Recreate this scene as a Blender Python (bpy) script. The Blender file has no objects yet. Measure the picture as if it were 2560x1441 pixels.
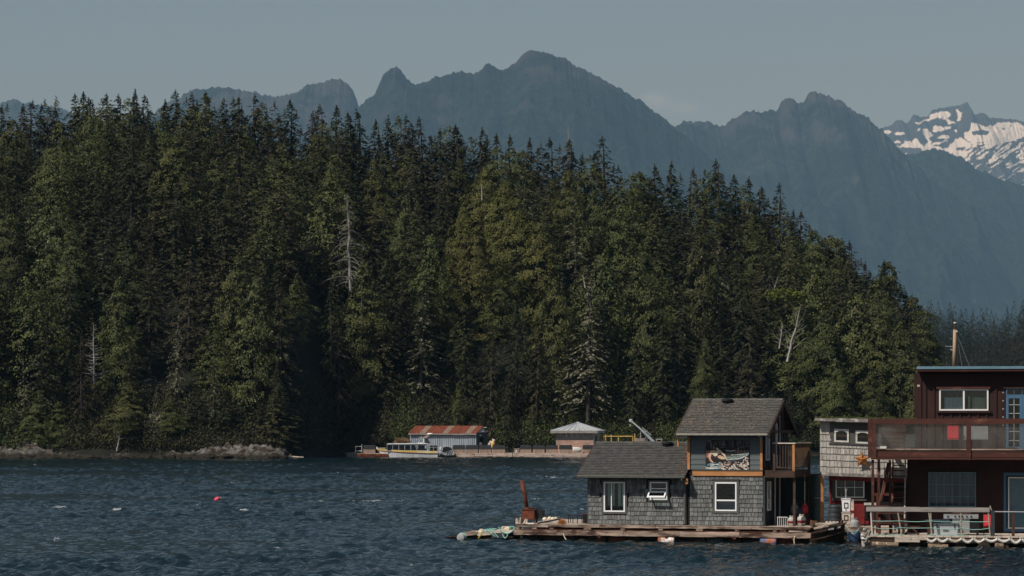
import bpy, math, random
import numpy as np
from mathutils import Vector, Matrix

SC = bpy.context.scene
COL = SC.collection
PI = math.pi

# ---------------------------------------------------------------- camera, sky, sun, exposure
F = 7259.0            # focal length in photo pixels (photo 2560 wide)
CH = 5.0              # camera height over the water
HY = 1055.0           # photo row of the horizon
cam_data = bpy.data.cameras.new('camera')
cam = bpy.data.objects.new('camera', cam_data)
COL.objects.link(cam)
cam.location = (0, 0, CH)
cam.rotation_euler = (PI/2, 0, 0)
cam_data.sensor_width = 36.0
cam_data.lens = F/2560.0*36.0
cam_data.shift_y = (HY-720.5)/2560.0
cam_data.clip_start = 1.0
cam_data.clip_end = 60000
SC.camera = cam

SUN_AZ = math.radians(50)      # west of the direction behind the camera
SUN_EL = math.radians(47)
to_sun = Vector((-math.sin(SUN_AZ)*math.cos(SUN_EL), -math.cos(SUN_AZ)*math.cos(SUN_EL), math.sin(SUN_EL)))

world = bpy.data.worlds.new('World')
SC.world = world
world.use_nodes = True
wn = world.node_tree
wn.nodes.clear()
w_out = wn.nodes.new('ShaderNodeOutputWorld')
w_bg = wn.nodes.new('ShaderNodeBackground')
w_sky = wn.nodes.new('ShaderNodeTexSky')
w_sky.sky_type = 'NISHITA'
w_sky.sun_disc = False
w_sky.sun_elevation = SUN_EL
w_sky.sun_rotation = math.atan2(to_sun.x, to_sun.y)
w_sky.altitude = 0
w_sky.air_density = 1.0
w_sky.dust_density = 1.0
w_sky.ozone_density = 1.5
w_hsv = wn.nodes.new('ShaderNodeHueSaturation')
w_hsv.inputs['Saturation'].default_value = 0.85
wn.links.new(w_sky.outputs[0], w_hsv.inputs['Color'])
# a faint puff of cloud low over the ridge
w_tc = wn.nodes.new('ShaderNodeTexCoord')
w_acc = None
for cx, cy, rad, amt in ((1640, 252, 48, 0.24), (1618, 243, 26, 0.16), (1726, 270, 36, 0.16), (1690, 268, 40, 0.12)):
    d = Vector(((cx-1280)/F, 1, (HY-cy)/F)).normalized()
    sb = wn.nodes.new('ShaderNodeVectorMath'); sb.operation = 'SUBTRACT'; sb.inputs[1].default_value = d
    wn.links.new(w_tc.outputs['Generated'], sb.inputs[0])
    nz = wn.nodes.new('ShaderNodeVectorMath'); nz.operation = 'MULTIPLY'; nz.inputs[1].default_value = (1, 1, 1.5)
    wn.links.new(sb.outputs[0], nz.inputs[0])
    ln_ = wn.nodes.new('ShaderNodeVectorMath'); ln_.operation = 'LENGTH'; wn.links.new(nz.outputs[0], ln_.inputs[0])
    mr = wn.nodes.new('ShaderNodeMapRange'); mr.interpolation_type = 'SMOOTHSTEP'
    mr.inputs['From Min'].default_value = 0; mr.inputs['From Max'].default_value = rad/F; mr.inputs['To Min'].default_value = amt; mr.inputs['To Max'].default_value = 0
    wn.links.new(ln_.outputs['Value'], mr.inputs['Value'])
    if w_acc is None: w_acc = mr.outputs[0]
    else:
        ad = wn.nodes.new('ShaderNodeMath'); ad.operation = 'ADD'; wn.links.new(w_acc, ad.inputs[0]); wn.links.new(mr.outputs[0], ad.inputs[1]); w_acc = ad.outputs[0]
w_ns = wn.nodes.new('ShaderNodeTexNoise'); w_ns.inputs['Scale'].default_value = 110; w_ns.inputs['Detail'].default_value = 5
wn.links.new(w_tc.outputs['Generated'], w_ns.inputs['Vector'])
w_ml = wn.nodes.new('ShaderNodeMath'); w_ml.operation = 'MULTIPLY'; w_ml.use_clamp = True
wn.links.new(w_acc, w_ml.inputs[0]); wn.links.new(w_ns.outputs['Fac'], w_ml.inputs[1])
w_mx = wn.nodes.new('ShaderNodeMix'); w_mx.data_type = 'RGBA'
wn.links.new(w_ml.outputs[0], w_mx.inputs['Factor']); wn.links.new(w_hsv.outputs[0], w_mx.inputs[6]); w_mx.inputs[7].default_value = (15, 13.5, 13, 1)
wn.links.new(w_mx.outputs[2], w_bg.inputs['Color'])
w_bg.inputs['Strength'].default_value = 0.05
wn.links.new(w_bg.outputs[0], w_out.inputs['Surface'])

sun_data = bpy.data.lights.new('sun', 'SUN')
sun_data.energy = 3.8
sun_data.angle = math.radians(0.53)
sun_data.color = (1.0, 0.95, 0.89)
sun = bpy.data.objects.new('sun', sun_data)
COL.objects.link(sun)
sun.rotation_euler = (-to_sun).to_track_quat('-Z', 'Y').to_euler()
sun.location = (-200, -200, 300)

SC.view_settings.view_transform = 'Standard'
SC.view_settings.look = 'None'
SC.view_settings.gamma = 1.0
SC.view_settings.use_curve_mapping = False
SC.view_settings.exposure = 0.0
SC.render.engine = 'CYCLES'
SC.cycles.use_denoising = True
SC.cycles.max_bounces = 6
SC.cycles.diffuse_bounces = 2
SC.cycles.glossy_bounces = 3
SC.cycles.transmission_bounces = 4
SC.cycles.volume_bounces = 0
SC.cycles.transparent_max_bounces = 12

MS = 1.4                       # the ranges stand this much further off than first measured
HAZE_DENSITY = 5.6e-5/MS
HAZE_COLOR = (0.35, 0.66, 1.0)

# ---------------------------------------------------------------- helpers
def P(px, py, Y):
    "photo pixel at distance Y -> world point"
    return Vector(((px-1280.0)*Y/F, Y, CH-(py-HY)*Y/F))

def tag(o, label=None, cat=None, group=None, kind=None):
    if label: o['label'] = label
    if cat: o['category'] = cat
    if group: o['group'] = group
    if kind: o['kind'] = kind
    return o

def empty(name, loc=(0, 0, 0), rz=0.0, parent=None):
    o = bpy.data.objects.new(name, None)
    COL.objects.link(o)
    o.location = loc
    o.rotation_euler = (0, 0, rz)
    o.empty_display_size = 0.3
    if parent: o.parent = parent
    return o

def thing(name, label, cat, loc=(0, 0, 0), rz=0.0, group=None):
    return tag(empty(name, loc, rz), label, cat, group)

class MB:
    "collects polygons, then becomes one mesh object"
    def __init__(s):
        s.v = []; s.f = []; s.m = []; s.mi = 0; s.M = None
    def add(s, vs, fs, mi=None):
        n = len(s.v)
        if s.M is not None: vs = [s.M @ Vector(p) for p in vs]
        s.v.extend([tuple(p) for p in vs])
        s.f.extend([tuple(i+n for i in f) for f in fs])
        s.m.extend([s.mi if mi is None else mi]*len(fs))
        return s
    def box(s, x0, x1, y0, y1, z0, z1, mi=None):
        if x0 > x1: x0, x1 = x1, x0
        if y0 > y1: y0, y1 = y1, y0
        if z0 > z1: z0, z1 = z1, z0
        vs = [(x0,y0,z0),(x1,y0,z0),(x1,y1,z0),(x0,y1,z0),(x0,y0,z1),(x1,y0,z1),(x1,y1,z1),(x0,y1,z1)]
        return s.add(vs, [(0,3,2,1),(4,5,6,7),(0,1,5,4),(1,2,6,5),(2,3,7,6),(3,0,4,7)], mi)
    def hexa(s, vs, mi=None):
        "8 corner box: bottom 4 then top 4"
        return s.add(vs, [(0,3,2,1),(4,5,6,7),(0,1,5,4),(1,2,6,5),(2,3,7,6),(3,0,4,7)], mi)
    def beam(s, a, b, w, h, mi=None, up=(0, 0, 1)):
        a = Vector(a); b = Vector(b); d = (b-a).normalized(); up = Vector(up)
        if abs(d.dot(up)) > 0.98: up = Vector((0, 1, 0))
        r = d.cross(up).normalized()*w/2; u = r.cross(d).normalized()*h/2
        vs = [a-r-u, a+r-u, b+r-u, b-r-u, a-r+u, a+r+u, b+r+u, b-r+u]
        return s.hexa(vs, mi)
    def cyl(s, a, b, r0, r1=None, n=10, mi=None, cap=True):
        if r1 is None: r1 = r0
        a = Vector(a); b = Vector(b); d = (b-a).normalized()
        t = Vector((0, 0, 1)) if abs(d.z) < 0.9 else Vector((1, 0, 0))
        x = d.cross(t).normalized(); y = d.cross(x).normalized()
        vs = []
        for k in range(n):
            c = math.cos(2*PI*k/n); q = math.sin(2*PI*k/n)
            vs.append(a+x*c*r0+y*q*r0)
        for k in range(n):
            c = math.cos(2*PI*k/n); q = math.sin(2*PI*k/n)
            vs.append(b+x*c*r1+y*q*r1)
        fs = [(k, (k+1) % n, n+(k+1) % n, n+k) for k in range(n)]
        fs = [f[::-1] for f in fs]
        if cap:
            fs.append(tuple(range(n))); fs.append(tuple(range(2*n-1, n-1, -1)))
        return s.add(vs, fs, mi)
    def tube(s, pts, r, n=5, mi=None):
        for a, b in zip(pts[:-1], pts[1:]):
            if (Vector(b)-Vector(a)).length > 1e-6: s.cyl(a, b, r, r, n, mi)
        return s
    def lathe(s, prof, c=(0, 0, 0), n=14, mi=None):
        "prof: list of (radius, z)"
        c = Vector(c); vs = []
        for r, z in prof:
            for k in range(n):
                vs.append((c.x+r*math.cos(2*PI*k/n), c.y+r*math.sin(2*PI*k/n), c.z+z))
        fs = []
        for j in range(len(prof)-1):
            for k in range(n):
                fs.append((j*n+k, j*n+(k+1) % n, (j+1)*n+(k+1) % n, (j+1)*n+k))
        fs.append(tuple(range(n-1, -1, -1))); fs.append(tuple(range((len(prof)-1)*n, len(prof)*n)))
        return s.add(vs, fs, mi)
    def prism(s, poly, y0, y1, mi=None):
        "poly of (x,z), extruded along y"
        n = len(poly)
        vs = [(x, y0, z) for x, z in poly]+[(x, y1, z) for x, z in poly]
        fs = [tuple(range(n)), tuple(range(2*n-1, n-1, -1))]
        fs += [(k, n+k, n+(k+1) % n, (k+1) % n) for k in range(n)]
        return s.add(vs, fs, mi)
    def blob(s, c, rx, ry, rz, rnd=0.0, seed=0, nu=9, nv=6, mi=None):
        rg = random.Random(seed); vs = []; c = Vector(c)
        for j in range(nv+1):
            th = PI*j/nv
            for k in range(nu):
                ph = 2*PI*k/nu
                q = 1+rg.uniform(-rnd, rnd)
                vs.append((c.x+rx*q*math.sin(th)*math.cos(ph), c.y+ry*q*math.sin(th)*math.sin(ph), c.z+rz*q*math.cos(th)))
        fs = []
        for j in range(nv):
            for k in range(nu):
                fs.append((j*nu+k, (j+1)*nu+k, (j+1)*nu+(k+1) % nu, j*nu+(k+1) % nu))
        return s.add(vs, fs, mi)
    def mesh(s, name, mats, smooth=False):
        me = bpy.data.meshes.new(name)
        me.from_pydata(s.v, [], s.f)
        if not isinstance(mats, (list, tuple)): mats = [mats]
        for m in mats: me.materials.append(m)
        if len(mats) > 1: me.polygons.foreach_set('material_index', s.m)
        if smooth: me.polygons.foreach_set('use_smooth', [True]*len(me.polygons))
        me.update()
        return me
    def build(s, name, mats, parent=None, smooth=False, loc=None):
        o = bpy.data.objects.new(name, s.mesh(name, mats, smooth))
        COL.objects.link(o)
        if parent: o.parent = parent
        if loc: o.location = loc
        return o

def np_mesh(name, V, Fq, mats, smooth=False, midx=None):
    "V (n,3), Fq (m,k) numpy -> mesh"
    me = bpy.data.meshes.new(name)
    n = len(V); m, k = Fq.shape
    me.vertices.add(n); me.vertices.foreach_set('co', np.asarray(V, dtype=np.float32).ravel())
    me.loops.add(m*k); me.loops.foreach_set('vertex_index', np.asarray(Fq, dtype=np.int32).ravel())
    me.polygons.add(m)
    me.polygons.foreach_set('loop_start', np.arange(0, m*k, k, dtype=np.int32))
    me.polygons.foreach_set('loop_total', np.full(m, k, dtype=np.int32))
    if not isinstance(mats, (list, tuple)): mats = [mats]
    for q in mats: me.materials.append(q)
    if midx is not None: me.polygons.foreach_set('material_index', np.asarray(midx, dtype=np.int32))
    if smooth: me.polygons.foreach_set('use_smooth', np.ones(m, dtype=bool))
    me.update(calc_edges=True)
    return me

def link(name, me, parent=None, loc=(0, 0, 0)):
    o = bpy.data.objects.new(name, me)
    COL.objects.link(o)
    if parent: o.parent = parent
    o.location = loc
    return o

def grid_faces(nr, nc):
    i = np.arange(nr*nc).reshape(nr, nc)
    return np.stack([i[:-1, :-1], i[:-1, 1:], i[1:, 1:], i[1:, :-1]], -1).reshape(-1, 4)

def copy_tree(o, parent=None):
    c = o.copy(); COL.objects.link(c)
    c.parent = parent
    for ch in list(o.children): copy_tree(ch, c)
    return c

# value noise
_rs = np.random.RandomState(7)
_T = _rs.rand(256, 256)
def vnoise(x, y):
    x = np.asarray(x, float); y = np.asarray(y, float)
    xi = np.floor(x).astype(int); yi = np.floor(y).astype(int)
    fx = x-xi; fy = y-yi
    fx = fx*fx*(3-2*fx); fy = fy*fy*(3-2*fy)
    a = _T[xi % 256, yi % 256]; b = _T[(xi+1) % 256, yi % 256]
    c = _T[xi % 256, (yi+1) % 256]; d = _T[(xi+1) % 256, (yi+1) % 256]
    return (a*(1-fx)+b*fx)*(1-fy)+(c*(1-fx)+d*fx)*fy
def fbm(x, y, o=4):
    s = 0; a = 1; t = 0
    for k in range(o):
        s = s+a*vnoise(x*2**k+17.3*k, y*2**k+5.1*k); t += a; a *= 0.5
    return s/t*2-1

# ---------------------------------------------------------------- materials
def new_mat(name):
    m = bpy.data.materials.new(name); m.use_nodes = True
    nt = m.node_tree
    b = nt.nodes['Principled BSDF']
    return m, nt, b

def mat(name, c1, c2=None, scale=4.0, rough=0.8, stretch=(1, 1, 1), detail=6, bump=0.0, bscale=None, metal=0.0, spec=0.3,
        c3=None, scale3=1.0, amt3=0.5, w3=0.08, objrand=0.0, trans=None, hue=0.0):
    """noise blend of c1/c2; optional blotches of c3 (dirt, moss, rust) above a threshold; optional tone change per object"""
    m, nt, b = new_mat(name)
    N, L = nt.nodes, nt.links
    b.inputs['Roughness'].default_value = rough
    b.inputs['Metallic'].default_value = metal
    b.inputs['Specular IOR Level'].default_value = spec
    tc = N.new('ShaderNodeTexCoord')
    mp = N.new('ShaderNodeMapping'); mp.inputs['Scale'].default_value = stretch
    L.new(tc.outputs['Object'], mp.inputs['Vector'])
    vec = mp.outputs[0]
    oi = None
    if objrand or hue:
        oi = N.new('ShaderNodeObjectInfo')
        ml = N.new('ShaderNodeMath'); ml.operation = 'MULTIPLY'; ml.inputs[1].default_value = 57.0
        L.new(oi.outputs['Random'], ml.inputs[0])
        ad = N.new('ShaderNodeVectorMath'); ad.operation = 'ADD'
        L.new(vec, ad.inputs[0]); L.new(ml.outputs[0], ad.inputs[1]); vec = ad.outputs[0]
    no = N.new('ShaderNodeTexNoise'); no.inputs['Scale'].default_value = scale; no.inputs['Detail'].default_value = detail
    no.inputs['Roughness'].default_value = 0.65
    L.new(vec, no.inputs['Vector'])
    rp = N.new('ShaderNodeValToRGB')
    rp.color_ramp.elements[0].position = 0.32; rp.color_ramp.elements[1].position = 0.68
    rp.color_ramp.elements[0].color = (*c1, 1); rp.color_ramp.elements[1].color = (*(c2 or tuple(min(1, x*1.25) for x in c1)), 1)
    L.new(no.outputs['Fac'], rp.inputs[0])
    col = rp.outputs[0]
    if c3:
        n3 = N.new('ShaderNodeTexNoise'); n3.inputs['Scale'].default_value = scale3; n3.inputs['Detail'].default_value = 7
        n3.inputs['Roughness'].default_value = 0.7
        L.new(vec, n3.inputs['Vector'])
        mr = N.new('ShaderNodeMapRange'); mr.inputs['From Min'].default_value = amt3; mr.inputs['From Max'].default_value = amt3+w3
        L.new(n3.outputs['Fac'], mr.inputs['Value'])
        mx = N.new('ShaderNodeMix'); mx.data_type = 'RGBA'
        L.new(mr.outputs[0], mx.inputs['Factor']); L.new(col, mx.inputs[6]); mx.inputs[7].default_value = (*c3, 1)
        col = mx.outputs[2]
    if oi:
        hs = N.new('ShaderNodeHueSaturation')
        mr = N.new('ShaderNodeMapRange'); mr.inputs['To Min'].default_value = 1-objrand; mr.inputs['To Max'].default_value = 1+objrand
        L.new(oi.outputs['Random'], mr.inputs['Value']); L.new(mr.outputs[0], hs.inputs['Value'])
        if hue:
            m2 = N.new('ShaderNodeMath'); m2.operation = 'MULTIPLY'; m2.inputs[1].default_value = 13.7
            fr = N.new('ShaderNodeMath'); fr.operation = 'FRACT'
            L.new(oi.outputs['Random'], m2.inputs[0]); L.new(m2.outputs[0], fr.inputs[0])
            mh = N.new('ShaderNodeMapRange'); mh.inputs['To Min'].default_value = 0.5-hue; mh.inputs['To Max'].default_value = 0.5+hue
            L.new(fr.outputs[0], mh.inputs['Value']); L.new(mh.outputs[0], hs.inputs['Hue'])
        L.new(col, hs.inputs['Color']); col = hs.outputs[0]
    L.new(col, b.inputs['Base Color'])
    if bump:
        nb = N.new('ShaderNodeTexNoise'); nb.inputs['Scale'].default_value = bscale or scale*2; nb.inputs['Detail'].default_value = 5
        L.new(vec, nb.inputs['Vector'])
        bp = N.new('ShaderNodeBump'); bp.inputs['Strength'].default_value = 1.0; bp.inputs['Distance'].default_value = bump
        L.new(nb.outputs['Fac'], bp.inputs['Height']); L.new(bp.outputs[0], b.inputs['Normal'])
    return m

# ---------------------------------------------------------------- haze
mh, nt, b = new_mat('haze_air')
nt.nodes.remove(b)
pv = nt.nodes.new('ShaderNodeVolumePrincipled')
pv.inputs['Color'].default_value = (*HAZE_COLOR, 1)
pv.inputs['Density'].default_value = HAZE_DENSITY
pv.inputs['Anisotropy'].default_value = 0.0
pv.inputs['Absorption Color'].default_value = (0.8, 0.8, 0.8, 1)
nt.links.new(pv.outputs[0], nt.nodes['Material Output'].inputs['Volume'])
hz = MB().box(-13000, 13000, -1200, 19500*MS, -5, 2700*MS).build('haze', mh)
tag(hz, 'thin pale blue haze hanging over the inlet and mountains', kind='stuff')

# ---------------------------------------------------------------- water
def make_water():
    m, nt, b = new_mat('sea_water')
    N, L = nt.nodes, nt.links
    b.inputs['Base Color'].default_value = (0.005, 0.016, 0.021, 1)
    b.inputs['Roughness'].default_value = 0.07
    b.inputs['IOR'].default_value = 1.33
    tc = N.new('ShaderNodeTexCoord')
    mp = N.new('ShaderNodeMapping'); mp.inputs['Scale'].default_value = (1, 0.8, 1)
    L.new(tc.outputs['Object'], mp.inputs[0])
    n1 = N.new('ShaderNodeTexNoise'); n1.inputs['Scale'].default_value = 4.2; n1.inputs['Detail'].default_value = 5
    L.new(mp.outputs[0], n1.inputs['Vector'])
    bp = N.new('ShaderNodeBump'); bp.inputs['Strength'].default_value = 1.0; bp.inputs['Distance'].default_value = 0.20
    L.new(n1.outputs['Fac'], bp.inputs['Height'])
    n2 = N.new('ShaderNodeTexNoise'); n2.inputs['Scale'].default_value = 0.09; n2.inputs['Detail'].default_value = 4
    L.new(tc.outputs['Object'], n2.inputs['Vector'])
    mr = N.new('ShaderNodeMapRange'); mr.inputs['From Min'].default_value = 0.36; mr.inputs['From Max'].default_value = 0.62; mr.inputs['To Min'].default_value = 0.55; mr.inputs['To Max'].default_value = 1.0
    L.new(n2.outputs['Fac'], mr.inputs['Value']); L.new(mr.outputs[0], bp.inputs['Strength'])
    L.new(bp.outputs[0], b.inputs['Normal'])
    rows = [-600, -100, 0, 30, 50, 62]
    y = 70.0
    while y < 440:
        rows.append(y); y += 0.19+0.0013*(y-70)
    while y < 26000:
        rows.append(y); y *= 1.12
    rows.append(26800)
    ys = np.array(rows)
    t = np.linspace(-1, 1, 430)
    side = np.array([1.15, 1.4, 2, 4, 10, 30, 60])
    t = np.concatenate([-side[::-1], t*1.1, side])
    half = np.maximum(ys, 60)*0.225
    X = np.clip(t[None, :]*half[:, None], -12800, 12800); Y = np.repeat(ys[:, None], len(t), 1)
    rs = np.random.RandomState(3)
    Z = np.zeros_like(X)
    for k in range(64):
        lam = 0.5*1.032**k if k < 52 else rs.uniform(3, 9)
        th = rs.normal(0.5, 0.75)      # travelling roughly away to the right
        kx, ky = math.sin(th)*2*PI/lam, math.cos(th)*2*PI/lam
        amp = 0.0125*lam**0.8 if lam < 1.1 else (0.0085 if lam < 3 else 0.005)
        ph = rs.uniform(0, 2*PI)
        Z += amp*np.sin(kx*X+ky*Y+ph)
    gust = 0.85+1.1*fbm(X/16, Y/11, 3)
    Z = Z*np.clip(gust, 0.4, 1.4)
    Z = Z+0.8*Z*np.abs(Z)            # sharper crests
    fade = np.clip((Y-64)/8, 0, 1)*np.clip((470-Y)/40, 0, 1)*(np.abs(t)[None, :] < 1.12)
    Z = Z*fade
    V = np.stack([X, Y, Z], -1).reshape(-1, 3)
    me = np_mesh('water', V, grid_faces(len(ys), len(t)), m, smooth=True)
    o = link('water', me); tag(o, 'dark blue choppy sea water of the inlet', kind='structure')
make_water()

# ---------------------------------------------------------------- mountains
def mountain_mat(name, forest, rock, rock_amt, snow=False, streak=1.0):
    m, nt, b = new_mat(name)
    N, L = nt.nodes, nt.links
    b.inputs['Roughness'].default_value = 0.95; b.inputs['Specular IOR Level'].default_value = 0.05
    tc = N.new('ShaderNodeTexCoord')
    def noise(scale, st=(1, 1, 1), det=8, rgh=0.65):
        mp = N.new('ShaderNodeMapping'); mp.inputs['Scale'].default_value = tuple(v/MS for v in st)
        L.new(tc.outputs['Object'], mp.inputs[0])
        n = N.new('ShaderNodeTexNoise'); n.inputs['Scale'].default_value = scale; n.inputs['Detail'].default_value = det
        n.inputs['Roughness'].default_value = rgh
        L.new(mp.outputs[0], n.inputs['Vector']); return n.outputs['Fac']
    def ramp(f, a, bb, ca, cb):
        r = N.new('ShaderNodeValToRGB'); r.color_ramp.elements[0].position = a; r.color_ramp.elements[1].position = bb
        r.color_ramp.elements[0].color = (*ca, 1); r.color_ramp.elements[1].color = (*cb, 1)
        L.new(f, r.inputs[0]); return r.outputs[0]
    def mixc(f, a, bb):
        x = N.new('ShaderNodeMix'); x.data_type = 'RGBA'; L.new(f, x.inputs['Factor']); L.new(a, x.inputs[6]); L.new(bb, x.inputs[7]); return x.outputs[2]
    fcol = ramp(noise(0.035, (1, 1, 0.4), 9, 0.8), 0.38, 0.66, tuple(x*0.25 for x in forest), tuple(x*2.1 for x in forest))
    rcol = ramp(noise(0.012, (1, 1, 0.3)), 0.3, 0.7, tuple(x*0.6 for x in rock), rock)
    geo = N.new('ShaderNodeNewGeometry'); sep = N.new('ShaderNodeSeparateXYZ'); L.new(tc.outputs['Object'], sep.inputs[0])
    # bare rock high up and in streaked scars
    hgt = N.new('ShaderNodeMapRange'); hgt.inputs['From Min'].default_value = 500*MS; hgt.inputs['From Max'].default_value = 1150*MS
    hgt.inputs['To Min'].default_value = -0.14; hgt.inputs['To Max'].default_value = 0.12
    L.new(sep.outputs[2], hgt.inputs['Value'])
    nn = noise(0.006, (1, 1, 0.45), 9, 0.72)
    ad = N.new('ShaderNodeMath'); ad.operation = 'ADD'; L.new(nn, ad.inputs[0]); L.new(hgt.outputs[0], ad.inputs[1])
    mr = N.new('ShaderNodeMapRange'); mr.inputs['From Min'].default_value = rock_amt; mr.inputs['From Max'].default_value = rock_amt+0.1
    L.new(ad.outputs[0], mr.inputs['Value'])
    col = mixc(mr.outputs[0], fcol, rcol)
    if snow:
        at = N.new('ShaderNodeAttribute'); at.attribute_name = 'snow'
        s2 = noise(0.02, (1.0, 1.0, 1.6), 6, 0.7)
        a1 = N.new('ShaderNodeMath'); a1.operation = 'MULTIPLY_ADD'; a1.inputs[1].default_value = 0.9; L.new(s2, a1.inputs[0]); L.new(at.outputs['Fac'], a1.inputs[2])
        sm = N.new('ShaderNodeMapRange'); sm.inputs['From Min'].default_value = 0.90; sm.inputs['From Max'].default_value = 0.98
        L.new(a1.outputs[0], sm.inputs['Value'])
        wc = N.new('ShaderNodeRGB'); wc.outputs[0].default_value = (0.9, 0.88, 0.86, 1)
        col = mixc(sm.outputs[0], col, wc.outputs[0])
    L.new(col, b.inputs['Base Color'])
    nb = noise(0.02, (1, 1, 0.5), 8, 0.7)
    bp = N.new('ShaderNodeBump'); bp.inputs['Distance'].default_value = 70*MS; bp.inputs['Strength'].default_value = 0.8
    L.new(nb, bp.inputs['Height']); L.new(bp.outputs[0], b.inputs['Normal'])
    return m

def mountain(name, label, Y, ctr, m, depth_k=1.9, rough=1.0, seed=0, tooth=2.0, step=3.0, back=600, nr=72, snow=None):
    Y = Y*MS
    xs = np.arange(ctr[0][0], ctr[-1][0]+step, step)
    ry = np.interp(xs, [c[0] for c in ctr], [c[1] for c in ctr])
    # jagged tree and crag edge
    ry = ry-tooth*2.6*fbm(xs/16+seed*9, xs*0+seed, 3)-tooth*2.2*fbm(xs/4.0, xs*0+3+seed, 2)
    X0 = (xs-1280)/F*Y
    H = CH+(HY-ry)/F*Y
    t = np.linspace(0, 1, nr)**(1.15 if nr < 100 else 1.6)
    prof = (1-t)**1.15
    hh = np.maximum(H, 10)
    Xg = np.repeat(X0[None, :], nr, 0)
    smoothH = np.convolve(np.pad(hh, 60, mode='edge'), np.ones(121)/121, 'valid')
    Yg = Y-t[:, None]*smoothH[None, :]*depth_k
    base = hh[None, :]*np.clip(1-t[:, None]*1.6, 0, 1)+smoothH[None, :]*np.clip(t[:, None]*1.6, 0, 1)
    Zg = base*prof[:, None]
    amp = np.sin(np.clip(t, 0, 1)*PI)[:, None]**0.7
    rid = 1-np.abs(fbm(Xg/420/MS+seed*3.1, Yg/1100/MS+seed, 5))*2
    fin = MS*fbm(Xg/110/MS+seed, Yg/260/MS, 4)
    Zg = Zg+amp*rough*(rid*0.20*smoothH[None, :]-0.06*smoothH[None, :]+fin*60)
    Zg[-1, :] = -2
    Zg = np.maximum(Zg, -2)
    # the far side
    Yb = Yg[0:1, :]+back; Zb = Zg[0:1, :]*0.55
    Xg = np.vstack([Xg[0:1], Xg]); Yg = np.vstack([Yb, Yg]); Zg = np.vstack([Zb, Zg])
    V = np.stack([Xg, Yg, Zg], -1).reshape(-1, 3)
    me = np_mesh(name, V, grid_faces(nr+1, len(xs))[:, ::-1], m, smooth=True)
    if snow:
        pxs = 1280+V[:, 0]*F/V[:, 1]; pys = HY-(V[:, 2]-CH)*F/V[:, 1]
        at = me.attributes.new('snow', 'FLOAT', 'POINT'); at.data.foreach_set('value', snow(pxs, pys).astype(np.float32))
    o = link(name, me); tag(o, label, kind='structure')
    return o

def in_poly(x, y, poly):
    r = np.zeros(len(x), bool); n = len(poly)
    for i in range(n):
        x0, y0 = poly[i]; x1, y1 = poly[(i+1) % n]
        if y0 == y1: continue
        c = ((y0 > y) != (y1 > y)) & (x < (x1-x0)*(y-y0)/(y1-y0)+x0)
        r ^= c
    return r
def snow_fields(px, py):
    "where the snow fields lie on the peak"
    u = (px-2180)*6.005; v = (py-230)*6.005
    u = u+26*fbm(px/7, py/5, 3); v = v+22*fbm(px/6+9, py/6+4, 3)
    S_ = np.zeros(len(u), bool)
    for P_ in ([(640,470),(860,400),(880,340),(960,310),(1150,290),(1190,320),(1130,400),(1250,470),(1140,500),(1100,430),(980,395),(860,430),(760,450),(690,490)],
               [(1255,270),(1295,255),(1315,320),(1380,290),(1340,340),(1335,430),(1280,440),(1275,340)],
               [(900,590),(950,500),(1060,525),(1200,530),(1170,560),(960,610)],
               [(960,690),(1060,650),(1160,650),(1160,710),(990,710)],
               [(770,570),(840,555),(860,600),(930,650),(870,700),(910,750),(880,800),(980,750),(1150,725),(1000,790),(910,810),(1120,845),(1250,720),(1340,680),(1400,740),(1500,770),(1480,830),(1300,830),(1250,870),(1480,900),(1400,980),(1300,1000),(1200,930),(1100,890),(750,900),(720,850),(560,835),(330,825),(480,790),(480,740),(600,740),(660,680),(700,750),(780,810),(850,750),(780,640)],
               [(1490,460),(1740,530),(1770,480),(1830,510),(1860,470),(2010,450),(2200,470),(2320,520),(2600,560),(3200,700),(3200,760),(2600,700),(2290,660),(2170,730),(2000,760),(1850,800),(1700,830),(1500,830),(1500,770),(1400,720),(1380,630),(1450,590)]):
        S_ |= in_poly(u, v, P_)
    for cx, cy, rx, ry in ((215,600,75,24),(410,625,75,20),(375,755,52,22),(705,565,24,28),(1265,590,24,20),(500,925,22,12)): S_ |= ((u-cx)/rx)**2+((v-cy)/ry)**2 < 1
    for cx, cy, rx, ry in ((1620,612,130,38),(1630,790,72,38),(1975,550,34,14),(2090,515,24,10),(1050,395,22,14)): S_ &= ((u-cx)/rx)**2+((v-cy)/ry)**2 > 1
    c, s = math.cos(0.55), math.sin(0.55); a = px*c-py*s; b = px*s+py*c
    st = fbm(a/17, b/3.6, 4)
    low = (v > 760+np.clip((1500-u)*0.5, 0, 200)) & (u > 1350)
    S_ |= low & (st > 0.02+np.clip((v-950)/900, 0, 0.4)) 
    return S_.astype(float)

M_fm = mountain_mat('mountain_forest', (0.020, 0.032, 0.024), (0.072, 0.071, 0.068), 0.57)
M_fm2 = mountain_mat('mountain_crags', (0.020, 0.031, 0.024), (0.088, 0.087, 0.084), 0.545)
M_sn = mountain_mat('mountain_snow', (0.04, 0.047, 0.046), (0.085, 0.086, 0.088), 0.5, snow=True)
mountain('mountain', 'far rounded hill showing over the treetops', 11500,
         [(-500, 330), (-200, 310), (-60, 285), (0, 262), (38, 246), (75, 258), (130, 268), (190, 285), (400, 330), (700, 420)], M_fm, seed=1, rough=0.7)
mountain('mountain', 'long forested ridge with a domed end', 10200,
         [(200, 330), (380, 290), (430, 250), (480, 228), (520, 221), (565, 217), (610, 226), (650, 234), (690, 240), (730, 233), (757, 222), (768, 211), (800, 207),
          (835, 200), (858, 203), (880, 224), (893, 250), (902, 285), (930, 330), (1000, 400)], M_fm2, seed=2, rough=0.6)
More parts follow.
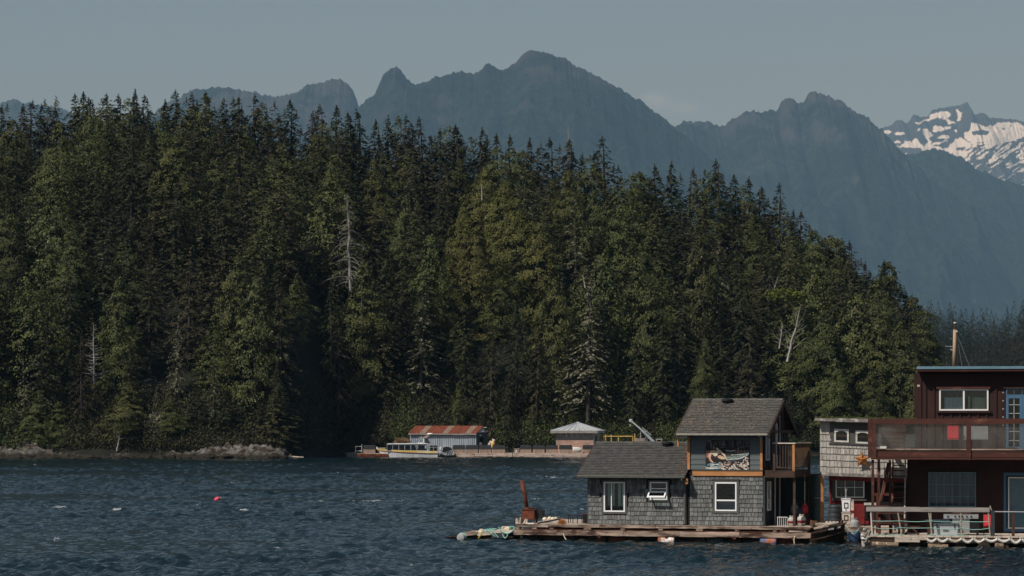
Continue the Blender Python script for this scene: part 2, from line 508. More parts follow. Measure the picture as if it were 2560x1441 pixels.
mountain('mountain', 'tall dark mountain with a horn shaped outcrop on its shoulder', 9200,
         [(860, 340), (895, 275), (915, 246), (937, 238), (948, 205), (957, 186), (968, 176), (977, 167), (990, 166), (1002, 174), (1012, 184), (1018, 198), (1035, 214), (1046, 216), (1070, 205), (1092, 192), (1130, 185),
          (1180, 182), (1198, 181), (1214, 166), (1225, 161), (1238, 165), (1254, 179), (1270, 170), (1290, 156), (1302, 140), (1315, 128), (1332, 125), (1350, 129), (1375, 135), (1402, 144), (1430, 160),
          (1470, 180), (1520, 206), (1560, 228), (1600, 252), (1650, 288), (1700, 328), (1750, 372), (1800, 420), (1900, 500), (2050, 600), (2200, 700)], M_fm, seed=3)
mountain('mountain', 'craggy mountain with a knobbly rock summit', 10300,
         [(1500, 420), (1640, 345), (1690, 314), (1712, 303), (1745, 303), (1775, 309), (1800, 320), (1830, 302), (1860, 287), (1884, 279), (1905, 281), (1925, 278), (1942, 281), (1950, 258), (1964, 244), (1982, 247), (1996, 256),
          (2010, 254), (2016, 240), (2030, 230), (2052, 231), (2068, 240), (2084, 252), (2092, 247), (2105, 249), (2116, 264), (2130, 274), (2160, 288), (2200, 322), (2250, 378), (2330, 450), (2500, 560), (2800, 700)], M_fm2, seed=4, tooth=2.4)
mountain('mountain', 'jagged grey peak streaked with snow fields', 15500,
         [(2000, 420), (2150, 350), (2200, 325), (2240, 305), (2253, 299), (2266, 308), (2276, 300), (2285, 286), (2300, 292), (2320, 291), (2330, 276), (2360, 269), (2393, 264), (2408, 261), (2417, 256), (2427, 272), (2433, 290),
          (2450, 283), (2464, 285), (2474, 297), (2500, 296), (2530, 298), (2550, 304), (2600, 312), (2750, 350), (3000, 420)], M_sn, depth_k=1.5, seed=5, tooth=1.2, rough=0.7, step=1.4, nr=300, snow=snow_fields)
mountain('mountain', 'broad forested shoulder sloping down below the snowy peak', 11200,
         [(1300, 760), (1500, 690), (1700, 600), (1900, 520), (2050, 465), (2150, 425), (2220, 398), (2262, 388), (2290, 384), (2330, 376), (2368, 378), (2400, 394), (2450, 428), (2500, 446), (2560, 464), (2700, 520), (3000, 640)], M_fm, seed=6, rough=0.8)
# ---------------------------------------------------------------- forested hill
M_soil = mat('forest_floor', (0.008, 0.010, 0.006), (0.02, 0.02, 0.012), 0.8, 0.95)
M_rock = mat('shore_rock', (0.016, 0.014, 0.012), (0.21, 0.195, 0.178), 1.7, 0.85, (1, 1, 1.6), 8, bump=0.12, bscale=2.2,
             c3=(0.03, 0.02, 0.012), scale3=0.5, amt3=0.5, w3=0.06)
CREST = [(-400, 300), (0, 268), (200, 262), (350, 262), (520, 262), (640, 270), (730, 290), (900, 305), (1000, 318), (1060, 328), (1130, 345), (1250, 372), (1330, 380),
         (1430, 385), (1520, 400), (1600, 448), (1700, 450), (1800, 450), (1870, 480), (1940, 510), (2000, 565), (2080, 618), (2140, 650), (2200, 695), (2260, 765), (2300, 840),
         (2330, 930), (2400, 1010), (2600, 1040)]
def crest_py(px): return np.interp(px, [c[0] for c in CREST], [c[1] for c in CREST])
SHORE_Y = lambda x: 396+np.clip((x+31)/6, 0, 1)*24+1.5*fbm(x/7, x*0+2, 3)      # the bank steps back behind the docks
YC = 486.0                                                                  # line of the crest
def ground(x, y):
    x = np.asarray(x, float); y = np.asarray(y, float)
    px = 1280+x*F/YC
    top = CH+(HY-crest_py(px))/F*YC - 16.5
    top = np.maximum(top, 1.5)
    s = SHORE_Y(x)
    t = np.clip((y-s)/(YC-s), 0, 1.35)
    bank = 1.4*np.clip((y-s)/5.0, 0, 1)**0.6
    up = np.clip(np.sin(np.clip(t, 0, 1)*PI/2), 0, 1)**0.92
    z = bank+(top-1.4)*up
    z = np.where(t > 1, z-(t-1)*60, z)
    z = z+0.5*fbm(x/6, y/6, 3)
    return np.where(y < s, -1.0+(y-s)*0.5, z)
def tide(m):
    "dark wet band of weed just over the water"
    nt = m.node_tree; N, L = nt.nodes, nt.links; b = N['Principled BSDF']
    src = b.inputs['Base Color'].links[0].from_socket
    tc = N.new('ShaderNodeTexCoord'); sp = N.new('ShaderNodeSeparateXYZ'); L.new(tc.outputs['Object'], sp.inputs[0])
    no = N.new('ShaderNodeTexNoise'); no.inputs['Scale'].default_value = 0.8; no.inputs['Detail'].default_value = 5; L.new(tc.outputs['Object'], no.inputs['Vector'])
    ad = N.new('ShaderNodeMath'); ad.operation = 'MULTIPLY_ADD'; ad.inputs[1].default_value = -1.1; L.new(no.outputs['Fac'], ad.inputs[0]); L.new(sp.outputs[2], ad.inputs[2])
    mr = N.new('ShaderNodeMapRange'); mr.inputs['From Min'].default_value = -0.1; mr.inputs['From Max'].default_value = 0.35; L.new(ad.outputs[0], mr.inputs['Value'])
    mx = N.new('ShaderNodeMix'); mx.data_type = 'RGBA'; L.new(mr.outputs[0], mx.inputs['Factor']); mx.inputs[6].default_value = (0.022, 0.017, 0.010, 1); L.new(src, mx.inputs[7])
    L.new(mx.outputs[2], b.inputs['Base Color'])
tide(M_rock)
def make_hill():
    xs = np.arange(-130, 110, 1.5); ys = np.arange(388, 560, 2.0)
    X, Y = np.meshgrid(xs, ys)
    Z = np.clip(ground(X, Y), -3, 80)
    me = np_mesh('hillside', np.stack([X, Y, Z], -1).reshape(-1, 3), grid_faces(len(ys), len(xs)), M_soil, smooth=True)
    tag(link('hillside', me), 'steep dark ground of the forested hill', kind='structure')
    # bare rock band along the water
    xs = np.arange(-130, 60, 0.22); ts = np.linspace(0, 1, 46)
    X = np.repeat(xs[None, :], len(ts), 0)
    s = SHORE_Y(xs)
    hgt = 0.35+1.15*np.clip(fbm(xs/6.5, xs*0+9, 4)+0.40, 0, 1.2)
    hgt = hgt+0.75*np.exp(-((xs+39)/5)**2)+0.6*np.exp(-((xs+66)/2.6)**2)
    hgt = hgt*np.where(xs > -28, 0.5, 1.0)
    Y = s[None, :]-2.4+ts[:, None]*8.5
    Z = hgt[None, :]*1.9*np.clip(ts[:, None]*1.5, 0, 1)**0.75-0.35
    X2 = X+Y*0.35
    crag = np.abs(fbm(X2/1.6, Y/1.2, 5))
    Z = Z+(0.5-crag*2.6)*0.75*np.clip(ts[:, None]*4, 0, 1)
    Z = Z+0.22*fbm(X/0.55, Y/0.5, 3)
    # layered ledges
    Z = np.where(ts[:, None] > 0.03, np.round(Z/0.28)*0.28*0.5+Z*0.5, Z)
    Z[0, :] = -0.8
    me = np_mesh('rocky_shore', np.stack([X, Y, Z], -1).reshape(-1, 3), grid_faces(len(ts), len(xs)), M_rock)
    tag(link('rocky_shore', me), 'grey and brown ledges of rock along the waterline', kind='structure')
make_hill()
def boulders():
    rg_ = random.Random(21); mb = MB()
    for k in range(230):
        x = rg_.uniform(-86, -29); s = float(SHORE_Y(x)); r = rg_.uniform(0.15, 0.75)*rg_.random()**0.5+0.1
        mb.blob((x, s-1.9+rg_.uniform(-0.8, 3.5), r*0.2), r*rg_.uniform(1, 1.9), r, r*rg_.uniform(0.5, 0.9), 0.28, k, 8, 5)
    tag(mb.build('shore_boulders', M_rock), 'broken boulders strewn along the waterline', kind='stuff')
boulders()

# ---------------------------------------------------------------- trees
def leaf_mat(name, c1, c2, val=0.22, hue=0.02, tr=0.12):
    m, nt, b = new_mat(name)
    N, L = nt.nodes, nt.links
    b.inputs['Roughness'].default_value = 0.7; b.inputs['Specular IOR Level'].default_value = 0.25
    tc = N.new('ShaderNodeTexCoord'); oi = N.new('ShaderNodeObjectInfo')
    no = N.new('ShaderNodeTexNoise'); no.inputs['Scale'].default_value = 0.55; no.inputs['Detail'].default_value = 3
    L.new(tc.outputs['Object'], no.inputs['Vector'])
    geo = N.new('ShaderNodeNewGeometry')
    mx = N.new('ShaderNodeMath'); mx.operation = 'MULTIPLY_ADD'; mx.inputs[1].default_value = 0.5
    L.new(geo.outputs['Random Per Island'], mx.inputs[0])
    s = N.new('ShaderNodeMath'); s.operation = 'MULTIPLY'; s.inputs[1].default_value = 0.6
    L.new(no.outputs['Fac'], s.inputs[0]); L.new(s.outputs[0], mx.inputs[2])
    rp = N.new('ShaderNodeValToRGB'); rp.color_ramp.elements[0].position = 0.25; rp.color_ramp.elements[1].position = 0.8
    rp.color_ramp.elements[0].color = (*c1, 1); rp.color_ramp.elements[1].color = (*c2, 1)
    L.new(mx.outputs[0], rp.inputs[0])
    hs = N.new('ShaderNodeHueSaturation')
    mr = N.new('ShaderNodeMapRange'); mr.inputs['To Min'].default_value = 1-val; mr.inputs['To Max'].default_value = 1+val
    L.new(oi.outputs['Random'], mr.inputs['Value']); L.new(mr.outputs[0], hs.inputs['Value'])
    m2 = N.new('ShaderNodeMath'); m2.operation = 'MULTIPLY'; m2.inputs[1].default_value = 13.7
    fr = N.new('ShaderNodeMath'); fr.operation = 'FRACT'; L.new(oi.outputs['Random'], m2.inputs[0]); L.new(m2.outputs[0], fr.inputs[0])
    mh_ = N.new('ShaderNodeMapRange'); mh_.inputs['To Min'].default_value = 0.5-hue; mh_.inputs['To Max'].default_value = 0.5+hue
    L.new(fr.outputs[0], mh_.inputs['Value']); L.new(mh_.outputs[0], hs.inputs['Hue'])
    L.new(rp.outputs[0], hs.inputs['Color']); L.new(hs.outputs[0], b.inputs['Base Color'])
    return m
ML_dark = leaf_mat('spruce_needles', (0.009, 0.012, 0.005), (0.054, 0.062, 0.022), 0.3, 0.02)
ML_cedar = leaf_mat('cedar_sprays', (0.014, 0.018, 0.006), (0.100, 0.110, 0.030), 0.25, 0.02)
ML_gold = leaf_mat('gold_cedar_sprays', (0.024, 0.027, 0.008), (0.148, 0.146, 0.034), 0.1, 0.01)
ML_brown = leaf_mat('hemlock_needles', (0.012, 0.011, 0.006), (0.070, 0.062, 0.026), 0.3, 0.02)
ML_lichen = leaf_mat('lichen_beards', (0.07, 0.07, 0.045), (0.25, 0.235, 0.165), 0.1, 0.01)
M_bark = mat('bark', (0.022, 0.018, 0.015), (0.075, 0.065, 0.056), 2.0, 0.9, (1, 1, 0.3))
M_grey_wood = mat('bare_grey_wood', (0.2, 0.19, 0.175), (0.42, 0.40, 0.37), 2.0, 0.8, (1, 1, 0.3))
M_white_wood = mat('bleached_wood', (0.26, 0.24, 0.215), (0.46, 0.42, 0.375), 2.0, 0.8, (1, 1, 0.3))

def sprays(C, D, U, ln, wd, rs):
    "leaf sprays: pointed 4-corner faces; C centres, D direction, U side"
    n = len(C)
    l = ln*rs.uniform(0.6, 1.35, (n, 1)); w = wd*rs.uniform(0.6, 1.4, (n, 1))
    a = C-D*l*0.5; b_ = C+U*w*0.5; c = C+D*l*0.5; d = C-U*w*0.5
    V = np.stack([a, b_, c, d], 1).reshape(-1, 3)
    Fq = np.arange(4*n).reshape(n, 4)
    return V, Fq
def unit(a): return a/np.maximum(np.linalg.norm(a, axis=1, keepdims=True), 1e-6)

def crown_mesh(name, seed, H, R, style, m, dens=1.0, lich=0.0):
    rs = np.random.RandomState(seed)
    C = []; D = []; U = []
    z = 0.10*H if style != 'cedar' else 0.05*H
    lean = rs.uniform(-0.02, 0.02, 2)
    while z < H*0.995:
        t = z/H
        if style == 'spire': L0 = R*min(1, (1-t)*1.25+0.015)**0.8*(0.85+0.3*vnoise(z*0.9+seed*5, 3.3))
        elif style == 'cedar': L0 = R*min(1, (1-t)*2.1+0.02)**0.72*(0.72+0.28*math.sin(min(t*3, 1.6)))
        else: L0 = R*(1-t)**0.62*(0.8 if t > 0.8 else 1)
        L0 *= 0.85+0.3*vnoise(z*0.5+seed, seed*1.7)
        nb = int((5 if style != 'cedar' else 8)*dens*(1.0 if t < 0.9 else 0.7))+1
        for _ in range(nb):
            az = rs.uniform(0, 2*PI)
            L = L0*rs.uniform(0.7, 1.15)*(0.52+0.85*vnoise(math.cos(az)*1.6+seed*3+z*0.28, math.sin(az)*1.6+z*0.42+20))
            if rs.rand() < 0.06: L *= 0.35
            up = {'spire': 0.12, 'cedar': 0.25, 'broad': 0.16}[style]+0.9*max(0, t-0.9)*4
            dr = {'spire': 0.42, 'cedar': 0.5, 'broad': 0.38}[style]*(1.0 if t < 0.9 else 0.3)
            n = max(2, int(L/0.30*(3.9 if style == 'cedar' else 2.6)*dens)+1)
            s = rs.uniform(0.18 if style != 'cedar' else 0.45, 1.0, n)**0.6
            rad = s*L
            wob = rs.normal(0, 0.16 if style != 'cedar' else 0.3, n)*(0.4+rad*0.3)
            ca, sa = math.cos(az), math.sin(az)
            x = rad*ca-wob*sa+lean[0]*z; y = rad*sa+wob*ca+lean[1]*z
            zz = z+up*rad-dr*s*s*L+rs.normal(0, 0.07 if style != 'cedar' else 0.2, n)
            C.append(np.stack([x, y, zz], 1))
            o = np.tile([ca, sa, 0.0], (n, 1)); side = np.tile([-sa, ca, 0.0], (n, 1))
            q = rs.uniform(-1, 1, (n, 1))
            if style == 'cedar':
                d = unit(o*0.5+side*q*0.6+np.array([0, 0, -0.75])+rs.normal(0, 0.3, (n, 3)))
                u = unit(np.cross(d, o+rs.normal(0, 0.5, (n, 3))+np.array([0, 0, 0.4])))
            else:
                d = unit(o*0.7+side*q+np.array([0, 0, -0.35])+rs.normal(0, 0.2, (n, 3)))
                u = unit(np.cross(d, np.array([0, 0, 1.0])+o*0.5+rs.normal(0, 0.45, (n, 3))))
            D.append(d); U.append(u)
        z += rs.uniform(0.22, 0.5)*(1.0 if t < 0.92 else 0.6)
    # leader
    n = 14
    zz = np.linspace(H*0.94, H*1.015, n)
    C.append(np.stack([lean[0]*zz, lean[1]*zz, zz], 1)+rs.normal(0, 0.05, (n, 3)))
    D.append(unit(np.array([0, 0, 1.0])+rs.normal(0, 0.5, (n, 3)))); U.append(unit(rs.normal(0, 1, (n, 3))))
    C = np.vstack(C); D = np.vstack(D); U = np.vstack(U)
    ln, wd = {'spire': (0.52, 0.17), 'cedar': (0.38, 0.17), 'broad': (0.5, 0.18)}[style]
    V, Fq = sprays(C, D, U, ln, wd, rs)
    if lich:
        mi = (rs.rand(len(Fq)) < lich*(0.4+1.2*vnoise(C[:, 2]*0.6, C[:, 0]*0.6))).astype(int)
        return np_mesh(name, V, Fq, [m, ML_lichen], midx=mi)
    return np_mesh(name, V, Fq, m)

def trunk_mesh(name, H, r, m, seed=0, bend=0.0, top=0.06):
    rg = random.Random(seed); mb = MB(); n = 7; pts = []
    for k in range(8):
        t = k/7
        pts.append((bend*math.sin(t*3)+rg.uniform(-.05, .05)*bend*4, rg.uniform(-.04, .04), H*t, r*(1-t)**0.8+r*top))
    for a, b_ in zip(pts[:-1], pts[1:]):
        mb.cyl(a[:3], b_[:3], a[3], b_[3], n, cap=False)
    return mb.mesh(name, m, smooth=True)

KINDS = []   # (crown mesh, trunk mesh, height, style)
def mk(style, m, H, R, seed, dens=1.0, lich=0.0):
    KINDS.append((crown_mesh('crown', seed, H, R, style, m, dens, lich), trunk_mesh('trunk', H*0.97, 0.012*H+0.08, M_bark, seed), H, style))
    return len(KINDS)-1
K_sp = [mk('spire', ML_dark, 22, 4.6, 11), mk('spire', ML_dark, 20, 4.0, 12), mk('spire', ML_brown, 22, 4.8, 13, 0.9), mk('spire', ML_dark, 19, 3.7, 14), mk('spire', ML_brown, 21, 4.4, 15, 0.8)]
K_br = [mk('broad', ML_dark, 22, 4.2, 21), mk('broad', ML_brown, 21, 4.4, 22, 0.95, 0.03), mk('broad', ML_dark, 20, 4.0, 23, 1.0, 0.02)]
K_ce = [mk('cedar', ML_cedar, 19, 4.0, 31), mk('cedar', ML_cedar, 21, 4.4, 32), mk('cedar', ML_gold, 20, 5.0, 33), mk('cedar', ML_cedar, 16, 3.5, 34, 1.0, 0.02)]
K_li = [mk('broad', ML_brown, 20, 4.2, 41, 0.8, 0.6), mk('broad', ML_dark, 18, 3.8, 42, 0.75, 0.33), mk('spire', ML_brown, 19, 3.0, 43, 0.55, 0.8)]

TREES = []
def put_tree(kind, x, y, z, h, wide=1.0, label=None, group=None, rz=0.0, name='conifer_tree'):
    cm, tm, H, st = KINDS[kind]
    s = h/H
    root = thing(name, label, 'tree', (x, y, z), rz, group)
    root.scale = (s*wide, s*wide, s)
    root.rotation_euler = (0.03*math.sin(x*5.1+y), 0.03*math.sin(x*3.3-y*2), rz)
    link('trunk', tm, root); link('crown', cm, root)
    TREES.append((x, y)); return root

def at_ground(px, Y):
    x = (px-1280)*Y/F
    return x, Y, float(ground(x, Y))
def tree_top(kind, px, py, Y, wide=1.0, label=None, group=None, seed=0, name='conifer_tree'):
    "a tree whose tip shows at (px, py) standing on the hill at distance Y"
    x, y, z = at_ground(px, Y)
    top = CH+(HY-py)/F*Y
    return put_tree(kind, x, y, z-0.3, max(6, top-z+0.3), wide, label, group, seed*1.7, name)

G_HILL = 'conifers crowding the hill'
LBL = {'spire': 'dark green conifer with a narrow pointed crown among the hill trees',
       'broad': 'dark olive conifer with spreading drooping boughs among the hill trees',
       'cedar': 'mid green cedar with a dense rounded crown among the hill trees'}
# skyline trees: (px, tip py, Y, kind, width)
SKY = [(8, 268, 484, 'b'), (45, 262, 486, 's'), (75, 255, 485, 'b'), (95, 262, 480, 's'), (120, 270, 484, 's'), (148, 275, 486, 's'), (183, 238, 486, 's'), (203, 232, 484, 's'), (235, 248, 486, 'b'), (262, 237, 486, 's'),
       (300, 240, 485, 's'), (335, 246, 486, 's'), (350, 228, 486, 's'), (365, 240, 484, 's'), (402, 252, 488, 's'), (439, 229, 486, 's'), (468, 262, 484, 'b'), (489, 236, 486, 's'), (514, 232, 485, 's'), (530, 238, 487, 'b'), (556, 246, 486, 's'),
       (588, 248, 486, 's'), (610, 246, 488, 's'), (643, 240, 486, 's'), (672, 282, 486, 'b'), (700, 290, 484, 'b'), (725, 253, 486, 's'), (783, 280, 486, 's'), (809, 267, 488, 's'), (838, 268, 486, 's'), (880, 284, 486, 's'),
       (905, 280, 484, 'b'), (949, 302, 486, 's'), (976, 312, 488, 's'), (1002, 290, 486, 's'), (1026, 310, 487, 's'), (1060, 296, 486, 's'), (1108, 326, 486, 's'), (1134, 315, 486, 's'), (1150, 318, 484, 'b'), (1198, 322, 486, 's'), (1222, 352, 485, 'b'),
       (1250, 338, 486, 's'), (1276, 342, 487, 's'), (1300, 380, 484, 'c'), (1328, 350, 486, 's'), (1350, 372, 486, 'b'), (1386, 348, 486, 's'), (1436, 352, 484, 's'), (1465, 395, 486, 'b'), (1490, 384, 486, 'b'), (1516, 346, 480, 's'), (1586, 434, 484, 'c'),
       (1612, 448, 486, 'c'), (1647, 416, 484, 's'), (1684, 408, 480, 's'), (1724, 424, 484, 's'), (1765, 446, 484, 's'), (1797, 402, 478, 's'), (1836, 440, 484, 's'), (1868, 446, 482, 's'), (1897, 470, 484, 's'), (1944, 462, 478, 's'), (1975, 528, 480, 's'), (1998, 530, 480, 's'),
       (2030, 580, 478, 'c'), (2058, 598, 478, 'c'), (2084, 598, 476, 'c'), (2100, 600, 480, 'c'), (2135, 606, 476, 's'), (2165, 660, 474, 'b'), (2200, 655, 472, 's'), (2228, 660, 474, 'c'), (2250, 720, 470, 'b'), (2278, 745, 468, 'c'), (2310, 800, 464, 'c')]
rg = random.Random(5)
WIDE_SP = {1516: 1.35, 1060: 1.1, 1797: 1.15, 1684: 1.2, 725: 1.15, 350: 1.0, 2135: 1.1}
for k, (px, py, Y, kd) in enumerate(SKY):
    kk = {'s': rg.choice(K_sp), 'b': rg.choice(K_br+K_sp[2:3]), 'c': rg.choice(K_ce[:2])}[kd]
    tree_top(kk, px, py, Y+rg.uniform(-2, 2), WIDE_SP.get(px, rg.uniform(1.0, 1.3))*1.12, 'dark conifer whose pointed tip stands against the sky on the crest of the hill' if kd == 's' else LBL[KINDS[kk][3]],
             'conifers along the crest of the hill' if kd == 's' else G_HILL, k)
# special trees
tree_top(K_ce[2], 1215, 425, 458, 1.15, 'broad golden green cedar with a rounded crown, brightest tree on the hill', name='cedar_tree', seed=1)
tree_top(K_ce[2], 1300, 500, 446, 1.0, 'golden green cedar just beside and below the brightest one', name='cedar_tree', seed=4)
tree_top(K_ce[2], 1150, 520, 449, 0.9, 'yellowish green cedar between the brightest cedar and the dead grey snag', name='cedar_tree', seed=6)
tree_top(K_ce[2], 1262, 462, 452, 1.05, 'golden green cedar tucked against the shoulder of the brightest cedar', name='cedar_tree', seed=14)
tree_top(K_ce[2], 1345, 560, 442, 1.0, 'olive gold cedar lowest and nearest the hip roofed hut of the golden group', name='cedar_tree', seed=15)
tree_top(K_ce[2], 1195, 590, 440, 1.0, 'olive gold cedar standing just in front of the brightest cedar', name='cedar_tree', seed=16)
tree_top(K_ce[2], 1112, 640, 437, 0.85, 'small olive gold cedar above the rusty roofed shed', name='cedar_tree', seed=17)
tree_top(K_li[0], 1470, 690, 424, 1.12, 'tall conifer hung with pale grey lichen behind the hip roofed hut', name='lichen_tree', seed=2)
tree_top(K_li[1], 1050, 730, 426, 1.2, 'greenish conifer with pale lichen boughs behind the rusty roofed shed', name='lichen_tree', seed=3)
tree_top(K_li[2], 1795, 600, 440, 0.95, 'slender conifer with sparse pale lichen branches above the grey house', name='lichen_tree', seed=5)
tree_top(K_li[2], 62, 902, 401, 0.95, 'small pale lichen covered conifer on the rocky shore', name='lichen_tree', seed=7)
tree_top(K_li[1], 1110, 425, 470, 0.7, 'conifer with patches of white lichen high on the hill', name='lichen_tree', seed=8)
tree_top(K_li[1], 535, 900, 400, 0.9, 'short conifer with pale hanging lichen leaning over the shore rocks', name='lichen_tree', seed=9)
tree_top(K_li[1], 390, 960, 399, 0.8, 'low tan and grey lichen covered conifer above the shore ledges', name='lichen_tree', seed=10)
tree_top(K_li[0], 440, 790, 404, 0.8, 'lichen flecked conifer midway along the shore', name='lichen_tree', seed=12)
# front rank seen in the photo as single crowns: (px, tip py, Y, kind, width)
FRONT = [(-40, 640, 404, 'c', 1.0), (20, 700, 405, 'b', .9), (110, 760, 401, 'b', .95), (175, 660, 408, 's', 1.0), (205, 830, 400, 's', .9), (300, 700, 405, 'c', .95), (330, 840, 400, 'b', .8), (375, 640, 410, 's', 1.0),
         (470, 620, 410, 'b', 1.0), (585, 640, 408, 'c', 1.0), (640, 700, 404, 'c', 1.05), (700, 720, 404, 'b', .9), (690, 900, 400, 'b', .8), (665, 520, 426, 'c', 1.1), (560, 545, 424, 'b', 1.0), (450, 480, 436, 'c', 1.0), (380, 500, 434, 's', 1.0),
         (270, 520, 430, 'b', 1.0), (170, 520, 432, 'c', 1.0), (70, 480, 436, 's', 1.0), (830, 700, 424, 's', .8), (845, 790, 421, 's', 1.0), (905, 660, 427, 'c', 1.1), (960, 620, 432, 's', 1.0), (1070, 590, 436, 'c', .95), (1010, 500, 446, 'c', .9), (940, 400, 462, 'c', .9),
         (1165, 760, 428, 'b', 1.0), (1145, 960, 423, 'c', .8), (1225, 820, 424, 'b', .8), (1290, 760, 426, 's', .95), (1340, 820, 424, 's', .85), (1390, 700, 428, 'c', 1.0), (1270, 900, 423, 's', .8), (1360, 560, 446, 'c', 1.0), (1510, 640, 430, 'c', 1.0),
         (1580, 850, 424, 'b', 1.1), (1620, 640, 430, 'c', 1.0), (1660, 780, 425, 'b', .9), (1700, 720, 428, 's', 1.0), (1745, 590, 438, 'c', .8), (1760, 850, 424, 'c', .8), (1850, 700, 430, 's', 1.0), (1880, 820, 425, 'b', 1.0), (1920, 640, 436, 's', 1.0),
         (1975, 930, 422, 'b', .9), (2060, 780, 424, 'c', 1.2), (2130, 740, 428, 'c', 1.15), (2195, 800, 426, 'c', 1.1), (2250, 830, 426, 'c', 1.1), (2100, 900, 420, 'c', 1.0), (2180, 930, 421, 'c', 1.0), (2290, 900, 424, 'c', 1.0), (2340, 940, 424, 'b', .9),
         (1480, 480, 452, 'c', 1.0), (1420, 430, 462, 'c', 1.0), (1560, 520, 446, 'c', 1.1), (1640, 520, 448, 'b', 1.0), (560, 400, 454, 's', 1.0), (650, 430, 450, 'b', 1.0), (300, 400, 456, 's', 1.0), (150, 400, 458, 'b', 1.0), (40, 380, 460, 's', 1.0), (800, 440, 452, 's', 1.0),
         (880, 430, 460, 's', .9), (1700, 500, 456, 's', 1.0), (1840, 560, 450, 's', 1.0), (2000, 640, 446, 's', 1.0), (2090, 680, 446, 's', 1.0), (2050, 640, 452, 'c', 1.0), (450, 380, 462, 's', .9), (720, 380, 462, 's', .9), (1040, 420, 464, 's', .9), (1760, 500, 460, 's', .95)]
for k, (px, py, Y, kd, w) in enumerate(FRONT):
    kk = {'s': rg.choice(K_sp), 'b': rg.choice(K_br), 'c': rg.choice([K_ce[0], K_ce[1], K_ce[3]])}[kd]
    tree_top(kk, px, py, Y, w, LBL[KINDS[kk][3]], G_HILL, k+100)
# fill between them
LIGHT = [crown_mesh('crown', 61, 20, 4.4, 'spire', ML_dark, 0.55), crown_mesh('crown', 62, 20, 4.4, 'broad', ML_brown, 0.55), crown_mesh('crown', 63, 20, 4.2, 'cedar', ML_cedar, 0.5)]
LIGHT = [(np.array([v.co for v in me.vertices]), me.materials[0]) for me in LIGHT]
def joined_trees(name, label, spots):
    "spots: (x, y, z, h, which, wide): many small crowns in one mesh"
    Vs = []; mi = []
    for x, y, z, h, w, wd in spots:
        V, m_ = LIGHT[w]; s = h/20.0; a = x*7.7+y
        c, q = math.cos(a), math.sin(a)
        R_ = np.stack([(V[:, 0]*c-V[:, 1]*q)*s*wd+x, (V[:, 0]*q+V[:, 1]*c)*s*wd+y, V[:, 2]*s+z], 1)
        Vs.append(R_); mi.append(np.full(len(V)//4, w))
    V = np.vstack(Vs)
    me = np_mesh(name, V, np.arange(len(V)).reshape(-1, 4), [m_ for _, m_ in LIGHT], midx=np.concatenate(mi))
    return tag(link(name, me), label, kind='stuff')
KEEP = ((1235, 800, 437, 140), (1290, 600, 446, 90), (1470, 1000, 424, 75), (1050, 1000, 426, 75), (1795, 800, 440, 40), (62, 1080, 401, 45), (872, 690, 436, 45), (1995, 905, 424, 50), (235, 930, 403, 35), (535, 1080, 400, 60))
def fill_trees(n_max, n_more):
    pts = list(TREES); made = 0; tries = 0; back = []
    r2 = random.Random(8)
    while made+len(back) < n_max+n_more and tries < 16000:
        tries += 1
        Y = 399+(r2.random()**0.9)*86
        px = r2.uniform(-110, 2370); x = (px-1280)*Y/F
        s = float(SHORE_Y(x))
        if Y < s+2.5: continue
        if 755 < px < 815 and Y < 440: continue
        first = made < n_max
        dmin = (4.4 if Y < 440 else 4.9)*(1 if first else 0.72)
        if any((x-a)**2+(Y-b_)**2 < dmin*dmin for a, b_ in pts): continue
        z = float(ground(x, Y))
        h = r2.uniform(9.5, 19)
        top_allowed = CH+(HY-(crest_py(px)+r2.uniform(-6, 50)))/F*Y
        h = min(h, top_allowed-z)
        if h < 7: continue
        for (qx, qy, Yq, wq) in KEEP:
            if abs(px-qx) < wq and Y < Yq: h = min(h, CH+(HY-qy)/F*Y-z)
        if h < 5.5: continue
        if not first:
            back.append((x, Y, z-0.3, h, r2.choice((0, 1, 1, 2)), r2.uniform(1.1, 1.5))); pts.append((x, Y)); continue
        kk = r2.choice(K_sp+K_br+K_ce[:2]+K_br[:2]+[K_ce[3], K_li[1] if r2.random() < 0.3 else K_sp[0]])
        if kk in K_li: lb = 'dark conifer with flecks of pale lichen among the hill trees'
        else: lb = LBL[KINDS[kk][3]]
        put_tree(kk, x, Y, z-0.3, h, r2.uniform(1.0, 1.45), lb, G_HILL, r2.uniform(0, 6))
        pts.append((x, Y)); made += 1
    x = -93.0
    while x < 74:
        Y = 486+r2.uniform(-7, 7); px = 1280+x*F/Y; z = float(ground(x, min(Y, YC)))
        if px > 2290: break
        top = CH+(HY-(crest_py(px)-16+r2.uniform(-12, 20)))/F*Y
        if top-z > 8: back.append((x, Y, z-0.3, top-z, r2.choice((1, 1, 2)), r2.uniform(1.1, 1.6)))
        x += r2.uniform(1.0, 3.0)
    joined_trees('forest', 'smaller conifers filling the gaps between the trees of the hill', back)
    return made, len(back)
def shore_trees():
    r3 = random.Random(31); n = 0
    for px in (-20, 28, 95, 150, 190, 262, 318, 352, 428, 480, 512, 560, 602, 642, 672, 712):
        px += r3.uniform(-8, 8); Y = 397.5+r3.uniform(0, 2.0); x = (px-1280)*Y/F
        put_tree(r3.choice(K_br+K_ce[:2]+K_sp[:2]), x, Y+0.8, 0.5, r3.uniform(5.5, 10), r3.uniform(1.5, 2.1), 'low wide conifer drooping over the shore rocks', G_HILL, r3.uniform(0, 6))
shore_trees()
n_fill = fill_trees(122, 205)
print('trees', len(TREES), 'fill', n_fill)

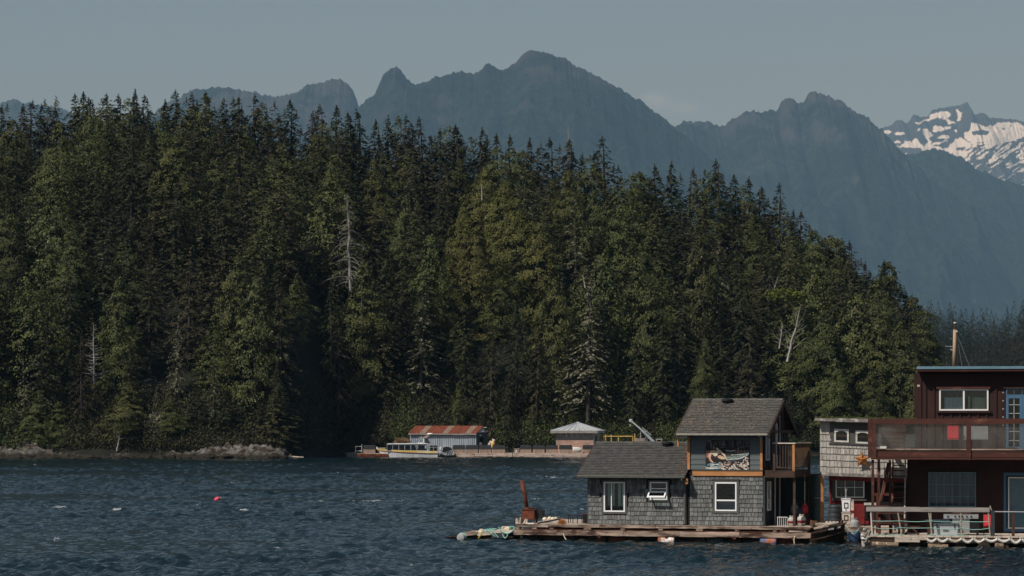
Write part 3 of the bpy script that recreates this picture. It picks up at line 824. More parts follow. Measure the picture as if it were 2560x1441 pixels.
# undergrowth hanging over the bank
def undergrowth():
    rs = np.random.RandomState(12); n = 120000
    x = rs.uniform(-84, 66, n); s = SHORE_Y(x)
    clump = fbm(x/3.5, x*0+4, 3)
    y = s+np.where(x > -31, 0.4, 0.5)+rs.rand(n)**1.5*9-0.4*clump
    hh = (0.9+1.6*np.clip(clump+0.35, 0, 1.5))*rs.rand(n)**0.7
    z = ground(x, y)+hh+0.1
    C = np.stack([x, y, z], 1)
    D = unit(rs.normal(0, 0.6, (n, 3))+np.array([0, -0.2, -0.3])); U = unit(np.cross(D, rs.normal(0, 1, (n, 3))))
    V, Fq = sprays(C, D, U, 0.34, 0.16, rs)
    kind = vnoise(x/4+3, x*0+1)
    mi = np.where(kind > 0.72, 2, np.where(kind > 0.4, 1, 0))
    me = np_mesh('undergrowth', V, Fq, [ML_dark, ML_cedar, ML_brown], midx=mi)
    tag(link('undergrowth', me), 'dark bushes and salal growing down to the shore rocks', kind='stuff')
undergrowth()

# dead snags ------------------------------------------------------
def bare_tree(name, label, px0, py0, px1, py1, Y, m, nb=40, lmax=1.6, r=0.16, seed=0, droop=0.1, forks=False, t0=0.1, lichen=0):
    "a leafless trunk from base pixel to tip pixel with bare limbs"
    rs = random.Random(seed)
    A = P(px0, py0, Y); B = P(px1, py1, Y)
    root = thing(name, label, 'tree', A)
    d = B-A; H = d.length; tr = MB(); pts = []
    for k in range(10):
        t = k/9
        p = d*t+Vector((rs.uniform(-1, 1), rs.uniform(-1, 1), 0))*0.012*H*math.sin(t*PI)
        pts.append((p, r*(1-t)**0.8+0.015))
    for a, b_ in zip(pts[:-1], pts[1:]): tr.cyl(a[0], b_[0], a[1], b_[1], 6, cap=False)
    tr.build('trunk', m, root)
    br = MB(); LP = []
    for k in range(nb):
        t = t0+(0.98-t0)*(k+rs.random())/nb
        base = d*t; az = rs.uniform(0, 2*PI)
        L = lmax*(1-t)**(0.5 if forks else 0.6)*rs.uniform(0.4, 1.1)+0.15
        dir_ = Vector((math.cos(az), math.sin(az)*0.7, rs.uniform(0.3, 1.1) if forks else rs.uniform(-0.2, 0.25)))
        p = base; w = 0.05*(1-t)+0.018
        for j in range(4):
            q = p+dir_*L/4
            br.cyl(p, q, w, w*0.7, 4, cap=False); w *= 0.7; LP.append((p+q)/2); LP.append(q.copy())
            if rs.random() < 0.8:
                s2 = dir_.cross(Vector((0, 0, 1))).normalized()*rs.choice((-1, 1))
                e = q+(dir_*0.5+s2*0.6+Vector((0, 0, 0.3 if forks else -0.15)))*L*0.3
                br.cyl(q, e, w*0.7, w*0.3, 3, cap=False)
            p = q; dir_ = dir_+Vector((rs.uniform(-.3, .3), rs.uniform(-.3, .3), -droop if not forks else rs.uniform(-.2, .4)))
    br.build('crown', m, root)
    if lichen:
        rn = np.random.RandomState(seed); C = np.array([tuple(v) for v in LP]); C = C[rn.randint(0, len(C), lichen)]+rn.normal(0, 0.09, (lichen, 3))
        V, Fq = sprays(C, unit(np.array([0, 0, -1.0])+rn.normal(0, 0.6, (lichen, 3))), unit(rn.normal(0, 1, (lichen, 3))), 0.34, 0.08, rn)
        link('lichen', np_mesh('lichen', V, Fq, ML_lichen), root)
    return root
bare_tree('dead_tree', 'dead grey snag draped with pale lichen standing above a dark gap in the forest', 876, 730, 868, 484, 434, M_grey_wood, 100, 3.4, 0.24, 1, 0.3, lichen=1500)
bare_tree('dead_tree', 'thin bare grey spar with fine twigs near the rocky shore', 235, 960, 233, 806, 402, M_grey_wood, 60, 2.1, 0.13, 2, -0.12)
bare_tree('dead_tree', 'bleached white dead tree with forked limbs on the hill behind the grey house', 1968, 905, 2002, 762, 422, M_white_wood, 26, 2.4, 0.2, 3, 0, True, 0.15)
bare_tree('dead_tree', 'short leaning bleached snag beside the forked white dead tree', 1948, 872, 1957, 808, 422, M_white_wood, 9, 1.3, 0.12, 4, 0, True, 0.2)
bare_tree('dead_tree', 'bleached forked treetop above the light green clump', 1930, 740, 1944, 694, 436, M_white_wood, 12, 1.6, 0.1, 5, 0, True, 0.1)
bare_tree('dead_tree', 'bare spire snag rising above the crest beside dark spruces', 1421, 440, 1421, 314, 484, M_grey_wood, 34, 1.5, 0.2, 6, 0.05)
bare_tree('dead_tree', 'bare leafless stem poking up behind the tall grey house and crest trees', 1903, 530, 1900, 474, 484, M_grey_wood, 14, 1.6, 0.12, 7, 0, True)
bare_tree('dead_tree', 'thin pale dead stem in front of the golden cedar', 1205, 500, 1204, 460, 446, M_white_wood, 4, 0.4, 0.1, 8)
bare_tree('dead_tree', 'white crooked shore snag leaning over the ledges', 292, 1128, 300, 1085, 395.5, M_white_wood, 5, 1.5, 0.1, 9, 0, True, 0.5)
bare_tree('dead_tree', 'small bleached snag at the right edge of the golden cedars', 1463, 720, 1457, 688, 424, M_white_wood, 5, 0.7, 0.1, 10, 0, True, 0.5)
def relabel():
    marks = [(-400, 110, 'above the small lichen tree on the shore'), (110, 300, 'around the thin bare grey spar'), (300, 480, 'above the tan bush on the ledges'), (480, 640, 'above the pale shore rocks'),
             (640, 800, 'beside the dark gap in the forest'), (800, 960, 'around the draped dead grey snag'), (960, 1110, 'over the moored yellow trimmed boat'), (1110, 1300, 'over the rusty roofed shed'), (1300, 1420, 'over the dark topped dock boxes'),
             (1420, 1560, 'over the hip roofed hut'), (1560, 1700, 'over the tilted crane'), (1700, 1860, 'over the upper roof of the grey house'), (1860, 2030, 'around the forked white dead tree'), (2030, 2180, 'over the pale shingled shack'), (2180, 2500, 'beside the upper storey of the brown house')]
    bands = [(408, 'at the foot of the hill'), (424, 'low on the hill'), (440, 'halfway up the hill'), (456, 'on the upper hill'), (475, 'just under the crest'), (999, 'on the crest')]
    seen = {}
    for o in list(COL.objects):
        if o.name.split('.')[0] != 'conifer_tree' or o.get('group') == 'pale conifers in the hazy wood': continue
        x, y, z = o.location; px = 1280+x*F/y
        mk_ = next(m_ for a_, b_, m_ in marks if a_ <= px < b_)
        y2 = y-max(0, float(SHORE_Y(x))-396)*max(0, (470-y)/75)
        bd = next(t for lim, t in bands if y2 < lim)
        cr = [c for c in o.children if c.name.startswith('crown')][0]
        st = next(k for k in KINDS if k[0] == cr.data)
        shape = {'spire': 'pointed', 'broad': 'drooping', 'cedar': 'dense rounded'}[st[3]]
        ht = o.scale[2]*st[2]; wd = o.scale[0]/o.scale[2]
        size = 'tall' if ht > 20 else ('short' if ht < 13.5 else 'mid sized')
        girth = 'slim' if wd < 0.94 else ('wide' if wd > 1.06 else '')
        tone = 'green cedar' if st[3] == 'cedar' else ('brownish conifer' if cr.data.materials[0].name == 'hemlock_needles' else 'dark conifer')
        lb = ' '.join(f"{size} {girth} {shape} {tone} {bd} {mk_}".split())
        while len(lb.split()) > 16:
            for w_ in (' sized', ' the', ' a'):
                if w_+' ' in lb: lb = lb.replace(w_+' ', ' ', 1); break
            else: break
        o['label'] = lb; o['group'] = G_HILL
relabel()
TREES.clear()

# light green spreading clump
def shrub(name, label, px, py, Y, rx, rz_, m, seed, n=900, cat='shrub'):
    rs = np.random.RandomState(seed); c = P(px, py, Y)
    root = thing(name, label, cat, (c.x, c.y, c.z-rz_))
    D = unit(rs.normal(0, 1, (n, 3))); rr = rs.uniform(0.55, 1.0, (n, 1))
    C = D*rr*np.array([rx, rx*0.8, rz_])*(0.8+0.4*rs.rand(n, 1))+np.array([0, 0, rz_])
    d = unit(D*0.4+rs.normal(0, 0.5, (n, 3))); u = unit(np.cross(d, rs.normal(0, 1, (n, 3))))
    V, Fq = sprays(C, d, u, 0.4*min(1, rx/2+0.3), 0.22*min(1, rx/2+0.3), rs)
    link('foliage', np_mesh('foliage', V, Fq, m), root)
    st = MB()
    for k in range(5): st.cyl((0, 0, 0), (rs.uniform(-.4, .4)*rx, rs.uniform(-.3, .3)*rx, rz_*1.2), 0.03*rx, 0.01*rx, 5)
    st.build('stem', M_bark, root)
    return root
ML_lime = leaf_mat('lime_leaves', (0.05, 0.07, 0.012), (0.14, 0.17, 0.03), 0.1, 0.01)
shrub('broadleaf_shrub', 'light green spreading clump of leaves between two white snags', 1962, 738, 430, 3.0, 1.1, ML_lime, 3, 1600)
shrub('broadleaf_shrub', 'brown and tan dried bush just above the shore ledges', 392, 1060, 398, 1.6, 1.5, ML_lichen, 4, 900)
shrub('broadleaf_shrub', 'small green bush at the water edge beside the dock boxes', 920, 1104, 424, 1.5, 1.0, ML_cedar, 5, 900)

# ---------------------------------------------------------------- hazy wooded point further off
def far_point():
    Yc = 1350.0
    ctr = [(1900, 900), (2200, 800), (2285, 790), (2320, 782), (2380, 800), (2420, 812), (2470, 810), (2520, 792), (2570, 785), (2700, 800), (3000, 860)]
    xs = np.arange((1900-1280)/F*Yc, (3000-1280)/F*Yc, 3.0)
    top = CH+(HY-np.interp(1280+xs*F/Yc, [c[0] for c in ctr], [c[1] for c in ctr]))/F*Yc-8
    t = np.linspace(0, 1, 40)
    X = np.repeat(xs[None, :], 40, 0); Y = Yc-160*(1-t)[:, None]+0*X
    Z = -2+top[None, :]*np.sin(t*PI/2)[:, None]**0.9
    X = np.vstack([X, X[-1:]]); Y = np.vstack([Y, Y[-1:]+80]); Z = np.vstack([Z, Z[-1:]*0.2])
    me = np_mesh('wooded_point', np.stack([X, Y, Z], -1).reshape(-1, 3), grid_faces(41, len(xs)), M_soil, smooth=True)
    tag(link('wooded_point', me), 'ground of the hazy wooded point', kind='structure')
    r = random.Random(4); pts = []; n = 0; tr = 0; spots = []
    while n < 230 and tr < 9000:
        tr += 1
        tt = r.random()**0.8; Y = Yc-160*(1-tt); px = r.uniform(2250, 2590); x = (px-1280)*Y/F
        if any((x-a)**2+(Y-b_)**2*0.25 < 13 for a, b_ in pts): continue
        z = -2+np.interp(x, xs, top)*math.sin(tt*PI/2)**0.9
        if 1055+(CH-(z+18))*F/Y > 990: continue
        spots.append((x, Y, z-0.4, r.uniform(10, 18), r.choice((0, 1, 1)), r.uniform(1.0, 1.5)))
        pts.append((x, Y)); n += 1
    joined_trees('forest', 'hazy grey green wood on the far point beyond the brown house', spots)
    for px, py, Y in ((2478, 800, 1330), (2505, 812, 1325), (2535, 835, 1318), (2420, 845, 1318)):
        x = (px-1280)*Y/F
        z = -2+np.interp(x, xs, top)*math.sin((1-(Yc-Y)/160)*PI/2)**0.9
        put_tree(K_li[2], x, Y, z, CH+(HY-py)/F*Y-z, 1.2, 'pale bare branched conifer in the hazy wood beyond the brown house', 'pale conifers in the hazy wood', px)
    return n
print('far trees', far_point())
# ================================================================ float houses
def lin(c):
    c = c/255.0
    return c/12.92 if c <= 0.04045 else ((c+0.055)/1.055)**2.4
def S(r, g, b, k=1/0.72):
    return tuple(min(0.9, lin(v)*k) for v in (r, g, b))

class Frame:
    "local frame: x along the front, y into the building, z up from the water"
    def __init__(s, px, Y, deg=0.0):
        s.Ox = (px-1280)*Y/F; s.Oy = Y; s.th = math.radians(deg); s.c = math.cos(s.th); s.s = math.sin(s.th)
    def x(s, px, v=0.0):
        a = (px-1280)/F
        return (a*(s.Oy+v*s.c)-s.Ox-v*s.s)/(s.c+a*s.s)
    def z(s, py, px, v=0.0):
        u = s.x(px, v)
        return CH-(py-HY)*(s.Oy-u*s.s+v*s.c)/F
    def p(s, px, py, v=0.0):
        return (s.x(px, v), v, s.z(py, px, v))
    def thing(s, name, label, cat, px=None, v=0.0, z=0.0, group=None, rz=0.0, u=None):
        "a thing standing in this frame at local (u or x(px), v, z)"
        if u is None: u = s.x(px, v)
        return thing(name, label, cat, (s.Ox+u*s.c+v*s.s, s.Oy-u*s.s+v*s.c, z), -s.th+rz, group)
    def root(s, name, label, cat): return thing(name, label, cat, (s.Ox, s.Oy, 0), -s.th)

# materials
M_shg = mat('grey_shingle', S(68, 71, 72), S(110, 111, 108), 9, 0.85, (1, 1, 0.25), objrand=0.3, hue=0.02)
M_shl = mat('pale_shingle', S(128, 124, 118), S(176, 172, 164), 7, 0.85, (1, 1, 0.3), objrand=0.16, c3=S(92, 84, 76), scale3=1.2, amt3=0.56, w3=0.15)
M_sheath = mat('dark_sheathing', S(14, 15, 15), S(20, 21, 21), 5)
M_clap = mat('grey_clapboard', S(74, 82, 84), S(86, 93, 94), 3, 0.7, (0.3, 1, 1), objrand=0.06)
M_trimg = mat('grey_trim', S(66, 66, 64), S(78, 78, 74), 6, 0.7)
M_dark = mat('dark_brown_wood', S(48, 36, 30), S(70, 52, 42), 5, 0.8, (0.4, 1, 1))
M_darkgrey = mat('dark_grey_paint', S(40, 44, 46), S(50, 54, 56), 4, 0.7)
M_cedarw = mat('orange_cedar', S(136, 92, 56), S(172, 122, 78), 4, 0.65, (0.25, 1, 1), c3=S(110, 62, 30), scale3=2.2, amt3=0.62, w3=0.1, objrand=0.08)
M_cedard = mat('shade_toned_cedar', S(66, 48, 34), S(92, 66, 42), 4, 0.75, (1, 1, 0.25))  # dark cedar; its tone stands in for shade on the grey house balcony's end rail
M_white = mat('white_vinyl', S(226, 226, 228), S(238, 238, 238), 3, 0.45)
M_gutter = mat('pale_gutter', S(120, 116, 108), S(150, 146, 136), 6, 0.5)
M_black = mat('black_metal', (0.012, 0.012, 0.013), (0.02, 0.02, 0.02), 5, 0.5)
M_rust = mat('rust', S(66, 36, 24), S(106, 58, 38), 4, 0.9, c3=S(44, 26, 20), scale3=2.5, amt3=0.52, w3=0.12)
M_rustd = mat('dark_rust', S(50, 28, 20), S(88, 48, 30), 5, 0.9)
M_weath = mat('weathered_plank', S(88, 74, 65), S(166, 146, 130), 3.2, 0.85, (0.3, 1.5, 1.5), c3=S(58, 40, 32), scale3=2.2, amt3=0.47, w3=0.12, objrand=0.12)
M_weath2 = mat('pale_weathered_wood', S(136, 122, 110), S(196, 184, 170), 4, 0.85, (0.3, 1.5, 1.5), c3=S(84, 66, 54), scale3=1.8, amt3=0.56, w3=0.14, objrand=0.1)
M_log = mat('wet_log', S(34, 26, 20), S(70, 54, 42), 3, 0.8, (0.3, 1, 1), c3=S(24, 30, 18), scale3=1.4, amt3=0.5, w3=0.1)
M_grn = mat('dark_green_paint', S(22, 46, 42), S(30, 56, 50), 3, 0.6)
M_tank = mat('grey_tank_paint', S(120, 124, 124), S(150, 152, 150), 5, 0.5)
M_red = mat('red_paint', S(150, 34, 38), S(178, 48, 50), 3, 0.6)
M_redwall = mat('barn_red_paint', S(88, 26, 28), S(112, 34, 36), 3, 0.7)
M_orange = mat('orange_plastic', S(122, 70, 50), S(150, 96, 70), 5, 0.6, c3=S(210, 206, 200), scale3=2.0, amt3=0.5, w3=0.08)
M_bluew = mat('faded_blue_drum', S(52, 78, 116), S(80, 104, 136), 4, 0.6, c3=S(150, 88, 60), scale3=1.6, amt3=0.5, w3=0.1)
M_bluebar = mat('dark_blue_barrel', S(30, 46, 70), S(40, 60, 88), 4, 0.5)
M_barrel = mat('dark_grey_barrel', S(40, 44, 46), S(54, 58, 60), 4, 0.5)
M_ropeaq = mat('aqua_rope', S(104, 150, 140), S(146, 182, 170), 20, 0.9)
M_ropecr = mat('cream_rope', S(190, 172, 150), S(220, 206, 184), 20, 0.9)
M_ropegr = mat('grey_rope', S(120, 112, 100), S(160, 150, 136), 20, 0.9)
M_kelp = mat('wet_kelp', (0.012, 0.010, 0.008), (0.03, 0.022, 0.014), 6, 0.4)
M_foamw = mat('white_foam_float', S(168, 166, 158), S(200, 197, 190), 5, 0.7, c3=S(150, 140, 124), scale3=1.5, amt3=0.58, w3=0.1)
M_moss = mat('rusty_moss', S(120, 62, 28), S(166, 96, 44), 12, 0.95)
M_drybush = mat('dry_orange_twigs', S(140, 92, 52), S(190, 134, 80), 12, 0.95)
M_brown = mat('dark_red_brown_siding', S(41, 25, 22), S(54, 33, 29), 3, 0.75, (1, 1, 0.3), objrand=0.1)
M_brownl = mat('red_brown_rail', S(54, 31, 25), S(76, 44, 35), 4, 0.75, (0.3, 1, 1), objrand=0.12, c3=S(110, 72, 56), scale3=2.0, amt3=0.6, w3=0.08)
M_blue = mat('light_blue_paint', S(84, 112, 124), S(96, 124, 136), 3, 0.6)
M_blued = mat('door_blue_paint', S(60, 92, 116), S(70, 102, 126), 3, 0.6)
M_cream = mat('cream_frame', S(206, 202, 194), S(224, 220, 212), 3, 0.5)
M_curt = mat('pale_curtain', S(190, 196, 192), S(226, 228, 218), 2, 0.9, (8, 8, 0.3))
M_curtp = mat('purple_grey_curtain', S(86, 84, 106), S(120, 116, 136), 2, 0.9, (9, 9, 0.3))
M_curtg = mat('green_white_curtain', S(150, 180, 160), S(206, 212, 200), 2, 0.9, (9, 9, 0.3))
M_inner = mat('room_interior', (0.03, 0.028, 0.025), (0.05, 0.045, 0.04), 2)
M_redch = mat('red_canvas', S(170, 50, 56), S(190, 64, 68), 4, 0.8)
M_greych = mat('grey_canvas', S(120, 122, 124), S(136, 138, 138), 4, 0.8)
M_steel = mat('brushed_steel', S(150, 150, 150), S(186, 186, 184), 8, 0.35, (0.2, 1, 1), metal=0.6)
M_cooler = mat('pale_cooler', S(142, 150, 152), S(160, 166, 168), 4, 0.5)
M_starr = mat('copper_star', S(150, 92, 44), S(196, 130, 70), 5, 0.4, metal=0.5, c3=S(110, 60, 32), scale3=2.5, amt3=0.55, w3=0.1)
M_pole = mat('weathered_pole', S(128, 106, 82), S(172, 148, 120), 3, 0.85, (1, 1, 0.2), c3=S(120, 112, 100), scale3=0.7, amt3=0.52, w3=0.1)
M_fasc = mat('lichened_fascia', S(92, 88, 84), S(130, 126, 120), 6, 0.9, c3=S(170, 166, 156), scale3=3.0, amt3=0.55, w3=0.08)

def glass_mat(name, tint=(0.9, 0.95, 0.95), refl=0.05, rough=0.03):
    m, nt, b = new_mat(name); N, L = nt.nodes, nt.links
    N.remove(b)
    tr = N.new('ShaderNodeBsdfTransparent'); tr.inputs[0].default_value = (*tint, 1)
    gl = N.new('ShaderNodeBsdfGlossy'); gl.inputs['Roughness'].default_value = rough; gl.inputs[0].default_value = (0.9, 0.95, 1, 1)
    fr = N.new('ShaderNodeFresnel'); fr.inputs[0].default_value = 1.5
    ad = N.new('ShaderNodeMath'); ad.operation = 'ADD'; ad.inputs[1].default_value = refl-0.04; ad.use_clamp = True
    L.new(fr.outputs[0], ad.inputs[0])
    mx = N.new('ShaderNodeMixShader'); L.new(ad.outputs[0], mx.inputs[0]); L.new(tr.outputs[0], mx.inputs[1]); L.new(gl.outputs[0], mx.inputs[2])
    L.new(mx.outputs[0], N['Material Output'].inputs['Surface'])
    return m
M_glass = glass_mat('window_glass')
def dirty_glass():
    m, nt, b = new_mat('salt_stained_glass'); N, L = nt.nodes, nt.links
    b.inputs['Base Color'].default_value = (0.30, 0.29, 0.27, 1); b.inputs['Roughness'].default_value = 0.8
    tr = N.new('ShaderNodeBsdfTransparent'); tr.inputs[0].default_value = (0.85, 0.86, 0.85, 1)
    gl = N.new('ShaderNodeBsdfGlossy'); gl.inputs['Roughness'].default_value = 0.05
    tc = N.new('ShaderNodeTexCoord'); no = N.new('ShaderNodeTexNoise'); no.inputs['Scale'].default_value = 1.6; no.inputs['Detail'].default_value = 8
    L.new(tc.outputs['Object'], no.inputs['Vector'])
    mr = N.new('ShaderNodeMapRange'); mr.inputs['From Min'].default_value = 0.35; mr.inputs['From Max'].default_value = 0.75; mr.inputs['To Min'].default_value = 0.015; mr.inputs['To Max'].default_value = 0.15
    L.new(no.outputs['Fac'], mr.inputs['Value'])
    m1 = N.new('ShaderNodeMixShader'); m1.inputs[0].default_value = 0.07; L.new(tr.outputs[0], m1.inputs[1]); L.new(gl.outputs[0], m1.inputs[2])
    m2 = N.new('ShaderNodeMixShader'); L.new(mr.outputs[0], m2.inputs[0]); L.new(m1.outputs[0], m2.inputs[1]); L.new(b.outputs[0], m2.inputs[2])
    L.new(m2.outputs[0], N['Material Output'].inputs['Surface'])
    return m
M_dglass = dirty_glass()

def roof_mat(name, c1, c2, speck, amt):
    return mat(name, c1, c2, 7, 0.9, (0.5, 1, 1), 8, c3=speck, scale3=9.0, amt3=amt, w3=0.05, bump=0.01, bscale=30)
M_roof = roof_mat('grey_asphalt_shingle', S(52, 52, 51), S(82, 80, 77), S(104, 94, 78), 0.66)
M_roof2 = roof_mat('speckled_asphalt_shingle', S(56, 56, 55), S(88, 86, 82), S(126, 106, 84), 0.63)

def wall_cells(mb, x0, x1, z0, z1, y0, y1, holes):
    "a wall slab with real openings; holes are (x0,x1,z0,z1)"
    xs = sorted({x0, x1, *[min(max(v, x0), x1) for h in holes for v in h[:2]]}); zs = sorted({z0, z1, *[min(max(v, z0), z1) for h in holes for v in h[2:]]})
    for a, b_ in zip(xs[:-1], xs[1:]):
        for c, d in zip(zs[:-1], zs[1:]):
            mx, mz = (a+b_)/2, (c+d)/2
            if not any(h[0] < mx < h[1] and h[2] < mz < h[3] for h in holes): mb.box(a, b_, y0, y1, c, d)
    return mb

def window(root, x0, x1, z0, z1, y, fmat=None, fr=0.055, vb=(), hb=(), bar=0.03, deep=0.06, trim=None, tw=0.09, gm=None, label=None, head=False):
    "frame standing proud of the wall (towards -y) with bars and panes; panes are sub-parts"
    fmat = fmat or M_white
    w = MB()
    w.box(x0, x1, y-deep, y+0.04, z1-fr, z1); w.box(x0, x1, y-deep, y+0.04, z0, z0+fr)
    w.box(x0, x0+fr, y-deep, y+0.04, z0+fr, z1-fr); w.box(x1-fr, x1, y-deep, y+0.04, z0+fr, z1-fr)
    xs = [x0+fr]+[x0+(x1-x0)*t for t in vb]+[x1-fr]; zs = [z0+fr]+[z0+(z1-z0)*t for t in hb]+[z1-fr]
    for t in xs[1:-1]: w.box(t-bar/2, t+bar/2, y-deep+0.012, y+0.03, z0+fr, z1-fr)
    for t in zs[1:-1]:
        for a, b_ in zip(xs[:-1], xs[1:]): w.box(a+(bar/2 if a != xs[0] else 0), b_-(bar/2 if b_ != xs[-1] else 0), y-deep+0.012, y+0.03, t-bar/2, t+bar/2)
    f = w.build('window', fmat, root)
    if label: f['label'] = label
    for a, b_ in zip(xs[:-1], xs[1:]):
        for c, d in zip(zs[:-1], zs[1:]):
            MB().box(a, b_, y-0.008, y, c, d).build('pane', gm or M_glass, f)
    if trim:
        t = MB()
        t.box(x0-tw, x0-0.003, y-0.05, y+0.03, z0-tw, z1+tw); t.box(x1+0.003, x1+tw, y-0.05, y+0.03, z0-tw, z1+tw)
        t.box(x0-0.003, x1+0.003, y-0.05, y+0.03, z0-tw, z0-0.003)
        e = 0.04 if head else 0
        if head: t.box(x0-tw-e, x1+tw+e, y-0.075, y+0.03, z1+tw, z1+tw+0.05)
        t.box(x0-0.003, x1+0.003, y-0.05, y+0.03, z1+0.003, z1+tw)
        t.build('trim', trim, f)
    return f

_sh = None
def shingle_mesh(m):
    mb = MB()   # unit: x 0..1, z 0..1, wedge: thick at the butt
    mb.hexa([(0.05, -0.036, 0.03), (0.95, -0.036, 0.03), (0.95, 0, 0.03), (0.05, 0, 0.03), (0.05, -0.006, 1.04), (0.95, -0.006, 1.04), (0.95, 0, 1.04), (0.05, 0, 1.04)])
    return mb.mesh('shingle', m)
def lay_shingles(root, m, x0, x1, z0, z1, y, step, wmin, wmax, holes, rnd, keep, joined=None):
    me = shingle_mesh(m); z = z0; n = 0; k = 0
    while z < z1-0.02:
        h = min(step, z1-z); x = x0-rnd.uniform(0, wmin*0.5)
        while x < x1-0.01:
            w = rnd.uniform(wmin, wmax); a = max(x, x0); b_ = min(x+w, x1); x += w
            if b_-a < 0.03: continue
            mx, mz = (a+b_)/2, z+h/2
            if any(q[0]-0.02 < mx < q[1]+0.02 and q[2]-0.03 < mz < q[3]+0.02 for q in holes): continue
            dz = rnd.uniform(-0.012, 0.006)
            if n < keep:
                o = link('shingle', me, root, (a, y, z+dz)); o.scale = (b_-a, 1, h-0.003); n += 1
            elif joined is not None:
                joined.hexa([(a+0.007, y-0.036, z+dz+0.004), (b_-0.007, y-0.036, z+dz+0.004), (b_-0.007, y, z+dz+0.004), (a+0.007, y, z+dz+0.004),
                             (a+0.007, y-0.006, z+h), (b_-0.007, y-0.006, z+h), (b_-0.007, y, z+h), (a+0.007, y, z+h)], rnd.randrange(4))
        z += step; k += 1
    return n

def shingle_roof(name, parent, xa0, xa1, ya, za, yb, zb, m, t=0.05, step=0.16, seed=0, lab=None):
    "one roof slope from eave (ya,za) to ridge (yb,zb) between xa0..xa1, laid in courses with tabs"
    rg_ = random.Random(seed); mb = MB()
    L = math.hypot(yb-ya, zb-za); n = max(2, int(L/step)); dy, dz = (yb-ya)/L, (zb-za)/L
    sg = 1 if yb > ya else -1
    ny, nz = -dz*sg, dy*sg   # outward normal
    for k in range(n):
        s0 = L*k/n; s1 = L*(k+1)/n
        x = xa0
        while x < xa1-1e-4:
            w = rg_.uniform(0.22, 0.42); b_ = min(x+w, xa1); th = t+rg_.uniform(0.0, 0.012)
            q = [(x+0.004, ya+dy*s0+ny*th, za+dz*s0+nz*th), (b_-0.004, ya+dy*s0+ny*th, za+dz*s0+nz*th),
                 (b_-0.004, ya+dy*s1+ny*(t-0.02), za+dz*s1+nz*(t-0.02)), (x+0.004, ya+dy*s1+ny*(t-0.02), za+dz*s1+nz*(t-0.02))]
            u = [(p[0], p[1]-ny*0.045, p[2]-nz*0.045) for p in q]
            mb.hexa(u+q if sg > 0 else [u[1], u[0], u[3], u[2], q[1], q[0], q[3], q[2]])
            x = b_
    o = mb.build(name, m, parent)
    o['kind'] = 'stuff'
    return o

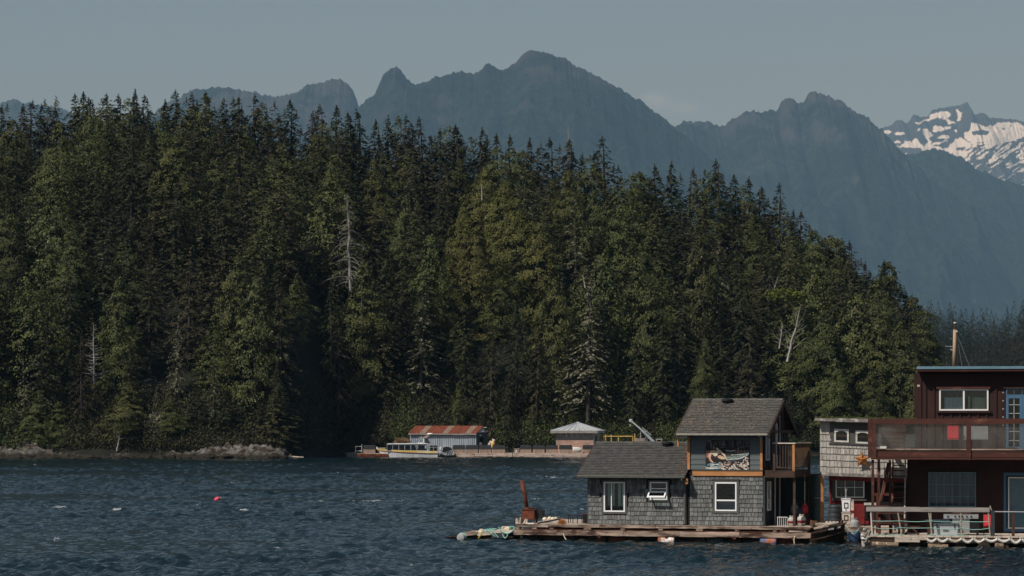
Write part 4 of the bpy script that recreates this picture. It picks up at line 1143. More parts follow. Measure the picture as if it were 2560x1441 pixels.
# ---------------------------------------------------------------- the grey house
G = Frame(1911, 120.0, 17.0)
def grey_house():
    root = G.root('float_house', 'grey shingled two level house with orange cedar trim standing on a wooden float', 'house')
    X = G.x; Z = G.z
    zd = 0.70
    xl = X(1471); xm = X(1721); DEP = 4.9
    z_e1 = Z(1190, 1600)                         # low eave height
    z_mid0, z_mid1 = Z(1190, 1820), Z(1177, 1820)   # orange belt
    z_e2 = Z(1084, 1800, -0.5)
    EV = 0.52
    # openings (front)
    w1 = (X(1510), X(1563), Z(1280, 1535), Z(1205, 1535)); w2 = (X(1625), X(1669), Z(1250, 1645), Z(1205, 1645)); w3 = (X(1788), X(1842), Z(1278, 1815), Z(1206, 1815))
    holes = [w1, w2, w3]
    hr = [(a+0.02, b_-0.02, c+0.02, d-0.02) for a, b_, c, d in holes]
    wl = MB()
    wall_cells(wl, xl, xm, zd, z_e1+0.12, 0.0, 0.12, hr[:2])
    wall_cells(wl, xm, 0.0, zd, z_e2+0.1, 0.0, 0.12, hr[2:])
    wl.box(xl, xl+0.12, 0.12, DEP, zd, z_e1+0.1)
    wl.box(xl, xm, DEP-0.12, DEP, zd, z_e1+0.1); wl.box(xm, 0, DEP-0.12, DEP, zd, z_e2+0.1)
    wl.box(xl+0.12, xm, 0.12, DEP-0.12, z_e1, z_e1+0.05)
    wl.box(xm, xm+0.1, 0.12, DEP-0.12, z_e1+0.05, z_e2+0.1)
    wl.box(xm+0.1, -0.12, 0.12, DEP-0.12, z_mid0, z_mid0+0.1)
    wl.build('wall', M_sheath, root)
    MB().box(xl+0.12, -0.12, 0.12, DEP-0.12, zd, zd+0.04).build('floor', M_inner, root)
    # right side wall with openings: a tall window, a door and the upper gable windows
    sw = MB(); z_r = Z(1001, 1850, DEP/2)
    side_holes = [(0.5, 1.15, Z(1277, 1925, 0.8), Z(1204, 1925, 0.8)), (2.1, 3.0, zd+0.05, zd+2.1), (0.25, 0.85, z_mid1+0.42, z_e2-0.05), (2.2, 3.0, z_mid1+0.08, z_e2+0.75)]
    ys = sorted({0.12, DEP-0.12, *[v for h in side_holes for v in h[:2]]}); zs = sorted({zd, z_e2, *[min(v, z_e2) for h in side_holes for v in h[2:]]})
    for a, b_ in zip(ys[:-1], ys[1:]):
        for c, d in zip(zs[:-1], zs[1:]):
            if not any(h[0] < (a+b_)/2 < h[1] and h[2] < (c+d)/2 < h[3] for h in side_holes): sw.box(-0.12, 0, a, b_, c, d)
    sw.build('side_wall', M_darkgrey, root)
    ym = DEP/2+0.05
    def gable(xa, xb, name, m, zb, ztop, yl=0.0, yr=DEP):
        mb = MB(); mb.add([(xa, yl, zb), (xa, yr, zb), (xa, ym, ztop), (xb, yl, zb), (xb, yr, zb), (xb, ym, ztop)], [(0, 1, 2), (5, 4, 3), (0, 3, 4, 1), (1, 4, 5, 2), (2, 5, 3, 0)])
        return mb.build(name, m, root)
    slope = (z_r-z_e2)/(ym+EV)
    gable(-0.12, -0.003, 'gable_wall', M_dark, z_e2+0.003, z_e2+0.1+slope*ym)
    z_r1 = Z(1108.5, 1600, ym)
    slope1 = (z_r1-z_e1)/(ym+EV)
    gable(xl, xl+0.12, 'gable_wall', M_darkgrey, z_e1+0.1, z_e1+0.1+slope1*ym)
    # battens on the side wall upstairs
    for k in range(9):
        y = 0.35+k*0.5
        MB().box(0.003, 0.03, y, y+0.06, z_mid1+0.02, z_e2+slope*(ym-abs(y-ym))).build('batten', M_dark, root)
    # side windows and door
    def side_window(y0, y1, z0, z1, bars):
        w = MB()
        w.box(-0.05, 0.05, y0, y0+0.06, z0, z1); w.box(-0.05, 0.05, y1-0.06, y1, z0, z1); w.box(-0.05, 0.05, y0+0.06, y1-0.06, z0, z0+0.06); w.box(-0.05, 0.05, y0+0.06, y1-0.06, z1-0.06, z1)
        for t in bars: w.box(-0.04, 0.045, y0+0.06, y1-0.06, z0+(z1-z0)*t-0.03, z0+(z1-z0)*t+0.03)
        f = w.build('window', M_white, root)
        MB().box(-0.01, 0, y0+0.06, y1-0.06, z0+0.06, z1-0.06).build('pane', M_glass, f)
    side_window(*side_holes[0], (0.36,)); side_window(*side_holes[2], ()); side_window(*side_holes[3], ())
    d = MB().box(-0.06, -0.01, 2.16, 2.94, zd+0.05, zd+2.04).build('door', M_darkgrey, root)
    fr = MB(); fr.box(-0.03, 0.04, 2.04, 2.1, zd, zd+2.1).box(-0.03, 0.04, 3.0, 3.1, zd, zd+2.1).box(-0.03, 0.04, 2.04, 3.1, zd+2.103, zd+2.2)
    fr.build('frame', M_white, d)
    # front windows
    f = window(root, *w1, 0.0, vb=(0.36,), trim=M_trimg, bar=0.035)
    c = MB()
    for k, (a, w) in enumerate(((0.12, 0.10), (0.36, 0.09), (0.62, 0.12), (0.80, 0.06))):
        xx = w1[0]+(w1[1]-w1[0])*a
        for j in range(4): c.box(xx+j*w/4, xx+(j+1)*w/4-0.004, 0.16+0.02*(j % 2), 0.18+0.02*(j % 2), w1[2]+0.25, w1[3]-0.05)
    c.build('curtain', M_curtg, f)
    f = window(root, *w2, 0.0, hb=(0.62,), trim=M_trimg, tw=0.07)
    # the lower sash is hinged open: it stands out at its foot
    sx0, sx1 = w2[0]-0.03, w2[1]-0.02; zt = w2[2]+(w2[3]-w2[2])*0.46; zb = w2[2]+0.12; yo = -0.42
    s = MB()
    def q(x, t, o=0.0): return (x, -0.08+(yo+0.08)*t, zt+(zb-zt)*t+o)
    for a, b_, t0, t1 in ((sx0, sx1, 0, 0.16), (sx0, sx1, 0.84, 1.0)):
        s.hexa([q(a, t1, -0.02), q(b_, t1, -0.02), q(b_, t0, -0.02), q(a, t0, -0.02), q(a, t1, 0.02), q(b_, t1, 0.02), q(b_, t0, 0.02), q(a, t0, 0.02)])
    for a, b_ in ((sx0, sx0+0.06), (sx1-0.06, sx1)):
        s.hexa([q(a, 0.84, -0.02), q(b_, 0.84, -0.02), q(b_, 0.16, -0.02), q(a, 0.16, -0.02), q(a, 0.84, 0.02), q(b_, 0.84, 0.02), q(b_, 0.16, 0.02), q(a, 0.16, 0.02)])
    sash = s.build('window_sash', M_white, root)
    g = MB().hexa([q(sx0+0.06, 0.84, -0.006), q(sx1-0.06, 0.84, -0.006), q(sx1-0.06, 0.16, -0.006), q(sx0+0.06, 0.16, -0.006), q(sx0+0.06, 0.84, 0.0), q(sx1-0.06, 0.84, 0.0), q(sx1-0.06, 0.16, 0.0), q(sx0+0.06, 0.16, 0.0)])
    g.build('pane', M_glass, sash)
    f = window(root, *w3, 0.0, hb=(0.37,), trim=M_trimg, bar=0.06, head=True, tw=0.1)
    MB().box(w3[0]+0.06, w3[1]-0.06, 0.08, 0.1, w3[2]+0.05, w3[2]+(w3[3]-w3[2])*0.36).build('blind', mat('grey_blind', S(120, 116, 122), S(140, 134, 138), 3), f)
    # shingles
    rnd = random.Random(2); J = MB(); J.mi = 0
    tr = [(a-0.09, b_+0.09, c-0.09, d+0.13) for a, b_, c, d in holes]
    n = lay_shingles(root, M_shg, xm+0.06, -0.06, zd+0.01, z_mid0, -0.002, 0.185, 0.10, 0.23, tr, rnd, 290, J)
    lay_shingles(root, M_shg, xl, xm-0.06, zd+0.01, z_e1-0.02, -0.002, 0.185, 0.10, 0.23, tr, rnd, max(0, 296-n), J)
    MT = [mat('shingle_tone', S(69*k, 72*k, 73*k), S(108*k, 109*k, 106*k), 9, 0.85, (1, 1, 0.25)) for k in (0.8, 0.92, 1.04, 1.15)]
    o = J.build('shingles', MT, root); o['kind'] = 'stuff'
    # trims
    MB().box(-0.06, 0.03, -0.035, 0.0, zd, z_mid0).build('corner_board', M_darkgrey, root)
    MB().box(xl-0.03, xl, -0.03, 0.1, zd, z_e1).build('corner_board', M_trimg, root)
    b0, b1 = X(1732), X(1907)
    MB().box(b0, b1, -0.07, 0.0, z_mid0, z_mid1).build('belt_beam', M_cedarw, root)
    MB().box(b0, b1+0.03, -0.10, -0.003, z_mid1+0.003, z_mid1+0.035).build('ledge', M_trimg, root)
    for a, b_ in ((1719.5, 1725.5), (1901, 1907)):
        MB().box(X(a), X(b_), -0.075, -0.003, z_mid1+0.04, z_e2-0.12).build('corner_post', M_cedarw, root)
    k = 0; z = z_mid1+0.045; st = (Z(1100, 1820)-z)/6.0
    me = MB().hexa([(0, -0.028, 0), (1, -0.028, 0), (1, 0, 0), (0, 0, 0), (0, -0.008, 1), (1, -0.008, 1), (1, 0, 1), (0, 0, 1)]).mesh('clapboard', M_clap)
    while z < z_e2:
        o = link('clapboard', me, root, (X(1726), -0.003, z)); o.scale = (X(1901)-X(1726), 1, st-0.006); z += st
    # roofs
    x0r, x1r = X(1443.5, -EV), xm-0.003
    shingle_roof('roof', root, x0r, x1r, -EV, z_e1, ym, z_r1, M_roof, seed=1)
    shingle_roof('roof', root, x0r, x1r, DEP+EV, z_e1, ym, z_r1, M_roof, seed=2)
    X0R, X1R = X(1691, -EV), X(1921, -EV)
    shingle_roof('roof', root, X0R, X1R, -EV, z_e2, ym, z_r, M_roof2, seed=3)
    shingle_roof('roof', root, X0R, X1R, DEP+EV, z_e2, ym, z_r, M_roof2, seed=4)
    for (a, b_, ze, zr, nm) in ((x0r, x1r, z_e1, z_r1, M_roof), (X0R, X1R, z_e2, z_r, M_roof2)):
        rc = MB(); x = a
        while x < b_-0.01:
            e = min(x+0.3, b_)
            rc.hexa([(x, ym-0.14, zr-0.02), (e-0.006, ym-0.14, zr-0.02), (e-0.006, ym+0.14, zr-0.02), (x, ym+0.14, zr-0.02), (x, ym-0.04, zr+0.085), (e-0.006, ym-0.04, zr+0.075), (e-0.006, ym+0.04, zr+0.075), (x, ym+0.04, zr+0.085)])
            x = e
        rc.build('ridge_cap', nm, root)
    for (a, b_, ze, zr) in ((x0r, x1r, z_e1, z_r1), (X0R, X1R, z_e2, z_r)):
        MB().box(a, b_, -EV-0.03, -EV, ze-0.11, ze+0.01).build('fascia', M_darkgrey, root)
        gt = MB(); gt.box(a+0.02, b_-0.02, -EV-0.13, -EV-0.12, ze-0.075, ze+0.012).box(a+0.02, b_-0.02, -EV-0.12, -EV-0.033, ze-0.075, ze-0.065)
        gt.box(a+0.02, b_-0.02, -EV-0.137, -EV-0.131, ze-0.004, ze+0.02)
        gt.build('gutter', M_gutter if ze == z_e2 else M_trimg, root)
        if ze == z_e1: MB().box(a+0.02, b_-0.02, -EV-0.14, -EV-0.131, ze+0.0, ze+0.018).build('gutter_lip', M_gutter, root)
        # soffit boards between fascia and wall
        MB().hexa([(a, -EV+0.003, ze-0.09), (b_, -EV+0.003, ze-0.09), (b_, -0.01, ze-0.09), (a, -0.01, ze-0.09), (a, -EV+0.003, ze-0.06), (b_, -EV+0.003, ze-0.06), (b_, -0.01, ze-0.06), (a, -0.01, ze-0.06)]).build('soffit', M_dark, root)
    def rake(xa, ze, zr, m, w=0.16):
        for ya in (-EV-0.02, DEP+EV+0.02):
            MB().hexa([(xa, ya, ze-w), (xa+0.05, ya, ze-w), (xa+0.05, ym, zr-w), (xa, ym, zr-w), (xa, ya, ze+0.03), (xa+0.05, ya, ze+0.03), (xa+0.05, ym, zr+0.03), (xa, ym, zr+0.03)]).build('rake_board', m, root)
    rake(X1R+0.003, z_e2, z_r, M_dark, 0.2); rake(X0R-0.053, z_e2, z_r, M_dark); rake(x0r-0.053, z_e1, z_r1, M_dark)
    # planks under the right overhang
    for k in range(6):
        t0, t1 = k/6, (k+1)/6-0.01
        for sgn in (0, 1):
            ya0 = -EV+(ym+EV)*t0 if not sgn else DEP+EV-(DEP+EV-ym)*t0; ya1 = -EV+(ym+EV)*t1 if not sgn else DEP+EV-(DEP+EV-ym)*t1
            za0 = z_e2+(z_r-z_e2)*t0-0.05; za1 = z_e2+(z_r-z_e2)*t1-0.05
            MB().hexa([(0.035, ya0, za0-0.02), (X1R, ya0, za0-0.02), (X1R, ya1, za1-0.02), (0.035, ya1, za1-0.02), (0.035, ya0, za0), (X1R, ya0, za0), (X1R, ya1, za1), (0.035, ya1, za1)]).build('soffit_plank', M_dark, root)
    # king post and brackets
    MB().box(X1R-0.12, X1R-0.02, ym-0.06, ym+0.06, z_e2+0.1, z_r-0.12).build('king_post', M_dark, root)
    MB().box(X1R-0.11, X1R-0.03, -0.3, DEP+0.3, z_e2+0.02, z_e2+0.12).build('tie_beam', M_dark, root)
    MB().box(X(1694, -0.3), xm, -0.36, -0.28, z_e2-0.22, z_e2-0.12).build('bracket', M_weath2, root)
    MB().box(X(1694, -0.3), X(1694, -0.3)+0.07, -0.37, -0.27, z_e2-0.55, z_e2-0.223).build('bracket', M_cedarw, root)
    MB().box(X(1714, -0.45), X(1720, -0.45), -0.50, -0.40, z_e1-0.32, z_e1-0.1).build('bracket', M_cedarw, root)
    # downspout
    xd = X(1713.5); ds = MB(); ds.tube([(xd, -EV-0.08, z_e1-0.06), (xd, -EV-0.08, z_e1-0.16), (xd, -0.09, z_e1-0.34), (xd, -0.09, zd+0.12), (xd, -0.2, zd+0.03)], 0.045, 7)
    ds.build('downspout', M_trimg, root)
    xd = X(1904); ds = MB(); ds.tube([(xd, -EV-0.08, z_e2-0.06), (xd, -0.13, z_e2-0.14), (xd, -0.13, z_e2-0.34)], 0.045, 7); ds.build('downspout', M_gutter, root)
    # roof vents
    for px, py, ze, zr in ((1668, 1113, z_e1, z_r1), (1818, 1004.5, z_e2, z_r)):
        t = 0.9; y = -EV+(ym+EV)*t; zz = ze+(zr-ze)*t
        v = MB(); v.lathe([(0.19, 0.0), (0.2, 0.07), (0.26, 0.09), (0.25, 0.15), (0.1, 0.19)], (X(px, y), y, zz+0.03), 12)
        v.build('roof_vent', M_black, root, smooth=False)
    # rusty moss where the low roof meets the tall wall
    rs = random.Random(4); ms = MB()
    for k in range(420):
        t = 1-abs(rs.gauss(0, 0.33)); 
        if t < 0.02 or t > 0.99: continue
        x = x1r-0.02-abs(rs.gauss(0, 0.20)); y = -EV+(ym+EV)*t; z = z_e1+(z_r1-z_e1)*t+0.055; r = rs.uniform(0.012, 0.04)
        ms.add([(x-r, y-r, z), (x+r, y-r*0.6, z+0.005), (x+r*0.5, y+r, z+0.01), (x, y, z+r*0.9)], [(0, 1, 3), (1, 2, 3), (2, 0, 3)])
    o = ms.build('moss', M_moss, root); o['kind'] = 'stuff'
    # fallen leaves and moss tufts on the tall roof
    ms = MB()
    for k in range(700):
        t = rs.random()*0.96+0.02; x = rs.uniform(X0R+0.1, X1R-0.05)
        if rs.random() > 1.0-0.55*(x-X0R)/(X1R-X0R) or rs.random() < 0.4*t*0: continue
        y = -EV+(ym+EV)*t; z = z_e2+(z_r-z_e2)*t+0.062; r = rs.uniform(0.01, 0.026)
        ms.add([(x-r*1.5, y-r, z), (x+r*1.5, y-r*0.6, z+0.004), (x+r, y+r, z+0.01), (x, y, z+r*0.8)], [(0, 1, 3), (1, 2, 3), (2, 0, 3)])
    o = ms.build('leaf_litter', mat('dry_leaf_litter', S(120, 96, 74), S(160, 136, 110), 14, 0.95), root); o['kind'] = 'stuff'
    # balcony on the right side
    bz = z_mid1-0.02; bu = 1.28; bv0, bv1 = -0.05, 3.3
    fb = MB().box(0.035, bu, bv0-0.003, bv0+0.06, z_mid0-0.06, bz).build('balcony_beam', M_dark, root)
    MB().box(bu-0.06, bu, bv0+0.063, bv1, z_mid0-0.06, bz).build('balcony_beam', M_dark, root)
    for k in range(8):
        x = 0.04+k*(bu-0.04)/8
        MB().box(x, x+(bu-0.04)/8-0.012, bv0, bv1, bz+0.003, bz+0.04).build('balcony_board', M_dark, root)
    zt = Z(1110, 1990, 0); 
    for (x, y) in ((0.42, bv0+0.05), (bu-0.05, bv0+0.05), (bu-0.05, bv1-0.05)):
        MB().box(x-0.05, x+0.05, y-0.05, y+0.05, z_mid0-0.06 if x > 1 else bz+0.04, zt-0.003).build('balcony_post', M_cedarw if x > 1 and y < 1 else M_dark, root)  # far corner post in dark wood, imitating the roof's shade
    MB().box(0.36, bu+0.04, bv0-0.03, bv0+0.12, zt, zt+0.045).build('hand_rail', M_weath2, root)
    MB().box(bu-0.13, bu+0.04, bv0+0.123, bv1+0.05, zt, zt+0.045).build('hand_rail', M_weath2, root)
    MB().box(0.47, bu-0.1, bv0+0.03, bv0+0.07, bz+0.12, bz+0.17).build('bottom_rail', M_dark, root)
    MB().box(bu-0.07, bu-0.03, bv0+0.1, bv1-0.1, bz+0.12, bz+0.17).build('bottom_rail', M_cedard, root)
    for k in range(6):
        x = 0.53+k*0.115; MB().box(x, x+0.04, bv0+0.035, bv0+0.065, bz+0.17, zt).build('baluster', M_dark, root)
    for k in range(14):
        y = bv0+0.25+k*0.22; MB().box(bu-0.055, bu-0.035, y, y+0.05, bz+0.17, zt).build('baluster', M_cedard, root)  # end balusters coloured dark in place of shade
    # posts carrying the balcony
    for y in (0.1, bv1-0.1): MB().box(bu-0.1, bu, y, y+0.1, zd, z_mid0-0.06).build('balcony_leg', M_dark, root)
    return root
grey_house()

# dark green store room under the balcony
def green_store():
    zd = 0.70; v = 3.35
    u0, u1 = G.x(1966, v), G.x(2034, v); zt = G.z(1190, 2010, v)
    r = G.thing('store_room', 'dark green plank store room under the balcony of the grey house', 'shed', u=u0, v=v, z=zd)
    W = u1-u0; H = zt-zd
    MB().box(0, W, 0.03, 1.6, 0, H-0.03).build('wall', M_grn, r)
    for k in range(5):
        a = k*(H-0.05)/5
        MB().box(0.06, W-0.002, 0, 0.027, a, a+(H-0.05)/5-0.015).build('plank', M_grn, r)
    MB().box(-0.03, 0.055, -0.02, 0.06, 0, H).build('corner_post', M_darkgrey, r)
    MB().box(-0.1, W+0.08, -0.1, 1.7, H, H+0.06).build('roof', M_dark, r)
green_store()

# mural: flat print on a panel, painted cell by cell
def mural():
    W, H = 131, 90
    A = np.zeros((H, W, 3)); yy, xx = np.mgrid[0:H, 0:W]; yy = yy*10.0+5; xx = xx*10.0+5
    rs = np.random.RandomState(5)
    A[:] = S(24, 22, 24)
    def ell(cx, cy, rx, ry, rot, col, soft=0):
        c, q = math.cos(rot), math.sin(rot); dx, dy = xx-cx, yy-cy
        d = ((dx*c+dy*q)/rx)**2+((-dx*q+dy*c)/ry)**2
        A[d < 1] = np.array(S(*col))
    def stroke(pts, w0, w1, col):
        for (a, b_), (c, d) in zip(pts[:-1], pts[1:]):
            n = int(math.hypot(c-a, d-b_)/6)+1
            for k in range(n+1):
                t = k/n; ww = w0+(w1-w0)*t
                A[(xx-(a+(c-a)*t))**2+(yy-(b_+(d-b_)*t))**2 < ww*ww] = np.array(S(*col))
    for k in range(46):            # grey trunks
        x = rs.uniform(0, 1310); y0 = rs.uniform(0, 60); l = rs.uniform(80, 230); g = rs.randint(60, 112)
        stroke([(x, y0), (x+rs.uniform(-10, 10), y0+l)], rs.uniform(5, 14), 5, (g, g-4, g))
    stroke([(10, 20), (150, 25)], 14, 14, (116, 112, 116)); stroke([(460, 150), (600, 150)], 20, 14, (18, 16, 18)); stroke([(500, 140), (600, 145)], 8, 8, (150, 148, 150)); stroke([(460, 215), (600, 215)], 8, 8, (130, 120, 110))
    stroke([(940, 260), (1120, 200), (1300, 185)], 8, 14, (84, 88, 86)); stroke([(980, 240), (980, 330)], 12, 16, (140, 110, 110))
    for k in range(12): stroke([(900+k*34, 310+rs.uniform(-10, 20)), (900+k*34, 370)], 9, 9, [(150, 96, 90), (112, 84, 100), (190, 150, 130)][k % 3])
    # shore, pale skin tones of the reclining figure
    stroke([(40, 330), (50, 520)], 16, 22, (170, 96, 74)); stroke([(90, 320), (85, 500)], 10, 12, (200, 120, 92))
    ell(250, 190, 62, 90, 0, (38, 32, 22)); ell(240, 150, 40, 60, 0.2, (70, 64, 34)); ell(250, 230, 34, 44, 0, (150, 112, 84))
    stroke([(170, 350), (130, 470), (120, 540)], 38, 34, (222, 172, 134)); stroke([(120, 540), (160, 620), (210, 670)], 32, 22, (210, 150, 112))
    ell(260, 380, 110, 70, 0.3, (226, 178, 142)); ell(300, 440, 66, 48, 0, (238, 196, 166)); ell(385, 350, 60, 52, 0.4, (232, 180, 146))
    stroke([(350, 260), (430, 330), (560, 450), (640, 590)], 30, 18, (230, 184, 150)); stroke([(620, 560), (700, 650)], 18, 10, (214, 166, 134))
    ell(460, 520, 110, 52, 0.35, (226, 164, 118)); ell(520, 545, 70, 34, 0.3, (238, 186, 140))
    stroke([(180, 480), (300, 520)], 16, 20, (90, 36, 34)); stroke([(340, 500), (420, 430)], 18, 12, (24, 20, 22))
    # tail
    for k, col in enumerate(((58, 74, 70), (84, 104, 98), (132, 150, 142), (84, 98, 92), (150, 170, 168), (62, 76, 76))):
        o = 30*k
        stroke([(640+o*0.3, 470+o), (820, 470+o*0.9), (1010, 440+o*1.0), (1180, 390+o*0.7), (1290, 330+o*0.35)], 22, 8, col)
    stroke([(760, 570), (900, 575), (1080, 545), (1230, 470), (1295, 400)], 9, 6, (206, 224, 222)); stroke([(780, 450), (960, 440), (1150, 415)], 8, 5, (190, 204, 196))
    stroke([(620, 310), (760, 330), (880, 310)], 10, 10, (198, 200, 180)); stroke([(640, 350), (760, 350), (880, 330)], 12, 10, (100, 120, 112))
    # water
    for k in range(30):
        x = rs.uniform(0, 420); y = rs.uniform(690, 880)
        stroke([(x, y), (x+rs.uniform(60, 200), y+rs.uniform(-14, 14))], 9, 7, [(96, 158, 176), (150, 190, 200), (216, 210, 208), (46, 106, 130)][rs.randint(4)])
    stroke([(0, 830), (200, 840), (360, 800)], 20, 12, (170, 178, 160)); stroke([(10, 875), (200, 872), (330, 850)], 10, 8, (224, 216, 206))
    # pebbles
    for k in range(120):
        x = rs.uniform(430, 1300); y = 620+rs.rand()**0.9*265
        if y < 640+(1300-x)*0.02+(0 if x < 1000 else 40): continue
        sc = 0.5+(y-600)/320
        ell(x, y, rs.uniform(16, 42)*sc, rs.uniform(8, 15)*sc, rs.uniform(0.1, 0.6), [(216, 184, 162), (196, 158, 138), (226, 204, 186), (150, 124, 112)][rs.randint(4)])
    for k in range(26):
        ell(rs.uniform(1120, 1300), rs.uniform(520, 860), rs.uniform(12, 26), rs.uniform(12, 20), 0, (216, 190, 170))
    A = 0.72*A+0.28*A.mean(axis=2, keepdims=True)
    m, nt, b = new_mat('mural_print')
    at = nt.nodes.new('ShaderNodeVertexColor'); at.layer_name = 'Col'
    nt.links.new(at.outputs[0], b.inputs['Base Color']); b.inputs['Roughness'].default_value = 0.7
    v = -0.055
    x0, x1 = G.x(1764, v), G.x(1873, v); z0, z1 = G.z(1175, 1820, v), G.z(1101, 1820, v)
    r = G.thing('mural', 'painted panel of a reclining mermaid on a pebble beach fixed to the grey clapboard wall', 'mural', u=x0, v=v, z=z0)
    Wm, Hm = x1-x0, z1-z0
    gx = np.linspace(0, Wm, W+1); gz = np.linspace(0, Hm, H+1); Xg, Zg = np.meshgrid(gx, gz)
    me = np_mesh('picture', np.stack([Xg, Xg*0-0.012, Zg], -1).reshape(-1, 3), grid_faces(H+1, W+1), m)
    ca = me.color_attributes.new('Col', 'FLOAT_COLOR', 'CORNER')
    cols = np.repeat(np.concatenate([0.8*A[::-1].reshape(-1, 3), np.ones((W*H, 1))], 1), 4, 0)
    ca.data.foreach_set('color', cols.astype(np.float32).ravel())
    link('picture', me, r)
    MB().box(0, Wm, -0.01, 0.02, 0, Hm).build('panel', M_darkgrey, r)
mural()
# ---------------------------------------------------------------- the float under the grey house
def rope_obj(name, label, pts, m, r=0.022, cat='rope', group=None, seed=0):
    mb = MB(); mb.tube(pts, r, 5)
    o = mb.build(name, m); return tag(o, label, cat, group)
def rough_box(mb, x0, x1, y0, y1, z0, z1, rg_, j=0.02, n=6):
    "a worn timber: jittered long box along x"
    xs = [x0+(x1-x0)*k/n for k in range(n+1)]
    vs = []
    for x in xs:
        for (y, z) in ((y0, z0), (y1, z0), (y1, z1), (y0, z1)):
            vs.append((x, y+rg_.uniform(-j, j)*0.5, z+rg_.uniform(-j, j)))
    fs = []
    for k in range(n):
        for q in range(4):
            fs.append((4*k+q, 4*k+4+q, 4*k+4+(q+1) % 4, 4*k+(q+1) % 4))
    fs.append((0, 1, 2, 3)); fs.append((4*n+3, 4*n+2, 4*n+1, 4*n))
    return mb.add(vs, fs)

def grey_float():
    rg_ = random.Random(9)
    root = G.root('wooden_float', 'weathered pinkish timber float carrying the grey shingled house', 'float')
    v0 = -0.85; X = lambda px: G.x(px, v0)
    x0, x1 = X(1289), X(2027); zt = 0.69
    # deck boards run front to back
    d = MB(); x = x0
    while x < x1-0.02:
        w = rg_.uniform(0.13, 0.16); e = min(x+w, x1)
        d.box(x, e-0.012, v0+0.03, 6.0, zt-0.045, zt-rg_.uniform(0, 0.008)); x = e
    o = d.build('deck_boards', M_weath2, root); o['kind'] = 'stuff'
    # edge timbers, butted end to end
    cuts = [1289, 1372, 1500, 1640, 1760, 1880, 2027]
    for a, b_ in zip(cuts[:-1], cuts[1:]):
        rough_box(MB(), 0, 1, 0, 1, 0, 1, rg_)
        m = MB(); rough_box(m, X(a)+0.006, X(b_)-0.006, v0-0.07, v0+0.02, zt-0.105, zt+0.012, rg_, 0.012, 8); m.build('edge_plank', M_weath, root)
    cuts = [1286, 1395, 1560, 1700, 1850, 2029]
    for a, b_ in zip(cuts[:-1], cuts[1:]):
        m = MB(); rough_box(m, X(a)+0.005, X(b_)-0.005, v0-0.13, v0+0.06, zt-0.44, zt-0.225, rg_, 0.014, 9); m.build('side_timber', M_weath, root)
    m = MB(); rough_box(m, X(1286)+0.02, X(2029)-0.3, v0-0.09, v0+0.03, zt-0.212, zt-0.19, rg_, 0.004, 9); m.build('batten', M_rustd, root)
    for px in (1291, 1331, 1375, 1460, 1552, 1646, 1741, 1838, 1933, 1952, 2010):
        w = rg_.uniform(0.12, 0.32); m = MB(); rough_box(m, X(px), X(px)+w, v0-0.05, v0+0.3, zt-0.225, zt-0.108, rg_, 0.008, 2); m.build('spacer_block', M_weath, root)
    m = MB(); rough_box(m, X(1952)+0.34, X(2008), v0-0.03, v0+0.06, zt-0.20, zt-0.12, rg_, 0.008, 4); m.build('edge_plank', M_weath2, root)
    # cross logs and floats below
    for k, px in enumerate((1330, 1420, 1500, 1585, 1668, 1750, 1838, 1912, 1985)):
        m = MB(); r = rg_.uniform(0.2, 0.26); m.cyl((X(px), v0+rg_.uniform(0.02, 0.2), 0.06), (X(px), 6.0, 0.06), r, r*0.9, 12); m.build('log', M_log, root)
    m = MB(); m.box(x0+0.1, x1-0.1, v0+0.35, 6.0, -0.3, zt-0.24); m.build('under_frame', M_log, root)
    # bolts
    for px in (1500, 1668, 1838, 1985):
        m = MB(); m.cyl((X(px), v0-0.14, zt-0.47), (X(px), v0+0.2, zt-0.47), 0.07, 0.07, 9); m.build('rod_end', M_rustd, root)
    for px, m_, lb in ((1667, M_orange, 'orange and white barrel'), (1922, M_bluew, 'faded blue and rust coloured barrel')):
        t = G.thing('float_barrel', lb+' wedged under the edge of the grey house float', 'barrel', px=px, v=v0+0.05, z=0.08)
        m = MB(); m.M = Matrix.Rotation(PI/2, 4, 'Y')
        m.lathe([(0.18, -0.34), (0.2, -0.3), (0.205, -0.12), (0.195, -0.1), (0.205, -0.08), (0.205, 0.1), (0.195, 0.12), (0.205, 0.14), (0.2, 0.3), (0.18, 0.34)], (0, 0, 0), 14)
        m.build('barrel_body', m_, t, True)
        m = MB(); m.M = Matrix.Rotation(PI/2, 4, 'Y'); m.lathe([(0.13, -0.352), (0.13, -0.342)], (0, 0, 0), 12); m.build('barrel_lid', M_rustd, t)
    for px in (1545, 1790, 1965):
        t = G.thing('float_barrel', {1545: 'dim brown', 1790: 'dark grey', 1965: 'dull red brown'}[px]+' barrel in the shade under the grey house float', 'barrel', px=px, v=v0+0.3, z=0.05)
        m = MB(); m.M = Matrix.Rotation(PI/2, 4, 'Y'); m.lathe([(0.16, -0.36), (0.2, -0.32), (0.2, 0.32), (0.16, 0.36)], (0, 0, 0), 12); m.build('barrel_body', {1545: M_rust, 1790: M_barrel, 1965: M_rust}[px], t, True)
        m = MB(); m.M = Matrix.Rotation(PI/2, 4, 'Y'); m.lathe([(0.1, -0.37), (0.1, -0.362)], (0, 0, 0), 10); m.build('barrel_lid', M_rustd, t)
    return zt
ZT = grey_float()
def gw(px, py, v):
    "world point seen at a pixel on the plane y=v of the grey house frame"
    u = G.x(px, v); z = G.z(py, px, v)
    return Vector((G.Ox+u*G.c+v*G.s, G.Oy-u*G.s+v*G.c, z))
rope_obj('mooring_line', 'thin pale line hanging from the timber float into the water', [gw(1408, 1333, -1.0), gw(1412, 1345, -1.02), gw(1420, 1357, -1.04)], M_ropecr, 0.02)
